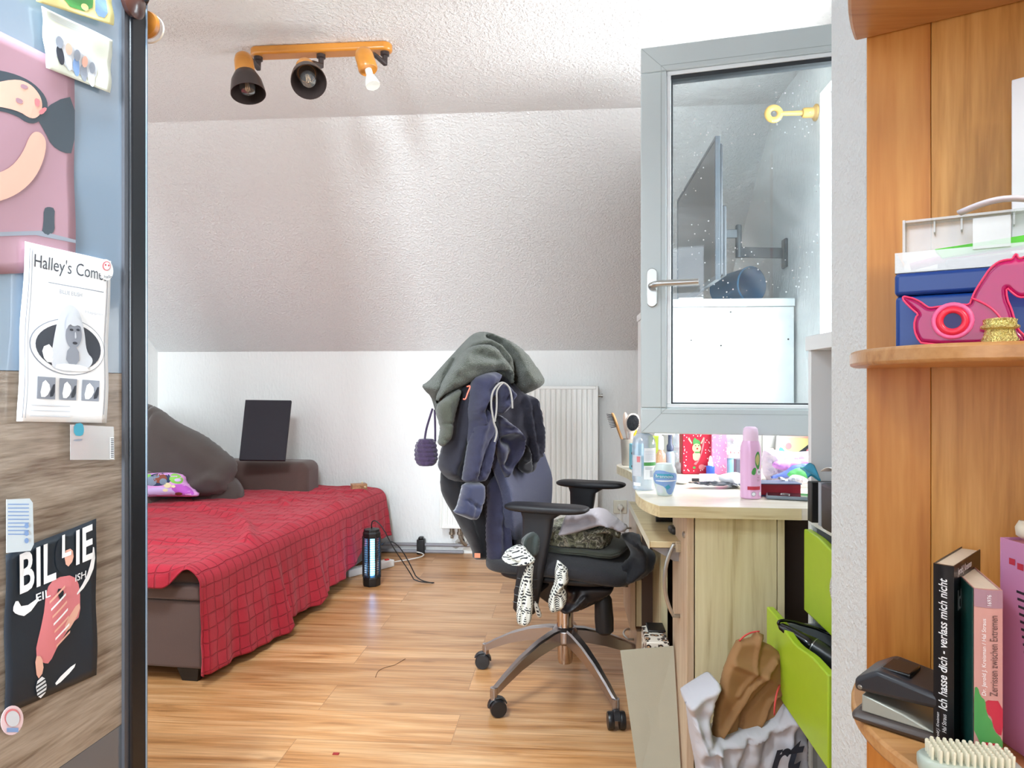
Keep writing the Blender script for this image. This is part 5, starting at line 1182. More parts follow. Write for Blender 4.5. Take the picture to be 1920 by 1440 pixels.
# tall pink book/box at the right edge
y3 = -0.20; xl = lb_(onb(1866, 1200, y3+0.09)).x; zt3 = onb(1880, 1022, y3+0.05).z
M_pb = mat('pink_book_cover', '#cf8fb8', rough=0.4, var=0.04)
T3 = BF @ Matrix.Translation((xl+0.006, y3+0.10, ZL)) @ Matrix.Rotation(-0.95, 4, 'Z')
r3 = thing('book', 'tall pink book with small dark print at the right edge of the lower shelf', 'book', T3 @ Vector((0.05, 0, 0)))
h3 = zt3-ZL
mb = MB(T3); mb.box(0, 0.15, 0, 0.0015, 0, h3); mb.box(0.0, 0.15, 0.03, 0.0315, 0, h3); mb.box(-0.0015, 0.0, 0, 0.0315, 0, h3)
build('cover', mb, M_pb, r3, bevel=0.0006); build('pages', MB(T3).box(0.001, 0.147, 0.002, 0.0295, 0.002, h3-0.003), mat('page_rose', '#b97a84', rough=0.8), r3)
mpf = lambda u, v, h=0: T3 @ Vector((0.12*u, -h, h3*v))
sh = [(rect(0.12+0.11*k, 0.885-0.012*k, 0.20+0.11*k, 0.915-0.012*k), 11, 0) for k in range(4)]+[(rect(0.22+0.012*k, 0.76-0.034*k, 0.62+0.07*((k*5) % 4), 0.772-0.034*k), 1, 0) for k in range(16)]
print_on('small_print', mpf, sh, INK, r3, step=0.3)
tiny = lb_(onb(1916, 1005, -0.19))
tag(build('small_figure', MB(BF).lathe([(0.002, -0.01), (0.008, -0.006), (0.009, 0.004), (0.005, 0.012)], (tiny.x+0.006, -0.10, h3+ZL+0.011), seg=16), mat('cream_small', '#e7dfc9', rough=0.5), None, smooth=180), 'small cream object on top of the tall pink book', 'ornament')

# hole punch
pc = lb_(onb(1680, 1300, -0.13)); PT = BF @ Matrix.Translation((0.062, -0.115, ZL)) @ Matrix.Rotation(-0.22, 4, 'Z')
hpn = thing('hole_punch', 'dark grey two-hole punch on the rounded end of the lower shelf', 'hole punch', BF @ Vector((0.062, -0.115, ZL)))
M_hpk = mat('punch_dark', '#2d2f35', rough=0.35, var=0.08); M_hpb = mat('punch_brown', '#4a413e', rough=0.4); M_hps = mat('punch_steel', '#aeb0a6', rough=0.35, metal=0.5)
build('base_tray', MB(PT).box(-0.062, 0.055, -0.042, 0.045, 0, 0.014), M_hpb, hpn, bevel=0.008)
build('frame', MB(PT).add([(-0.05, -0.036, 0.014), (0.04, -0.036, 0.014), (0.04, 0.03, 0.014), (-0.05, 0.03, 0.014), (-0.05, -0.034, 0.036), (0.0, -0.034, 0.026), (0.0, 0.03, 0.026), (-0.05, 0.03, 0.036)], [(3, 2, 1, 0), (4, 5, 6, 7), (0, 1, 5, 4), (1, 2, 6, 5), (2, 3, 7, 6), (3, 0, 4, 7)]), M_hps, hpn, bevel=0.002)
lv = [(-0.058, 0.040), (0.048, 0.046), (0.050, 0.062), (-0.03, 0.074), (-0.058, 0.056)]
vs = [Vector((x, y, z)) for y in (-0.040, 0.040) for x, z in lv]; n_ = 5
build('lever', MB(PT).add(vs, [tuple(range(n_)), tuple(range(2*n_-1, n_-1, -1))]+[(i, (i+1) % n_, n_+(i+1) % n_, n_+i) for i in range(n_)]), M_hpk, hpn, bevel=0.006, seg=3)
build('lever_recess', MB(PT).box(-0.03, 0.005, -0.024, 0.02, 0.068, 0.0745), mat('recess_black', '#101114', rough=0.3), hpn, bevel=0.002)
build('rivet', MB(PT).lathe([(0.003, 0), (0.002, 0.0015)], (-0.050, -0.0405, 0.047), (0, -1, 0), 12), M_steel, hpn)
# nail brush
NT = BF @ Matrix.Translation((0.125, -0.225, ZL)) @ Matrix.Rotation(0.32, 4, 'Z')
nb_ = thing('nail_brush', 'pale mint nail brush lying bristles up at the front of the lower shelf', 'brush', NT @ Vector((0, 0, 0)))
ov = [(0.052*math.copysign(abs(math.cos(a))**0.7, math.cos(a)), 0.024*math.copysign(abs(math.sin(a))**0.7, math.sin(a))) for a in [2*math.pi*k/36 for k in range(36)]]
build('body', MB(NT).loft([[Vector((x*s1_, y*s1_, z)) for x, y in ov] for (s1_, z) in ((0.85, 0.0), (0.97, 0.004), (1.0, 0.012), (1.0, 0.020), (0.94, 0.023))]), mat('mint_plastic', '#b9c5b9', rough=0.3, var=0.02), nb_, smooth=50)
br_ = MB(NT)
for i in range(13):
    for j in range(6):
        x = -0.040+i*0.0066; y = -0.016+j*0.0064
        if (x/0.047)**2+(y/0.021)**2 < 1.25:
            br_.lathe([(0.0018, 0.020), (0.0022, 0.036), (0.0015, 0.037)], (x, y, 0), seg=6)
bo = build('bristles', br_, mat('bristle_cream', '#e2dec6', rough=0.6), nb_); bo['kind'] = 'stuff'
# ================================================================== CLOTHES ON THE CHAIR
def Z7(l): return [(760+x/4, 600+y/4) for x, y in l]
def Zc(l): return [(820+x/6.86, 690+y/6.86) for x, y in l]
def Zs(l): return [(900+x/5.647, 940+y/5.647) for x, y in l]
def Z8(l): return [(760+x/3.13, 900+y/3.13) for x, y in l]
NC = (FWD*0.90-RGT*0.44).normalized()
M_olive = mat('olive_fleece', '#474a41', rough=0.95, var=0.5, vscale=190, sheen=0.2, bump=0.9, bscale=260)
M_olive2 = mat('olive_fleece_inside', '#3f4036', rough=0.95, var=0.3, vscale=150, sheen=0.2, bump=0.4, bscale=300)
M_navy = mat('navy_sweatshirt', '#212139', rough=0.9, var=0.35, vscale=60, sheen=0.15, bump=0.15, bscale=350)
M_navy2 = mat('dark_navy_sweatshirt', '#141220', rough=0.9, var=0.3, vscale=40, sheen=0.12, bump=0.15, bscale=350)
M_blkcl = mat('black_cloth', '#121117', rough=0.9, var=0.2, vscale=12, sheen=0.2)
M_cord = mat('grey_drawstring', '#8e8a86', rough=0.9)
M_orange = mat('orange_loop', '#e8705a', rough=0.7)
# black trousers hanging lowest, behind
P = W(880, 960, 2.50)
g1 = puff('black_garment', [(826, 880), (834, 870), (900, 850), (940, 870), (930, 950), (935, 1040), (912, 1050), (886, 1049), (885, 1030), (868, 1000), (850, 965), (832, 935), (825, 915)], P, NC, 0.03, M_blkcl, None,
          folds=[([(850, 900), (870, 960), (895, 1040)], 0.015, 6), ([(890, 900), (900, 960), (908, 1045)], 0.015, 6)], step=6, k=15)
tag(g1, 'black garment hanging lowest from the back of the office chair', 'clothing')
tg = MB(); a_ = W(891, 1040, 2.44); tg.box(a_.x, a_.x+0.02, a_.y-0.02, a_.y-0.018, a_.z-0.006, a_.z+0.01)
build('label_tag', tg, mat('tag_orange', '#d98a6a', rough=0.7), g1)
# navy sweatshirt, back/left body
P = W(900, 860, 2.475)
g2 = puff('navy_jacket', [(880, 700), (905, 690), (945, 700), (975, 735), (1000, 745), (1008, 790), (1010, 830), (1004, 862), (1000, 880), (988, 890), (960, 870), (950, 900), (960, 960), (966, 1020), (940, 1045), (914, 1062), (913, 1040), (908, 980), (900, 910), (880, 905), (845, 902), (826, 886), (823, 868), (832, 835), (845, 800), (850, 740)],
          P, NC, 0.06, M_navy2, None, folds=[([(905, 720), (890, 780), (880, 850), (872, 900)], 0.028, 8), ([(870, 740), (860, 800), (845, 860), (835, 885)], 0.02, 9), ([(985, 745), (998, 800), (1000, 850)], 0.03, 6),
          ([(972, 745), (982, 800), (990, 860)], 0.018, 4), ([(940, 920), (932, 980), (935, 1040)], 0.018, 7), ([(955, 900), (955, 960), (950, 1030)], 0.012, 5), ([(832, 880), (850, 893), (880, 900)], 0.01, 3)], step=5, k=18, wr=0.012, wf=18)
tag(g2, 'dark navy sweatshirt hanging over the chair back below the olive hoodie', 'clothing')
sl_ = puff('hanging_side', [(913, 905), (940, 880), (958, 900), (952, 960), (958, 1020), (962, 1030), (940, 1045), (914, 1060), (911, 1000), (914, 950)], W(930, 960, 2.43), NC, 0.03, M_navy, g2,
     folds=[([(935, 890), (930, 960), (928, 1045)], 0.012, 6), ([(950, 900), (946, 960), (950, 1030)], 0.014, 5)], step=5, k=12, wr=0.008, wf=15)
# second sweatshirt: front panel + hood + sleeve
P = W(930, 800, 2.40)
g3 = puff('hooded_jacket', Zc([(470, 130), (560, 90), (640, 60), (740, 45), (800, 70), (790, 150), (740, 190), (700, 230), (690, 330), (700, 500), (720, 640), (740, 760), (760, 860), (740, 930), (700, 1010), (640, 1060), (560, 1080), (460, 1050), (380, 950), (400, 800), (410, 700), (400, 560), (420, 420), (440, 280)]),
          P, NC, 0.055, M_navy, None, folds=[(Zc([(720, 200), (620, 330), (520, 400), (480, 520), (500, 700)]), 0.022, 6), (Zc([(640, 130), (560, 260), (470, 400), (440, 600)]), 0.016, 6), (Zc([(590, 460), (600, 620), (680, 720)]), -0.022, 5), (Zc([(480, 560), (440, 700), (420, 800)]), -0.015, 4), (Zc([(660, 460), (640, 560), (660, 640)]), 0.016, 3)], step=4.5, k=14, wr=0.01, wf=12)
tag(g3, 'blue-navy hooded jacket with grey drawstring, its sleeve hanging in front of the chair back', 'clothing')
puff('sleeve', Zc([(560, 480), (640, 540), (700, 700), (740, 780), (725, 900), (715, 1000), (700, 1080), (680, 1200), (650, 1330), (610, 1450), (500, 1480), (330, 1470), (340, 1380), (370, 1200), (400, 1000), (440, 850), (480, 700)]), W(905, 860, 2.355), NC, 0.045, M_navy, g3,
     folds=[(Zc([(720, 780), (640, 920), (570, 1080), (520, 1200), (480, 1400)]), -0.012, 2.5), (Zc([(600, 560), (540, 760), (470, 1000), (430, 1300)]), 0.012, 7), (Zc([(700, 900), (640, 1100), (600, 1300)]), 0.010, 5)], step=4, k=13, wr=0.006, wf=10)
puff('cuff', [(858, 955), (866, 925), (870, 905), (905, 902), (907, 925), (904, 944), (895, 965), (887, 976), (872, 970), (856, 964), (850, 960)], W(880, 940, 2.33), NC, 0.04, mat('navy_cuff', '#272a44', rough=0.9, sheen=0.4, var=0.12), g3,
     folds=[([(870, 935), (890, 950), (904, 944)], -0.01, 2.5), ([(880, 940), (876, 968)], 0.006, 3), ([(893, 945), (888, 972)], 0.006, 3)], step=3.5, k=9)
puff('hood_knot', Zc([(740, 190), (800, 180), (880, 200), (930, 260), (960, 330), (950, 420), (920, 500), (860, 560), (800, 610), (770, 560), (770, 440), (760, 300)]), W(940, 745, 2.345), NC, 0.04, M_navy, g3,
     folds=[(Zc([(800, 230), (830, 330), (790, 480)]), 0.016, 3), (Zc([(930, 330), (840, 440), (790, 520)]), 0.018, 3.5), (Zc([(880, 230), (860, 330), (800, 440)]), -0.014, 2.5)], step=3, k=8)
# open zip edge, a rolled band curving round the dark hollow
g4 = puff('front_panel', Zc([(780, 600), (840, 620), (900, 680), (1000, 760), (1060, 830), (1090, 920), (1085, 1040), (1040, 1160), (960, 1280), (880, 1400), (860, 1440), (820, 1300), (760, 1100), (730, 950), (770, 860), (760, 760)]), W(945, 830, 2.39), NC, 0.035, mat('navy_lining', '#191730', rough=0.9, var=0.15, vscale=14, sheen=0.3), g3,
     folds=[(Zc([(780, 850), (900, 810), (1000, 840), (1070, 920), (1060, 1050), (980, 1180), (880, 1380)]), 0.02, 3.5), (Zc([(840, 920), (930, 960), (960, 1060), (900, 1240)]), -0.03, 10), (Zc([(800, 700), (900, 740), (1000, 790)]), 0.015, 4)], step=3.5, k=9, wr=0.006, wf=12)
g5 = puff('rear_flap', Zc([(1095, 950), (1150, 1000), (1180, 1080), (1210, 1170), (1225, 1300), (1190, 1360), (1100, 1350), (1040, 1300), (1050, 1200), (1090, 1120)]), W(985, 860, 2.47), NC, 0.02, M_blkcl, g3, folds=[(Zc([(1100, 970), (1160, 1060), (1130, 1180), (1050, 1220)]), 0.014, 3)], step=3, k=7)
# drawstrings
def cordpath(l, d, r=0.0026):
    pts = [on_plane(p.x, p.y, W(930, 800, d), NC) for p in rounded([Vector(q) for q in Zc(l)], 2, False)]; return pts
for i, l in enumerate(([(965, 520), (960, 400), (935, 260), (880, 200), (820, 180), (750, 240), (700, 330), (690, 480), (710, 600), (730, 720), (765, 800), (760, 880), (735, 950)],
          [(850, 185), (800, 230), (760, 300), (765, 420), (760, 560), (745, 650), (740, 690)])):
    build('drawstring', MB().tube(cordpath(l, 2.265), 0.003, 8), M_cord, g3, smooth=180)
pp_ = [on_plane(p.x, p.y, W(930, 800, 2.30), NC) for p in rounded([Vector(q) for q in Zc([(310, 240), (345, 228), (352, 245), (320, 320), (300, 380), (285, 402), (262, 395)])], 1, False)]
# olive hoodie over the top
P = W(905, 700, 2.53)
g6 = puff('olive_hoodie', Z7([(119, 490), (170, 462), (225, 400), (300, 315), (370, 240), (430, 175), (480, 125), (520, 98), (570, 86), (630, 92), (690, 115), (760, 145), (820, 180), (860, 205), (920, 260), (975, 335), (1005, 395), (1030, 440), (1028, 480), (990, 515), (940, 540), (880, 560), (840, 550), (820, 520), (790, 500), (740, 470), (640, 460), (540, 480), (450, 520), (395, 600), (375, 700), (360, 760), (270, 780), (240, 740), (222, 680), (212, 640), (190, 570), (150, 535)]),
          P, (FWD*0.98-RGT*0.2).normalized(), 0.12, M_olive, None, folds=[(Z7([(600, 130), (700, 180), (770, 270), (800, 360), (800, 470)]), -0.055, 5), (Z7([(480, 130), (380, 260), (280, 420), (230, 600)]), -0.03, 4), (Z7([(470, 190), (600, 175), (680, 220), (730, 310)]), 0.022, 5),
          (Z7([(860, 260), (800, 330)]), -0.008, 2), (Z7([(850, 210), (900, 260), (960, 340)]), -0.02, 4), (Z7([(420, 330), (520, 300), (640, 330)]), 0.014, 12), (Z7([(850, 400), (900, 470), (960, 480)]), 0.02, 10)], step=4.5, k=32, back=0.14, wr=0.014, wf=20)
tag(g6, 'olive-grey fleece hoodie draped over the top of the office chair', 'clothing')
puff('hood', Z7([(300, 420), (360, 330), (440, 230), (520, 180), (600, 170), (680, 200), (740, 280), (790, 350), (806, 400), (808, 500), (780, 470), (760, 400), (700, 388), (600, 405), (520, 450), (440, 495), (360, 530), (270, 575), (235, 640), (225, 590), (255, 500)]), W(890, 690, 2.43), (FWD*0.98-RGT*0.2).normalized(), 0.07, M_olive, g6,
     folds=[(Z7([(240, 620), (280, 560), (400, 505), (520, 445), (620, 395), (720, 378), (790, 392), (803, 480)]), 0.012, 2.5), (Z7([(380, 380), (470, 340), (580, 330), (700, 330)]), 0.012, 8), (Z7([(480, 250), (560, 260), (660, 300)]), -0.012, 8)], step=3.5, k=14, wr=0.01, wf=16)
puff('sleeve', Z7([(232, 690), (250, 620), (330, 560), (420, 505), (400, 590), (372, 690), (355, 775), (350, 840), (330, 910), (290, 940), (275, 952), (245, 930), (255, 890), (265, 830), (262, 790)]), W(833, 770, 2.36), NC, 0.035, M_olive2, g6,
     folds=[(Z7([(265, 775), (310, 772), (358, 780)]), -0.010, 1.8), (Z7([(300, 620), (310, 720), (305, 860)]), 0.008, 6), (Z7([(250, 880), (300, 905), (330, 905)]), -0.008, 2)], step=3.2, k=10)
build('orange_loop', MB().tube([p-NC*0.045 for p in pp_], 0.0022, 8), M_orange, g2, smooth=180)
# purple crochet pouch
M_cro = mat('purple_crochet', '#33233f', rough=0.95, var=0.25, vscale=60, sheen=0.3, bump=0.5, bscale=120)
pcx, pcd = 799, 2.52
c_ = W(pcx, 848, pcd)
def pouch(u, v):
    a = 2*math.pi*u; z = -0.047+0.094*v; w_ = 0.038*(1-0.15*((v-0.42)*2)**2*1.2)*(1.0 if v > 0.15 else 0.75+1.6*v); 
    rib = 1+0.09*abs(math.sin(v*math.pi*6))+0.04*math.sin(a*9+6*v)
    return c_+RGT*(w_*rib*math.cos(a)*(1 if v < 0.9 else 0.85))+FWD*(0.024*rib*math.sin(a))+UP*z
mb = MB(); mb.grid(pouch, 48, 60, closed_u=True); n0 = len(mb.v); mb.f.append(list(range(47, -1, -1))); mb.mi.append(0); mb.f.append([60*48+i for i in range(48)]); mb.mi.append(0)
po_ = build('crochet_pouch', mb, M_cro, None, smooth=180)
tag(po_, 'small dark purple crochet pouch hanging by its cord at the left of the chair back', 'bag')
for l in ([(796, 826), (799, 805), (805, 785), (811, 766)], [(816, 828), (816, 800), (815, 768)]):
    pts = [W(x, y, pcd-0.01) for x, y in [tuple(p) for p in rounded([Vector(q) for q in l], 2, False)]]
    build('strap', MB().tube(pts, 0.004, 8), M_cro, po_, smooth=180)

# ------------------------------------------------------------------ pile on the seat
def fold_pile(name, label, rings, m, par=None, cat='clothing', **k): pass
PS = W(1100, 1020, 2.42); NS = (FWD*0.93+RGT*0.36).normalized()
M_oliveP = mat('dark_olive_trousers', '#3f4238', rough=0.9, var=0.12, sheen=0.2)
M_greyK = mat('light_grey_knit', '#a9a2a8', rough=0.9, var=0.1, vscale=18, sheen=0.3, bump=0.2, bscale=300)
def camo():
    m = bpy.data.materials.new('camo_print'); m.use_nodes = True; nt = m.node_tree; n = nt.nodes; L = nt.links; b = n['Principled BSDF']; b.inputs['Roughness'].default_value = 0.9
    tc = n.new('ShaderNodeTexCoord'); v = n.new('ShaderNodeTexNoise'); v.inputs['Scale'].default_value = 38; v.inputs['Detail'].default_value = 2.5; v.inputs['Distortion'].default_value = 0.8; L.new(tc.outputs['Object'], v.inputs['Vector'])
    r = n.new('ShaderNodeValToRGB'); e = r.color_ramp.elements; r.color_ramp.interpolation = 'CONSTANT'
    e[0].position = 0; e[0].color = lin('#3d3c33'); e[1].position = 0.42; e[1].color = lin('#6a6a56'); k = e.new(0.52); k.color = lin('#a9a798'); k = e.new(0.56); k.color = lin('#55544a'); k = e.new(0.64); k.color = lin('#8b8474')
    L.new(v.outputs['Fac'], r.inputs[0]); L.new(r.outputs[0], b.inputs['Base Color']); return m
def bw_knit():
    m = bpy.data.materials.new('black_white_knit'); m.use_nodes = True; nt = m.node_tree; n = nt.nodes; L = nt.links; b = n['Principled BSDF']; b.inputs['Roughness'].default_value = 0.95
    tc = n.new('ShaderNodeTexCoord'); mp = n.new('ShaderNodeMapping'); mp.inputs['Rotation'].default_value = (0, math.pi/2, 0.3); L.new(tc.outputs['Object'], mp.inputs[0])
    nz = n.new('ShaderNodeTexNoise'); nz.inputs['Scale'].default_value = 9; L.new(mp.outputs[0], nz.inputs['Vector'])
    wm = n.new('ShaderNodeMix'); wm.data_type = 'RGBA'; wm.blend_type = 'LINEAR_LIGHT'; wm.inputs[0].default_value = 0.03; L.new(mp.outputs[0], wm.inputs[6]); L.new(nz.outputs['Color'], wm.inputs[7])
    s = n.new('ShaderNodeSeparateXYZ'); L.new(wm.outputs[2], s.inputs[0])
    def tri(sock, scale, thr):
        a = n.new('ShaderNodeMath'); a.operation = 'MULTIPLY'; a.inputs[1].default_value = scale; L.new(sock, a.inputs[0])
        f = n.new('ShaderNodeMath'); f.operation = 'FRACT'; L.new(a.outputs[0], f.inputs[0]); g = n.new('ShaderNodeMath'); g.operation = 'LESS_THAN'; g.inputs[1].default_value = thr; L.new(f.outputs[0], g.inputs[0]); return g
    a = tri(s.outputs[0], 120, 0.5); c = tri(s.outputs[1], 62, 0.55)
    mu = n.new('ShaderNodeMath'); mu.operation = 'MULTIPLY'; L.new(a.outputs[0], mu.inputs[0]); L.new(c.outputs[0], mu.inputs[1])
    mx = n.new('ShaderNodeMix'); mx.data_type = 'RGBA'; mx.inputs[6].default_value = lin('#d9dad2'); mx.inputs[7].default_value = lin('#2c2c31'); L.new(mu.outputs[0], mx.inputs[0]); L.new(mx.outputs[2], b.inputs['Base Color']); return m
M_camo = camo(); M_bw = bw_knit()
def slabcloth(name, label, pts_local, z0, z1, m, par=None, wr=0.006):
    """folded garment: rounded slab in chair space, wavy"""
    ol_ = rounded([Vector(p) for p in pts_local], 2); cx = sum(p.x for p in ol_)/len(ol_); cy = sum(p.y for p in ol_)/len(ol_); rings = []
    for i in range(13):
        t_ = i/12; z = z0+(z1-z0)*t_; s_k = (1-abs(2*t_-1)**3)**0.33*0.12+0.88
        layer = 0.012*math.sin(t_*math.pi*5)
        rings.append([CF @ Vector((cx+(p.x-cx)*(s_k+layer)+wr*noise.noise(Vector((p.x*14, p.y*14, z*9))), cy+(p.y-cy)*(s_k+layer)+wr*noise.noise(Vector((p.y*14, p.x*14, z*9+5))), z+wr*1.6*noise.noise(Vector((p.x*9, p.y*9, 3))))) for p in ol_])
    mb = MB(); n_ = len(ol_)
    for rr, zz in ((0.66, z1+0.002), (0.33, z1+0.003)):
        rings.append([CF @ Vector((cx+(p.x-cx)*rr, cy+(p.y-cy)*rr, zz+wr*2.2*noise.noise(Vector((p.x*rr*16, p.y*rr*16, 7))))) for p in ol_])
    mb.loft(rings)
    o = build(name, mb, m, par, smooth=180)
    return tag(o, label, 'clothing')
slabcloth('folded_trousers', 'folded dark olive trousers lowest in the pile on the chair seat', [(-0.06, -0.20), (0.22, -0.185), (0.24, -0.05), (0.21, 0.14), (-0.08, 0.16)], 0.512, 0.532, M_oliveP)
slabcloth('camo_shirt', 'folded camouflage-patterned shirt in the pile on the chair seat', [(-0.05, -0.195), (0.16, -0.185), (0.185, -0.09), (0.16, 0.10), (-0.06, 0.12)], 0.533, 0.592, M_camo)
# light grey knit thrown on top
P = W(1105, 990, 2.36)
gk = puff('grey_sweater', Zs([(860, 350), (880, 220), (920, 120), (1000, 100), (1120, 95), (1210, 70), (1300, 90), (1370, 150), (1430, 190), (1470, 230), (1540, 270), (1555, 300), (1520, 330), (1450, 300), (1380, 255), (1300, 250), (1200, 280), (1100, 310), (980, 345)]), P, NS, 0.06, M_greyK, None,
          folds=[(Zs([(880, 320), (1000, 300), (1150, 250), (1300, 210), (1420, 230)]), 0.018, 5), (Zs([(920, 200), (1050, 210), (1180, 160)]), -0.012, 5), (Zs([(1250, 110), (1330, 160), (1420, 220)]), 0.014, 4), (Zs([(960, 130), (930, 220), (900, 320)]), 0.01, 5)], step=4, k=16, back=0.09, wr=0.008, wf=14)
tag(gk, 'crumpled light grey sweater on top of the pile on the chair seat', 'clothing')
gk2 = puff('camo_trousers', Zs([(860, 372), (1000, 360), (1150, 320), (1300, 262), (1370, 256), (1440, 290), (1490, 330), (1480, 400), (1440, 380), (1360, 340), (1250, 345), (1100, 372)]), W(1105, 1000, 2.345), NS, 0.03, M_camo, None,
          folds=[(Zs([(900, 365), (1100, 345), (1300, 290)]), 0.008, 4)], step=4, k=10, back=0.05)
tag(gk2, 'rolled camouflage-patterned trousers between the grey sweater and the camouflage shirt', 'clothing')
pu = puff('purple_top', Zs([(540, 300), (600, 230), (605, 140), (640, 108), (680, 130), (700, 250), (660, 340), (620, 330)]), W(1010, 980, 2.43), NS, 0.03, mat('purple_print', '#7a4d7d', rough=0.85, var=0.5, vscale=60), None, step=3.5, k=9, back=0.05, folds=[(Zs([(640, 130), (620, 230), (580, 300)]), 0.01, 4)])
tag(pu, 'purple patterned top peeping out behind the near armrest post', 'clothing')
ds = puff('dark_green_cloth', Zs([(440, 400), (480, 350), (560, 310), (620, 330), (650, 400), (640, 520), (600, 590), (530, 580), (510, 500), (460, 450)]), W(1000, 1020, 2.30), NS, 0.035, mat('dark_green_cloth', '#3b4341', rough=0.85, var=0.2, vscale=30, sheen=0.3), None,
          folds=[(Zs([(560, 320), (530, 420), (540, 560)]), 0.016, 4), (Zs([(600, 340), (590, 450), (590, 560)]), -0.012, 4)], step=3.2, k=9, back=0.05)
tag(ds, 'dark green cloth bunched beside the near armrest post', 'clothing')
sc = puff('striped_scarf', Zs([(250, 570), (270, 520), (340, 480), (400, 455), (460, 480), (500, 540), (580, 620), (570, 660), (500, 670), (420, 680), (340, 655), (280, 620)]), W(965, 1045, 2.20), NS, 0.03, M_bw, None,
          folds=[(Zs([(260, 560), (330, 620), (420, 650), (560, 640)]), 0.012, 3.5), (Zs([(350, 490), (380, 550), (450, 590)]), 0.014, 4)], step=3.2, k=9)
tag(sc, 'black and white woven scarf stuck under the near armrest, both ends hanging down', 'scarf')
puff('hanging_end', Zs([(500, 670), (570, 660), (560, 760), (555, 900), (565, 1050), (555, 1200), (530, 1290), (500, 1315), (430, 1320), (390, 1290), (385, 1200), (395, 1050), (420, 900), (450, 780)]), W(985, 1110, 2.19), FWD, 0.014, M_bw, sc,
     folds=[(Zs([(470, 780), (430, 1000), (410, 1280)]), 0.008, 3.5), (Zs([(520, 700), (500, 1000), (470, 1300)]), 0.008, 3.5), (Zs([(548, 760), (535, 1000), (520, 1280)]), 0.007, 3)], step=3.2, k=7)
puff('hanging_end', Zs([(820, 610), (850, 640), (940, 720), (930, 780), (945, 830), (920, 880), (880, 900), (915, 960), (920, 1060), (870, 1150), (800, 1175), (740, 1180), (718, 1070), (745, 960), (790, 850), (790, 740), (810, 650)]), W(1045, 1095, 2.20), FWD, 0.014, M_bw, sc,
     folds=[(Zs([(860, 690), (880, 800), (830, 900), (860, 1100)]), 0.010, 4), (Zs([(810, 760), (830, 880), (770, 1000), (770, 1150)]), 0.009, 4), (Zs([(900, 740), (910, 830), (860, 880)]), 0.008, 3)], step=3.2, k=7)
puff('fringe', Zs([(570, 1060), (600, 1060), (630, 1130), (660, 1220), (620, 1240), (590, 1180), (575, 1120)]), W(1006, 1145, 2.26), FWD, 0.01, M_bw, sc, step=3, k=5)
# black jacket slung over the front of the seat
bj = puff('black_jacket', Zs([(1490, 360), (1560, 340), (1640, 338), (1700, 348), (1710, 450), (1800, 500), (1865, 560), (1860, 640), (1830, 720), (1760, 790), (1640, 850), (1540, 870), (1440, 870), (1300, 860), (1330, 760), (1460, 700), (1560, 640), (1600, 590), (1590, 520), (1540, 440)]), W(1175, 1055, 2.33), FWD, 0.04, M_blkcl, None,
          folds=[(Zs([(1600, 400), (1700, 520), (1700, 680), (1560, 800)]), 0.02, 7), (Zs([(1520, 380), (1640, 430), (1700, 470)]), 0.015, 5), (Zs([(1620, 600), (1560, 720), (1420, 820)]), -0.015, 5)], step=4.5, k=14, back=0.07)
tag(bj, 'black jacket slung over the front edge of the chair seat', 'clothing')
# black bag hanging below the seat
bg = puff('black_bag', Zs([(900, 900), (1000, 870), (1150, 860), (1300, 860), (1430, 870), (1400, 960), (1300, 1030), (1180, 1060), (1070, 1140), (950, 1180), (830, 1170), (840, 1100), (900, 1080), (915, 980)]), W(1100, 1120, 2.40), FWD, 0.04, mat('glossy_black', '#1a1519', rough=0.35, var=0.2), None,
     folds=[(Zs([(920, 920), (1000, 900), (960, 1000)]), 0.012, 4), (Zs([(1100, 980), (1000, 1080), (900, 1150)]), 0.01, 4)], step=4.5, k=10)
tag(bg, 'glossy black bag hanging below the chair seat', 'bag')

# ================================================================== PAPER BAGS
def Zb(l): return [(1140+x/2.667, 900+y/2.667) for x, y in l]
M_wbag = mat('white_paper_bag', '#c6c4ca', rough=0.75, var=0.05, vscale=3)
M_kraft = mat('brown_kraft', '#9a7147', rough=0.8, var=0.08, vscale=6)
M_redc = mat('red_cord', '#e0504f', rough=0.6)
P = W(1400, 1350, 1.66)
wbg = puff('paper_bag', [(1284, 1317), (1300, 1306), (1325, 1290), (1345, 1278), (1352, 1285), (1340, 1310), (1330, 1350), (1336, 1386), (1370, 1378), (1420, 1362), (1452, 1345), (1470, 1320), (1490, 1330), (1509, 1360), (1513, 1420), (1512, 1540), (1330, 1560), (1310, 1440), (1302, 1400), (1296, 1345)], P, FWD, 0.028, M_wbag, None,
           folds=[([(1340, 1390), (1350, 1450), (1380, 1540)], 0.014, 4), ([(1300, 1345), (1320, 1400), (1345, 1395)], 0.012, 3), ([(1345, 1395), (1400, 1385), (1450, 1362), (1478, 1335)], 0.006, 2), ([(1440, 1370), (1420, 1440), (1460, 1520)], -0.012, 7), ([(1400, 1380), (1380, 1440), (1400, 1500)], -0.01, 5), ([(1480, 1340), (1470, 1400), (1500, 1480)], 0.012, 6)], step=4, k=9, back=0.09, wr=0.016, wf=26, smooth=180, rnd=0)
tag(wbg, 'white paper carrier bag with black brush lettering holding a brown paper bag', 'bag')
bgm = lambda u, v, h=0: W(1440+72*u, 1452-52*v-12*u, 1.61)-FWD*h
lettering('print_text', 'rt', bgm, (0.05, 0.0, 0.95, 1.05), INK[1], wbg, shear=0.35, bold=0.03)
P = W(1390, 1270, 1.68)
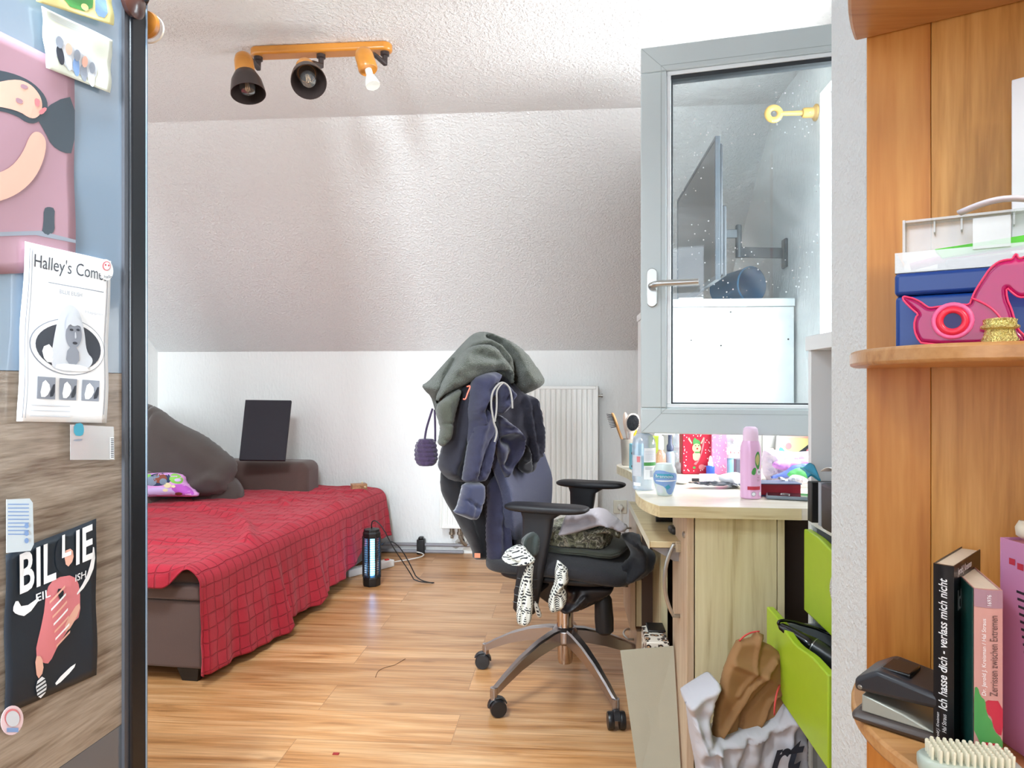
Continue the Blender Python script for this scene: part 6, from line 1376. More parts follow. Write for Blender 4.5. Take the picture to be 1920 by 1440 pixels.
kbg = puff('brown_paper_bag', [(1335, 1386), (1342, 1330), (1358, 1260), (1368, 1235), (1384, 1203), (1412, 1198), (1420, 1185), (1432, 1190), (1428, 1203), (1446, 1210), (1470, 1230), (1480, 1290), (1470, 1330), (1440, 1350), (1400, 1372), (1360, 1380)], P, FWD, 0.018, M_kraft, None,
           folds=[([(1450, 1235), (1400, 1290), (1370, 1340), (1350, 1370)], 0.014, 4), ([(1440, 1275), (1390, 1330), (1385, 1365)], -0.010, 3), ([(1420, 1200), (1410, 1260), (1380, 1300)], 0.006, 3), ([(1475, 1280), (1440, 1310), (1420, 1355)], 0.010, 3), ([(1375, 1240), (1430, 1260)], 0.008, 6)], step=4, k=8, back=0.03, wr=0.010, wf=40, smooth=180, rnd=0)
tag(kbg, 'crumpled brown kraft paper bag sticking out of the white carrier bag', 'bag')
build('handle', MB().tube(bez(W(1386, 1202, 1.68), W(1398, 1188, 1.69), W(1410, 1184, 1.69), W(1424, 1184, 1.69), 10), 0.002, 8), M_redc, kbg, smooth=180)
build('handle', MB().tube(bez(W(1452, 1340, 1.63), W(1452, 1320, 1.62), W(1455, 1300, 1.63), W(1462, 1285, 1.66), 10), 0.0022, 8), M_redc, kbg, smooth=180)
# hair curler lying in the open green drawer
hc_ = thing('curling_iron', 'black curling iron with cord lying in the lower green drawer', 'curling iron', W(1500, 1210, 1.68))
a = W(1461, 1172, 1.655); b = W(1560, 1236, 1.57); dv = (b-a)
M_gb = mat('gloss_black', '#0d0d0f', rough=0.15, var=0.02)
build('handle_grip', MB().tube([a+dv*t_ for t_ in (0, 0.04, 0.2, 0.5, 0.62, 0.66)], [0.005, 0.009, 0.012, 0.018, 0.021, 0.019], 16), M_gb, hc_, smooth=180)
build('barrel', MB().tube([a+dv*0.64, a+dv*0.72, a+dv*1.5], [0.021, 0.022, 0.022], 18), mat('barrel_grey', '#26272a', rough=0.3), hc_, smooth=60)
build('collar', MB().tube([a+dv*0.655, a+dv*0.665], [0.0222, 0.0222], 18), M_steel, hc_)
build('cord', MB().tube(bez(a+Vector((0, 0, 0)), W(1452, 1160, 1.655), W(1480, 1162, 1.66), W(1500, 1170, 1.66), 8)+[W(1530, 1178, 1.66), W(1560, 1190, 1.65), W(1600, 1210, 1.6)], 0.0038, 8), M_gb, hc_, smooth=180)

# ================================================================== CEILING SPOT LAMP
M_lw = mat('lamp_beech', '#c8822f', rough=0.3, var=0.12, vscale=8, stretch=(1, 12, 12), coat=0.3)
M_lm = mat('lamp_brown_metal', '#3a302e', rough=0.38, metal=0.3, var=0.05)
L0 = at_z(478, 101, 2.283); L1 = at_z(728, 91, 2.283); Lc = (L0+L1)/2
lamp = thing('ceiling_spotlight', 'wooden bar ceiling lamp with three brown spot heads, the right one without shade', 'lamp', Vector((Lc.x, Lc.y, ZC)))
LAa = math.atan2((L1-L0).y, (L1-L0).x); LF = rz(LAa, Vector((Lc.x, Lc.y, 0))); hl = (L1-L0).length/2+0.012
pl = [(hl*math.copysign(1, math.cos(a))-0.028*math.copysign(1, math.cos(a))+0.03*math.cos(a), 0.03*math.sin(a)) for a in [2*math.pi*(k+0.5)/32 for k in range(32)]]
build('bar', MB(LF).prism(pl, ZC-0.030, ZC), M_lw, lamp, bevel=0.008, seg=4)
def spot(lxx, cap_px, d, dirv, shade, bulb):
    dirv = dirv.normalized(); j0 = LF @ Vector((lxx, 0, ZC-0.030)); cp = W(cap_px[0], cap_px[1], d)
    jt = build('joint', MB().lathe([(0.016, 0), (0.016, 0.012), (0.010, 0.014), (0.009, 0.045)], j0, (0, 0, -1), 16).tube([j0-Vector((0, 0, 0.04)), (j0+cp)/2-Vector((0, 0, 0.012)), cp+dirv*0.035], [0.010, 0.008, 0.010], 10), M_lm, lamp, smooth=50)
    hd_ = build('spot_head', MB().lathe([(0.004, 0.0), (0.017, 0.004), (0.027, 0.014), (0.0315, 0.030), (0.033, 0.085), (0.029, 0.090), (0.024, 0.088)], cp, dirv, 28), M_lw, lamp, smooth=50)
    if shade:
        build('shade', MB().lathe([(0.026, 0.078), (0.037, 0.086), (0.050, 0.115), (0.056, 0.150), (0.0575, 0.165), (0.0555, 0.165), (0.053, 0.150), (0.047, 0.118), (0.034, 0.090), (0.0, 0.088)], cp, dirv, 36, caps=False), M_lm, hd_, smooth=50)
        build('bulb', MB().lathe([(0.010, 0.09), (0.012, 0.10), (0.024, 0.125), (0.0265, 0.14), (0.022, 0.156), (0.0, 0.164)], cp, dirv, 24, caps=False), clear('bulb_glass', '#ffffff', amount=0.75, rough=0.03, body=0.04), hd_)
        f_ = MB(); e1 = dirv.orthogonal().normalized(); e2 = dirv.cross(e1)
        for k in range(6): 
            a = 2*math.pi*k/6; q = e1*math.cos(a)*0.007+e2*math.sin(a)*0.007
            f_.tube([cp+dirv*0.105+q*0.6, cp+dirv*0.150+q], 0.0012, 6)
        build('filament', f_, mat('filament_cream', '#e8c49a', rough=0.5), hd_)
    if bulb:
        build('bulb_neck', MB().lathe([(0.012, 0.080), (0.012, 0.110)], cp, dirv, 16), mat('ceramic_white', '#ece9e0', rough=0.4), hd_)
        build('reflector_bulb', MB().lathe([(0.012, 0.108), (0.017, 0.118), (0.022, 0.135), (0.025, 0.150), (0.024, 0.153), (0.0, 0.151)], cp, dirv, 24, caps=False), mat('bulb_frost', '#dfe3dc', rough=0.15, spec=0.8), hd_)
spot(-0.235, (455, 100), 2.46, RGT*0.22-UP*1.0-FWD*0.25, True, False)
spot(0.0, (571, 120), 2.44, RGT*0.30-UP*0.70-FWD*0.72, True, False)
spot(0.235, (679, 92), 2.44, RGT*0.30-UP*0.95-FWD*0.25, False, True)
# ================================================================== THINGS ON THE DESK
DZ = dz+0.0008
def onz(px_, py_): return at_z(px_, py_, DZ)
def zat(px_, py_, ref): # height of a pixel row at the distance of ref
    d = (ref-EYE).dot(FWD); return EYE.z+(720-py_)/F*d
def rad(ref, wpx): return wpx/2/F*(ref-EYE).dot(FWD)
toEye = lambda p: math.atan2(EYE.y-p.y, EYE.x-p.x)
# brush cup
cp = onz(1176, 872); hcup = zat(1176, 823, cp)-DZ
cup = tag(build('brush_cup', MB().lathe([(0.019, 0), (0.021, 0.002), (0.026, hcup), (0.0245, hcup), (0.020, 0.004), (0.0, 0.003)], cp, seg=28, caps=False), mat('taupe_cup', '#a39b90', rough=0.4), None, smooth=50), 'taupe cup full of hair brushes at the far left end of the desk', 'cup')
M_bris = mat('brush_bristles', '#22242a', rough=0.6); M_bwd = mat('brush_wood', '#c08f5c', rough=0.4, var=0.1); M_bone = mat('brush_beige', '#d9c6b8', rough=0.35)
def paddle(label, base, tip, w_, back, flip=1, side=RGT, name='hair_brush', bl=0.012, front=None):
    ax = (tip-base).normalized(); L_ = (tip-base).length; sd = (side-ax*side.dot(ax)).normalized(); nm = ax.cross(sd).normalized()
    if nm.dot(EYE-base) < 0: nm = -nm
    if front is not None: nm = front
    r = thing(name, label, 'brush', base)
    rings = []
    for (t_, ww, th2) in ((0, 0.006, 0.005), (0.35, 0.007, 0.006), (0.5, 0.009, 0.006), (0.58, w_*0.8, 0.006), (0.7, w_, 0.007), (0.85, w_, 0.007), (0.96, w_*0.7, 0.006), (1.0, w_*0.25, 0.004)):
        rings.append([base+ax*(L_*t_)+sd*(ww*math.cos(a))+nm*(th2*math.sin(a)) for a in [2*math.pi*k/18 for k in range(18)]])
    build('back', MB().loft(rings), back, r, smooth=60)
    b2 = MB()
    if bl < 0.015: build('pad', MB().loft([[base+ax*(L_*(0.77+0.20*math.cos(a)*s9))+sd*(w_*0.88*math.sin(a)*s9)+nm*hh9 for a in [2*math.pi*k/20 for k in range(20)]] for s9, hh9 in ((1.0, 0.004), (1.0, 0.0075), (0.6, 0.010))]), M_bris, r, smooth=60)
    for i in range(9):
        for j in range(7):
            u_ = (i-4)/4.4; v_ = (j-3)/3.4
            if u_*u_+v_*v_ < 1.05:
                p = base+ax*(L_*(0.77+0.18*u_))+sd*(w_*0.82*v_)+nm*0.006; q = (nm+ax*u_*0.25+sd*v_*0.25).normalized()
                b2.tube([p, p+q*bl], [0.0018, 0.0010], 5)
    o = build('bristles', b2, M_bris, r); o['kind'] = 'stuff'
    return r
top = lambda px_, py_, dd=0: W(px_, py_, (cp-EYE).dot(FWD)+dd)
paddle('wooden hair brush with black bristles leaning left in the taupe cup', top(1172, 840), top(1148, 774, 0.01), 0.020, M_bwd, side=FWD, front=-RGT, bl=0.020)
paddle('round-headed beige hair brush with dark bristles facing forward in the taupe cup', top(1180, 850, -0.01), top(1188, 775, -0.02), 0.027, M_bone)
r = thing('hair_brush', 'beige hair brush seen from the back, behind the dark-bristled one in the taupe cup', 'brush', top(1176, 850, 0.01))
ax0, ax1 = top(1177, 850, 0.012), top(1172, 773, 0.02)
build('back', MB().tube([ax0, ax0.lerp(ax1, 0.45), ax0.lerp(ax1, 0.6), ax0.lerp(ax1, 0.75), ax0.lerp(ax1, 0.92), ax1], [0.005, 0.006, 0.017, 0.022, 0.018, 0.006], 16, flat=0.5), M_bone, r, smooth=180)
for i, (x, y, c, nm_, lb2) in enumerate(((1183, 806, '#d9b8b4', 'makeup_brush', 'rose-handled make-up brush leaning right in the taupe cup'), (1189, 812, '#c9b7bd', 'makeup_brush', 'grey-pink make-up brush beside the rose one in the taupe cup'), (1192, 806, '#f0c030', 'marker', 'pen with a yellow cap in the taupe cup'), (1197, 795, '#7a3a5c', 'pencil', 'dark magenta pencil leaning at the back of the taupe cup'))):
    b0_ = cp+Vector((0.004*i-0.006, -0.01+0.006*i, 0.03)); b1_ = top(x, y, -0.015+0.01*(i % 2))
    r = thing(nm_, lb2, 'brush' if i < 2 else 'pen', b0_)
    if i < 2:
        build('handle', MB().tube([b0_, b0_.lerp(b1_, 0.8)], 0.0035, 8), mat('mkh%d' % i, c, rough=0.4), r); build('tip', MB().tube([b0_.lerp(b1_, 0.8), b0_.lerp(b1_, 0.92), b1_], [0.004, 0.008, 0.003], 10), mat('mkt', '#e6d0cc', rough=0.8), r, smooth=180)
    else:
        build('barrel', MB().tube([b0_, b0_.lerp(b1_, 0.85)], 0.0035, 8), mat('mkb%d' % i, '#c9c9cf' if i == 2 else c, rough=0.4), r); build('cap', MB().tube([b0_.lerp(b1_, 0.8), b1_], [0.006, 0.006] if i == 2 else [0.003, 0.002], 10), mat('mkc%d' % i, c, rough=0.4), r)
# teal spotted cup/box behind bottle
p = onz(1190, 879)
bx_ = thing('spotted_box', 'turquoise box with black spots behind the tall clear bottle', 'box', p)
mb = MB(Matrix.Translation(p) @ Matrix.Rotation(0.2, 4, 'Z')); hh = zat(1190, 832, p)-DZ
build('body', mb.box(-0.016, 0.03, -0.02, 0.02, 0, hh), mat('turquoise', '#55bcd0', rough=0.4), bx_, bevel=0.002)
mb = MB(Matrix.Translation(p) @ Matrix.Rotation(0.2, 4, 'Z'))
for k in range(4): mb.lathe([(0.007, 0), (0.007, 0.0006)], (-0.012+0.006*(k % 2), -0.0203, 0.012+k*0.024), (0, -1, 0), 14)
o = build('spots', mb, M_blk, bx_); o['kind'] = 'stuff'
# tall clear bottle
def bottle(name, label, px_, py_, ptop, wpx, prof, m, cat='bottle', lying=False, seg=32, off=0.0):
    p0 = onz(px_, py_); r0 = rad(p0, wpx); p = p0+Vector((FWD.x, FWD.y, 0))*r0*0.9; h = zat(px_, ptop, p)-DZ; r0 = rad(p, wpx)
    r = thing(name, label, cat, p)
    build('body', MB().lathe([(a*r0, b*h) for a, b in prof], p, seg=seg, caps=False), m, r, smooth=50)
    return r, p, r0, h
M_clb = clear('clear_bottle', '#dfeaf2', amount=0.6, rough=0.05, body=0.28, bodycol='#dfe8f4')
r, p, r0, h = bottle('tall_bottle', 'tall clear plastic bottle with white and green labels at the left front of the desk', 1211, 920, 812, 44, [(0, 0.0), (0.85, 0.0), (0.95, 0.02), (0.93, 0.1), (1.0, 0.2), (1.0, 0.8), (0.9, 0.9), (0.7, 0.97), (0.4, 1.0), (0, 1.0)], M_clb)
a = toEye(p)
cm_ = cyl_map(p, r0+0.0012, DZ, DZ+h, a-1.25, a+1.25)
# u grows with angle: angle increasing = to the right seen from the eye
M_lab = mat('label_white', '#eef3f6', rough=0.5); 
print_on('label', cm_, [(rect(0.5, 0.2, 0.95, 0.75), 0, 0), (rect(0.5, 0.44, 0.95, 0.50), 12, 1), (rect(0.08, 0.25, 0.42, 0.62), 3, 0), (rect(0.27, 0.50, 0.38, 0.60), 7, 1), (rect(0.12, 0.08, 0.40, 0.14), 0, 0)]+[(rect(0.53, 0.54+0.025*k, 0.92, 0.55+0.025*k), 3, 1) for k in range(7)]+
         [(rect(0.70+k*0.022, 0.24, 0.71+k*0.022, 0.36), 2, 1) for k in range(8)]+[(rect(0.54, 0.38+0.02*k, 0.8, 0.388+0.02*k), 2, 1) for k in range(2)], INK, r, step=0.08, off=0.0008)
# air freshener
r, p, r0, h = bottle('air_freshener', 'vase-shaped white and blue air freshener beside the tall clear bottle', 1251, 931, 869, 45, [(0, 0.0), (0.62, 0.0), (0.66, 0.02), (0.82, 0.25), (0.98, 0.52), (1.0, 0.66), (0.9, 0.84), (0.74, 0.97), (0.7, 1.0), (0, 1.0)], mat('freshener_white', '#cfdbd8', rough=0.35))
prof_r = lambda z: r0*1.004*interp([(0, 0.64), (0.02, 0.67), (0.25, 0.82), (0.52, 0.98), (0.66, 1.0), (0.84, 0.9), (1.0, 0.72)], (z-DZ)/h)
a = toEye(p); cm_ = cyl_map(p, prof_r, DZ, DZ+h, a-1.4, a+1.4)
print_on('label', cm_, [(rounded([(0.08, 0.4), (0.1, 0.78), (0.4, 0.83), (0.7, 0.74), (0.92, 0.72), (0.95, 0.4), (0.85, 0.05), (0.6, 0.05), (0.5, 0.3), (0.3, 0.36)], 1), 15, 0), (rounded([(0.16, 0.66), (0.3, 0.72), (0.75, 0.70), (0.78, 0.58), (0.4, 0.58), (0.18, 0.56)], 1), 9, 1), (rounded([(0.2, 0.50), (0.85, 0.52), (0.9, 0.48), (0.2, 0.46)], 1), 0, 1),
         (rounded([(0.5, 0.3), (0.62, 0.38), (0.7, 0.28), (0.58, 0.2)], 0), 9, 1), (rounded([(0.12, 0.1), (0.2, 0.35), (0.4, 0.3), (0.45, 0.08)], 1), 3, 0)], INK, r, step=0.07)
lettering('brand_word', 'Brennoo', cm_, (0.22, 0.59, 0.72, 0.68), INK[0], r, off=0.0025)
# small spray bottles
r, p, r0, h = bottle('spray_bottle', 'small clear bottle with peach liquid and white spray cap behind the air freshener', 1241, 891, 843, 19, [(0, 0), (0.95, 0), (1, 0.03), (1, 0.8), (0.5, 0.97), (0.4, 1), (0, 1)], clear('peach_clear', '#ffe6d8', amount=0.7, rough=0.06, body=0.3, bodycol='#f2c8ae'))
build('cap', MB().lathe([(r0*0.5, h), (r0*0.55, h+0.008), (r0*0.5, h*1.02+0.042), (r0*0.35, h+0.048)], p, seg=20), mat('cap_white', '#f6f6f6', rough=0.3), r)
r, p, r0, h = bottle('spray_bottle', 'small spray bottle with a dark navy neck next to the peach one', 1258, 890, 845, 17, [(0, 0), (0.95, 0), (1, 0.03), (1, 0.85), (0.7, 0.97), (0.4, 1), (0, 1)], mat('bluegrey_bottle', '#9aa8bd', rough=0.35))
build('cap', MB().lathe([(r0*0.75, h), (r0*0.75, h+0.018), (r0*0.45, h+0.024), (r0*0.42, h+0.055)], p, seg=20), mat('navy_cap', '#39435c', rough=0.35), r)
p = onz(1238, 880)+Vector((0, 0.12, 0))
tag(build('small_box', MB(Matrix.Translation(p)).box(-0.028, 0.012, -0.01, 0.03, 0, 0.115), mat('lime_box', '#a4b43c', rough=0.5), None, bevel=0.002), 'lime green box hidden behind the small spray bottles', 'box')
p = onz(1252, 880)+Vector((0.02, 0.14, 0))
tag(build('small_box', MB(Matrix.Translation(p)).box(-0.02, 0.02, -0.01, 0.03, 0, 0.118), mat('grey_box', '#8f8f8a', rough=0.5), None, bevel=0.002), 'plain grey box beside the lime green one behind the spray bottles', 'box')
p = onz(1235, 893)
tag(build('small_jar', MB().lathe([(0.010, 0), (0.011, 0.002), (0.011, 0.014), (0.0, 0.014)], p, seg=20), mat('cap_white', '#f6f6f6'), None), 'little white jar in front of the peach spray bottle', 'jar')
# clear film roll / plastic packaging behind
def film(name, label, ol_, d, col='#eef4f8', body=0.35, bc='#dfe8ec', folds=()):
    o = puff(name, ol_, W(ol_[0][0], ol_[0][1], d), FWD, 0.018, clear(name+label[:6], col, amount=0.6, rough=0.08, body=body, bodycol=bc), None, folds=folds, step=4, k=8, wr=0.01, wf=7, smooth=25)
    return tag(o, label, 'packaging')
film('plastic_wrap', 'crinkled clear plastic wrap left of the red gift bag', [(1262, 812), (1280, 812), (1281, 886), (1268, 886), (1262, 850)], 2.62)
film('plastic_wrap', 'crinkled clear plastic bag with pink straws right of the pink dotted bag', [(1362, 812), (1398, 812), (1400, 848), (1362, 848)], 2.50, folds=[([(1370, 815), (1375, 845)], 0.01, 2), ([(1382, 815), (1380, 845)], 0.01, 2)])
pk = MB(); 
for x in (1370, 1377, 1385): pk.tube([W(x, 850, 2.54), W(x+5, 810, 2.54)], 0.0025, 8)
st_ = tag(build('drinking_straws', pk, mat('straw_pink', '#e6a0a0', rough=0.4), None), 'bundle of pink straws inside the clear plastic bag', 'straws'); st_['kind'] = 'stuff'
# gift bags
def gbag(label, x0, x1, y0, y1, d, col, dots, depth=0.05):
    q = [W(x0, y1, d), W(x1, y1+1, d), W(x1, y0, d), W(x0, y0, d)]
    for k in (0, 1): q[k].z = DZ
    r = thing('gift_bag', label, 'bag', (q[0]+q[1])/2); off = Vector((FWD.x, FWD.y, 0))*depth
    mb = MB(); mb.add(q+[p_+off for p_ in q], [(0, 1, 2, 3), (7, 6, 5, 4), (0, 4, 5, 1), (1, 5, 6, 2), (3, 2, 6, 7), (0, 3, 7, 4)])
    build('bag_body', mb, mat(label[:10], col, rough=0.45), r, bevel=0.002)
    mp = quad_map(*q); rnd_ = random.Random(5); sh = []
    for k in range(dots):
        sh.append((disc(rnd_.uniform(0.04, 0.96), rnd_.uniform(0.03, 0.97), 0.016*(54/(x1-x0))**0.7, 0.012, 7), 0, 0))
    return r, mp, sh
r, mp, sh = gbag('red gift bag with white dots and a reindeer picture standing on the desk', 1280, 1334, 795, 888, 2.50, '#c01838', 120)
sh = [s for s in sh if not (0.2 < s[0][0][0] < 0.78 and 0.12 < s[0][0][1] < 0.75)]
pic = [(rounded([(0.34, 0.66), (0.42, 0.74), (0.46, 0.70), (0.62, 0.66), (0.60, 0.56), (0.38, 0.55)], 1), 12, 1), (disc(0.48, 0.52, 0.15, 0.09), 14, 2), (disc(0.5, 0.51, 0.035, 0.02), 11, 4), (disc(0.44, 0.57, 0.02, 0.013), 8, 4), (disc(0.55, 0.57, 0.02, 0.013), 8, 4), (rounded([(0.34, 0.44), (0.62, 0.44), (0.60, 0.28), (0.36, 0.26)], 1), 4, 1), (rect(0.42, 0.42, 0.6, 0.45), 12, 3),
       (rounded([(0.18, 0.70), (0.30, 0.60), (0.33, 0.62), (0.22, 0.74)], 0), 4, 1), (rounded([(0.62, 0.62), (0.66, 0.60), (0.76, 0.72), (0.72, 0.74)], 0), 4, 1), (rounded([(0.78, 0.8), (0.72, 0.5), (0.5, 0.18), (0.34, 0.2), (0.6, 0.3), (0.66, 0.55)], 1), 7, 3), (disc(0.66, 0.14, 0.11, 0.055), 7, 1), (disc(0.4, 0.13, 0.05, 0.025), 12, 1)]
print_on('print', mp, sh+pic, INK, r, step=0.2)
r, mp, sh = gbag('pink gift bag with white dots standing right of the red one', 1334.5, 1363, 795, 889, 2.49, '#f08cb6', 70)
print_on('print', mp, sh, INK, r, step=0.2)
tag(build('small_pot', MB().lathe([(0.014, 0), (0.017, 0.004), (0.017, 0.03), (0.013, 0.036)], onz(1274, 886), seg=20), mat('white_black_pot', '#ded9d8', rough=0.4, var=0.5, vscale=70), None), 'small white and black pot left of the red gift bag', 'pot')
# blue dropper bottle
r, p, r0, h = bottle('dropper_bottle', 'small bottle of blue liquid with white dropper cap in front of the pink dotted bag', 1334, 891, 873, 16, [(0, 0), (0.95, 0), (1, 0.05), (1, 0.93), (0.9, 1), (0, 1)], mat('blue_liquid', '#3c62cc', rough=0.15, var=0.1, vscale=60))
build('cap', MB().lathe([(r0*0.6, h), (r0*0.6, h+0.012), (r0*0.42, h+0.014), (r0*0.38, h+0.026), (r0*0.15, h+0.034)], p, seg=20), mat('cap_white', '#f6f6f6'), r)
# teal jar, grey case
r, p, r0, h = bottle('jar', 'turquoise jar with a white lid right of the pink dotted bag', 1371, 888, 858, 20, [(0, 0), (0.95, 0), (1, 0.04), (1, 0.8), (0.85, 0.88), (0.85, 1), (0, 1)], mat('teal_jar', '#88c9da', rough=0.4, var=0.15, vscale=50), cat='jar')
build('lid', MB().lathe([(r0*1.15, h), (r0*1.15, h+0.012), (r0*1.0, h+0.014)], p, seg=24), mat('cap_white', '#f6f6f6'), r)
p = onz(1389, 893); mb = MB(Matrix.Translation(p) @ Matrix.Rotation(0.1, 4, 'Z')); hh = zat(1389, 861, p)-DZ
tag(build('grey_case', mb.box(-0.016, 0.016, 0, 0.03, 0, hh), mat('slate_grey', '#6f7080', rough=0.4), None, bevel=0.003), 'slate grey case between the turquoise jar and the pink deodorant can', 'case')
# card, mouse-like soap box, small stand
p = onz(1328, 906); mb = MB(Matrix.Translation(p) @ Matrix.Rotation(YAW, 4, 'Z')); hh = zat(1328, 889, p)-DZ; ww = rad(p, 31)
r = thing('name_card', 'small white card standing below the blue dropper bottle', 'card', p)
build('body', mb.box(-ww, ww, 0, 0.012, 0, hh), mat('label_white', '#eef3f6'), r, bevel=0.001)
mpc = lambda u, v, h_=0: p+RGT*(-ww+2*ww*u)-FWD*(0.0006+h_)+UP*(hh*v)
lettering('digits', '201 2014', mpc, (0.25, 0.2, 0.9, 0.5), mat('ink_violet', '#8f94c8', rough=0.5), r)
p = onz(1280, 908); mb = MB(); 
mb.grid(lambda u, v: p+Vector((0.024*math.cos(math.pi*(v-.5))*math.cos(2*math.pi*u), 0.03*math.cos(math.pi*(v-.5))*math.sin(2*math.pi*u)+0.02, 0.010+0.011*math.sin(math.pi*(v-.5)))), 24, 14, closed_u=True)
tag(build('soap_dish', mb, mat('dish_white', '#e9ebee', rough=0.3), None, smooth=180), 'rounded white plastic case lying left of the white card', 'case')
mb = MB(); p = onz(1300, 903); mb.box(p.x-0.004, p.x+0.026, p.y, p.y+0.012, DZ, DZ+0.010)
tag(build('nail_clipper', mb, mat('dark_steel', '#4a4d55', rough=0.3, metal=0.7), None, bevel=0.002), 'dark metal clip lying between the white case and the white card', 'clip')
# black wrapper
wr_ = onz(1345, 915)
def wrapf(u, v):
    x = -0.088+0.176*u; wd = 0.030*math.sin(math.pi*min(1, max(0.02, u)))**0.6; y = (v-0.5)*2*wd
    z = 0.006+0.014*math.sin(math.pi*u)*(1-abs(v-0.5)*1.2)+0.006*noise.noise(Vector((x*60, y*60, 1)))+(0.012*(0.25-u)*4 if u < 0.25 else 0)
    return wr_+RGT*x+Vector((FWD.x, FWD.y, 0))*y+UP*z
mb = MB(); mb.grid(wrapf, 40, 14)
tag(build('foil_wrapper', mb, mat('black_foil', '#3c3f47', rough=0.25, metal=0.4, var=0.6, vscale=70), None, smooth=30, solid=0.001), 'crumpled black foil wrapper lying on the desk', 'wrapper')
# tissue
def puffz(name, label, ol_, d, T, m, cat, folds=(), wr=0.006, wf=9, step=4, back=None, smooth=180):
    return tag(puff(name, ol_, W(ol_[0][0], ol_[0][1], d), FWD, T, m, None, folds=folds, step=step, k=9, wr=wr, wf=wf, back=back, smooth=smooth), label, cat)
puffz('tissue', 'crumpled white tissue behind the black foil wrapper', [(1345, 897), (1352, 890), (1368, 886), (1382, 885), (1392, 890), (1400, 903), (1400, 916), (1375, 913), (1355, 907)], 2.20, 0.03, mat('tissue_white', '#eef0f4', rough=0.9), 'tissue', folds=[([(1380, 888), (1392, 905)], -0.008, 2), ([(1365, 890), (1372, 908)], 0.008, 3)])
tag(build('hair_clip', MB().tube([onz(1359, 909)+Vector((0, 0, 0.012)), onz(1372, 912)+Vector((0, 0, 0.012)), onz(1385, 916)+Vector((0, 0, 0.006)), onz(1396, 920)+Vector((0, 0, 0.005))], [0.003, 0.005, 0.004, 0.002], 8), mat('clip_cream', '#cfc8b8', rough=0.4), None, smooth=180), 'thin cream clip lying on the tissue', 'clip')
# deodorant can
r, p, r0, h = bottle('deodorant_can', 'tall pink deodorant spray can with an avocado picture at the front of the desk', 1413, 936, 826, 38, [(0, 0), (0.93, 0.0), (1.0, 0.015), (0.985, 0.03), (0.985, 0.80), (0.96, 0.88), (0.86, 0.95), (0.76, 1.0), (0, 1.0)], mat('deo_pink', '#eab8dc', rough=0.3, metal=0.1))
ht = zat(1413, 800, p)-DZ
build('cap', MB().lathe([(r0*0.74, h), (r0*0.75, h+0.002), (r0*0.73, h+(ht-h)*0.6), (r0*0.66, h+(ht-h)*0.88), (r0*0.45, ht), (0, ht)], p, seg=30, caps=False), mat('deo_cap', '#f0cfe6', rough=0.35), r, smooth=60)
a = toEye(p); cm_ = cyl_map(p, r0*0.99, DZ, DZ+h, a-1.45, a+1.45)
print_on('label', cm_, [(rounded([(0.66, 0.78), (0.78, 0.84), (0.86, 0.74), (0.84, 0.55), (0.74, 0.50), (0.64, 0.62)], 2), 12, 0), (rounded([(0.66, 0.72), (0.76, 0.80), (0.82, 0.70), (0.76, 0.56), (0.66, 0.64)], 2), 13, 1), (rounded([(0.52, 0.46), (0.60, 0.55), (0.70, 0.54), (0.66, 0.42), (0.56, 0.42)], 1), 12, 0), (disc(0.80, 0.47, 0.09, 0.05), 0, 1), (rect(0.40, 0.16, 0.86, 0.22), 11, 0), (disc(0.60, 0.09, 0.075, 0.038), 2, 0), (disc(0.60, 0.09, 0.06, 0.03), 0, 1), (disc(0.86, 0.09, 0.06, 0.036), 0, 1)], INK, r, step=0.05)
lettering('product_text', 'Bi', cm_, (0.76, 0.45, 0.84, 0.49), INK[1], r, off=0.002)
lettering('product_text', 'Ki', cm_, (0.74, 0.36, 0.82, 0.39), INK[5], r, off=0.001); lettering('product_text', 'SO', cm_, (0.72, 0.31, 0.84, 0.34), INK[5], r, off=0.001)
# red and navy box, phone
p = onz(1433, 931); q1 = onz(1494, 931)
T_ = Matrix.Translation((q1.x-0.085, p.y+0.005, DZ)) @ Matrix.Rotation(0.05, 4, 'Z')
bx_ = thing('flat_box', 'flat navy and red box lying behind the phone', 'box', T_ @ Vector((0, 0, 0)))
hh = 0.036
build('sleeve', MB(T_).box(-0.035, 0.10, 0.0, 0.075, 0, 0.0025).box(-0.035, 0.10, 0, 0.075, hh-0.0025, hh).box(-0.035, -0.0325, 0, 0.075, 0.0025, hh-0.0025).box(-0.035, 0.10, 0.072, 0.075, 0.0025, hh-0.0025), mat('navy_card', '#4b5877', rough=0.4), bx_)
build('red_tray', MB(T_).box(-0.032, 0.098, 0.004, 0.071, 0.003, hh-0.003), mat('dark_red_card', '#8f1226', rough=0.45), bx_)
T_ = Matrix.Translation(onz(1476, 944)) @ Matrix.Rotation(-0.35, 4, 'Z')
ph = thing('phone', 'phone in a grey case lying screen up at the front edge of the desk', 'phone', T_ @ Vector((0, 0, 0)))
T_ = Matrix.Translation(onz(1493, 938)+Vector((0.0, 0.03, 0))) @ Matrix.Rotation(-0.25, 4, 'Z')
build('case', MB(T_).box(-0.070, 0.060, -0.037, 0.037, 0, 0.010), mat('phone_case', '#77828a', rough=0.35), ph, bevel=0.004, seg=3)
build('screen', MB(T_).box(-0.066, 0.056, -0.033, 0.033, 0.0095, 0.0104), mat('phone_screen', '#20262c', rough=0.1), ph, bevel=0.0004)
build('earring', MB().tube([T_ @ Vector((-0.02+0.012*math.cos(a_), 0.01*math.sin(a_), 0.0116)) for a_ in [2*math.pi*k/20 for k in range(20)]], 0.0008, 6, closed=True), M_steel, ph)
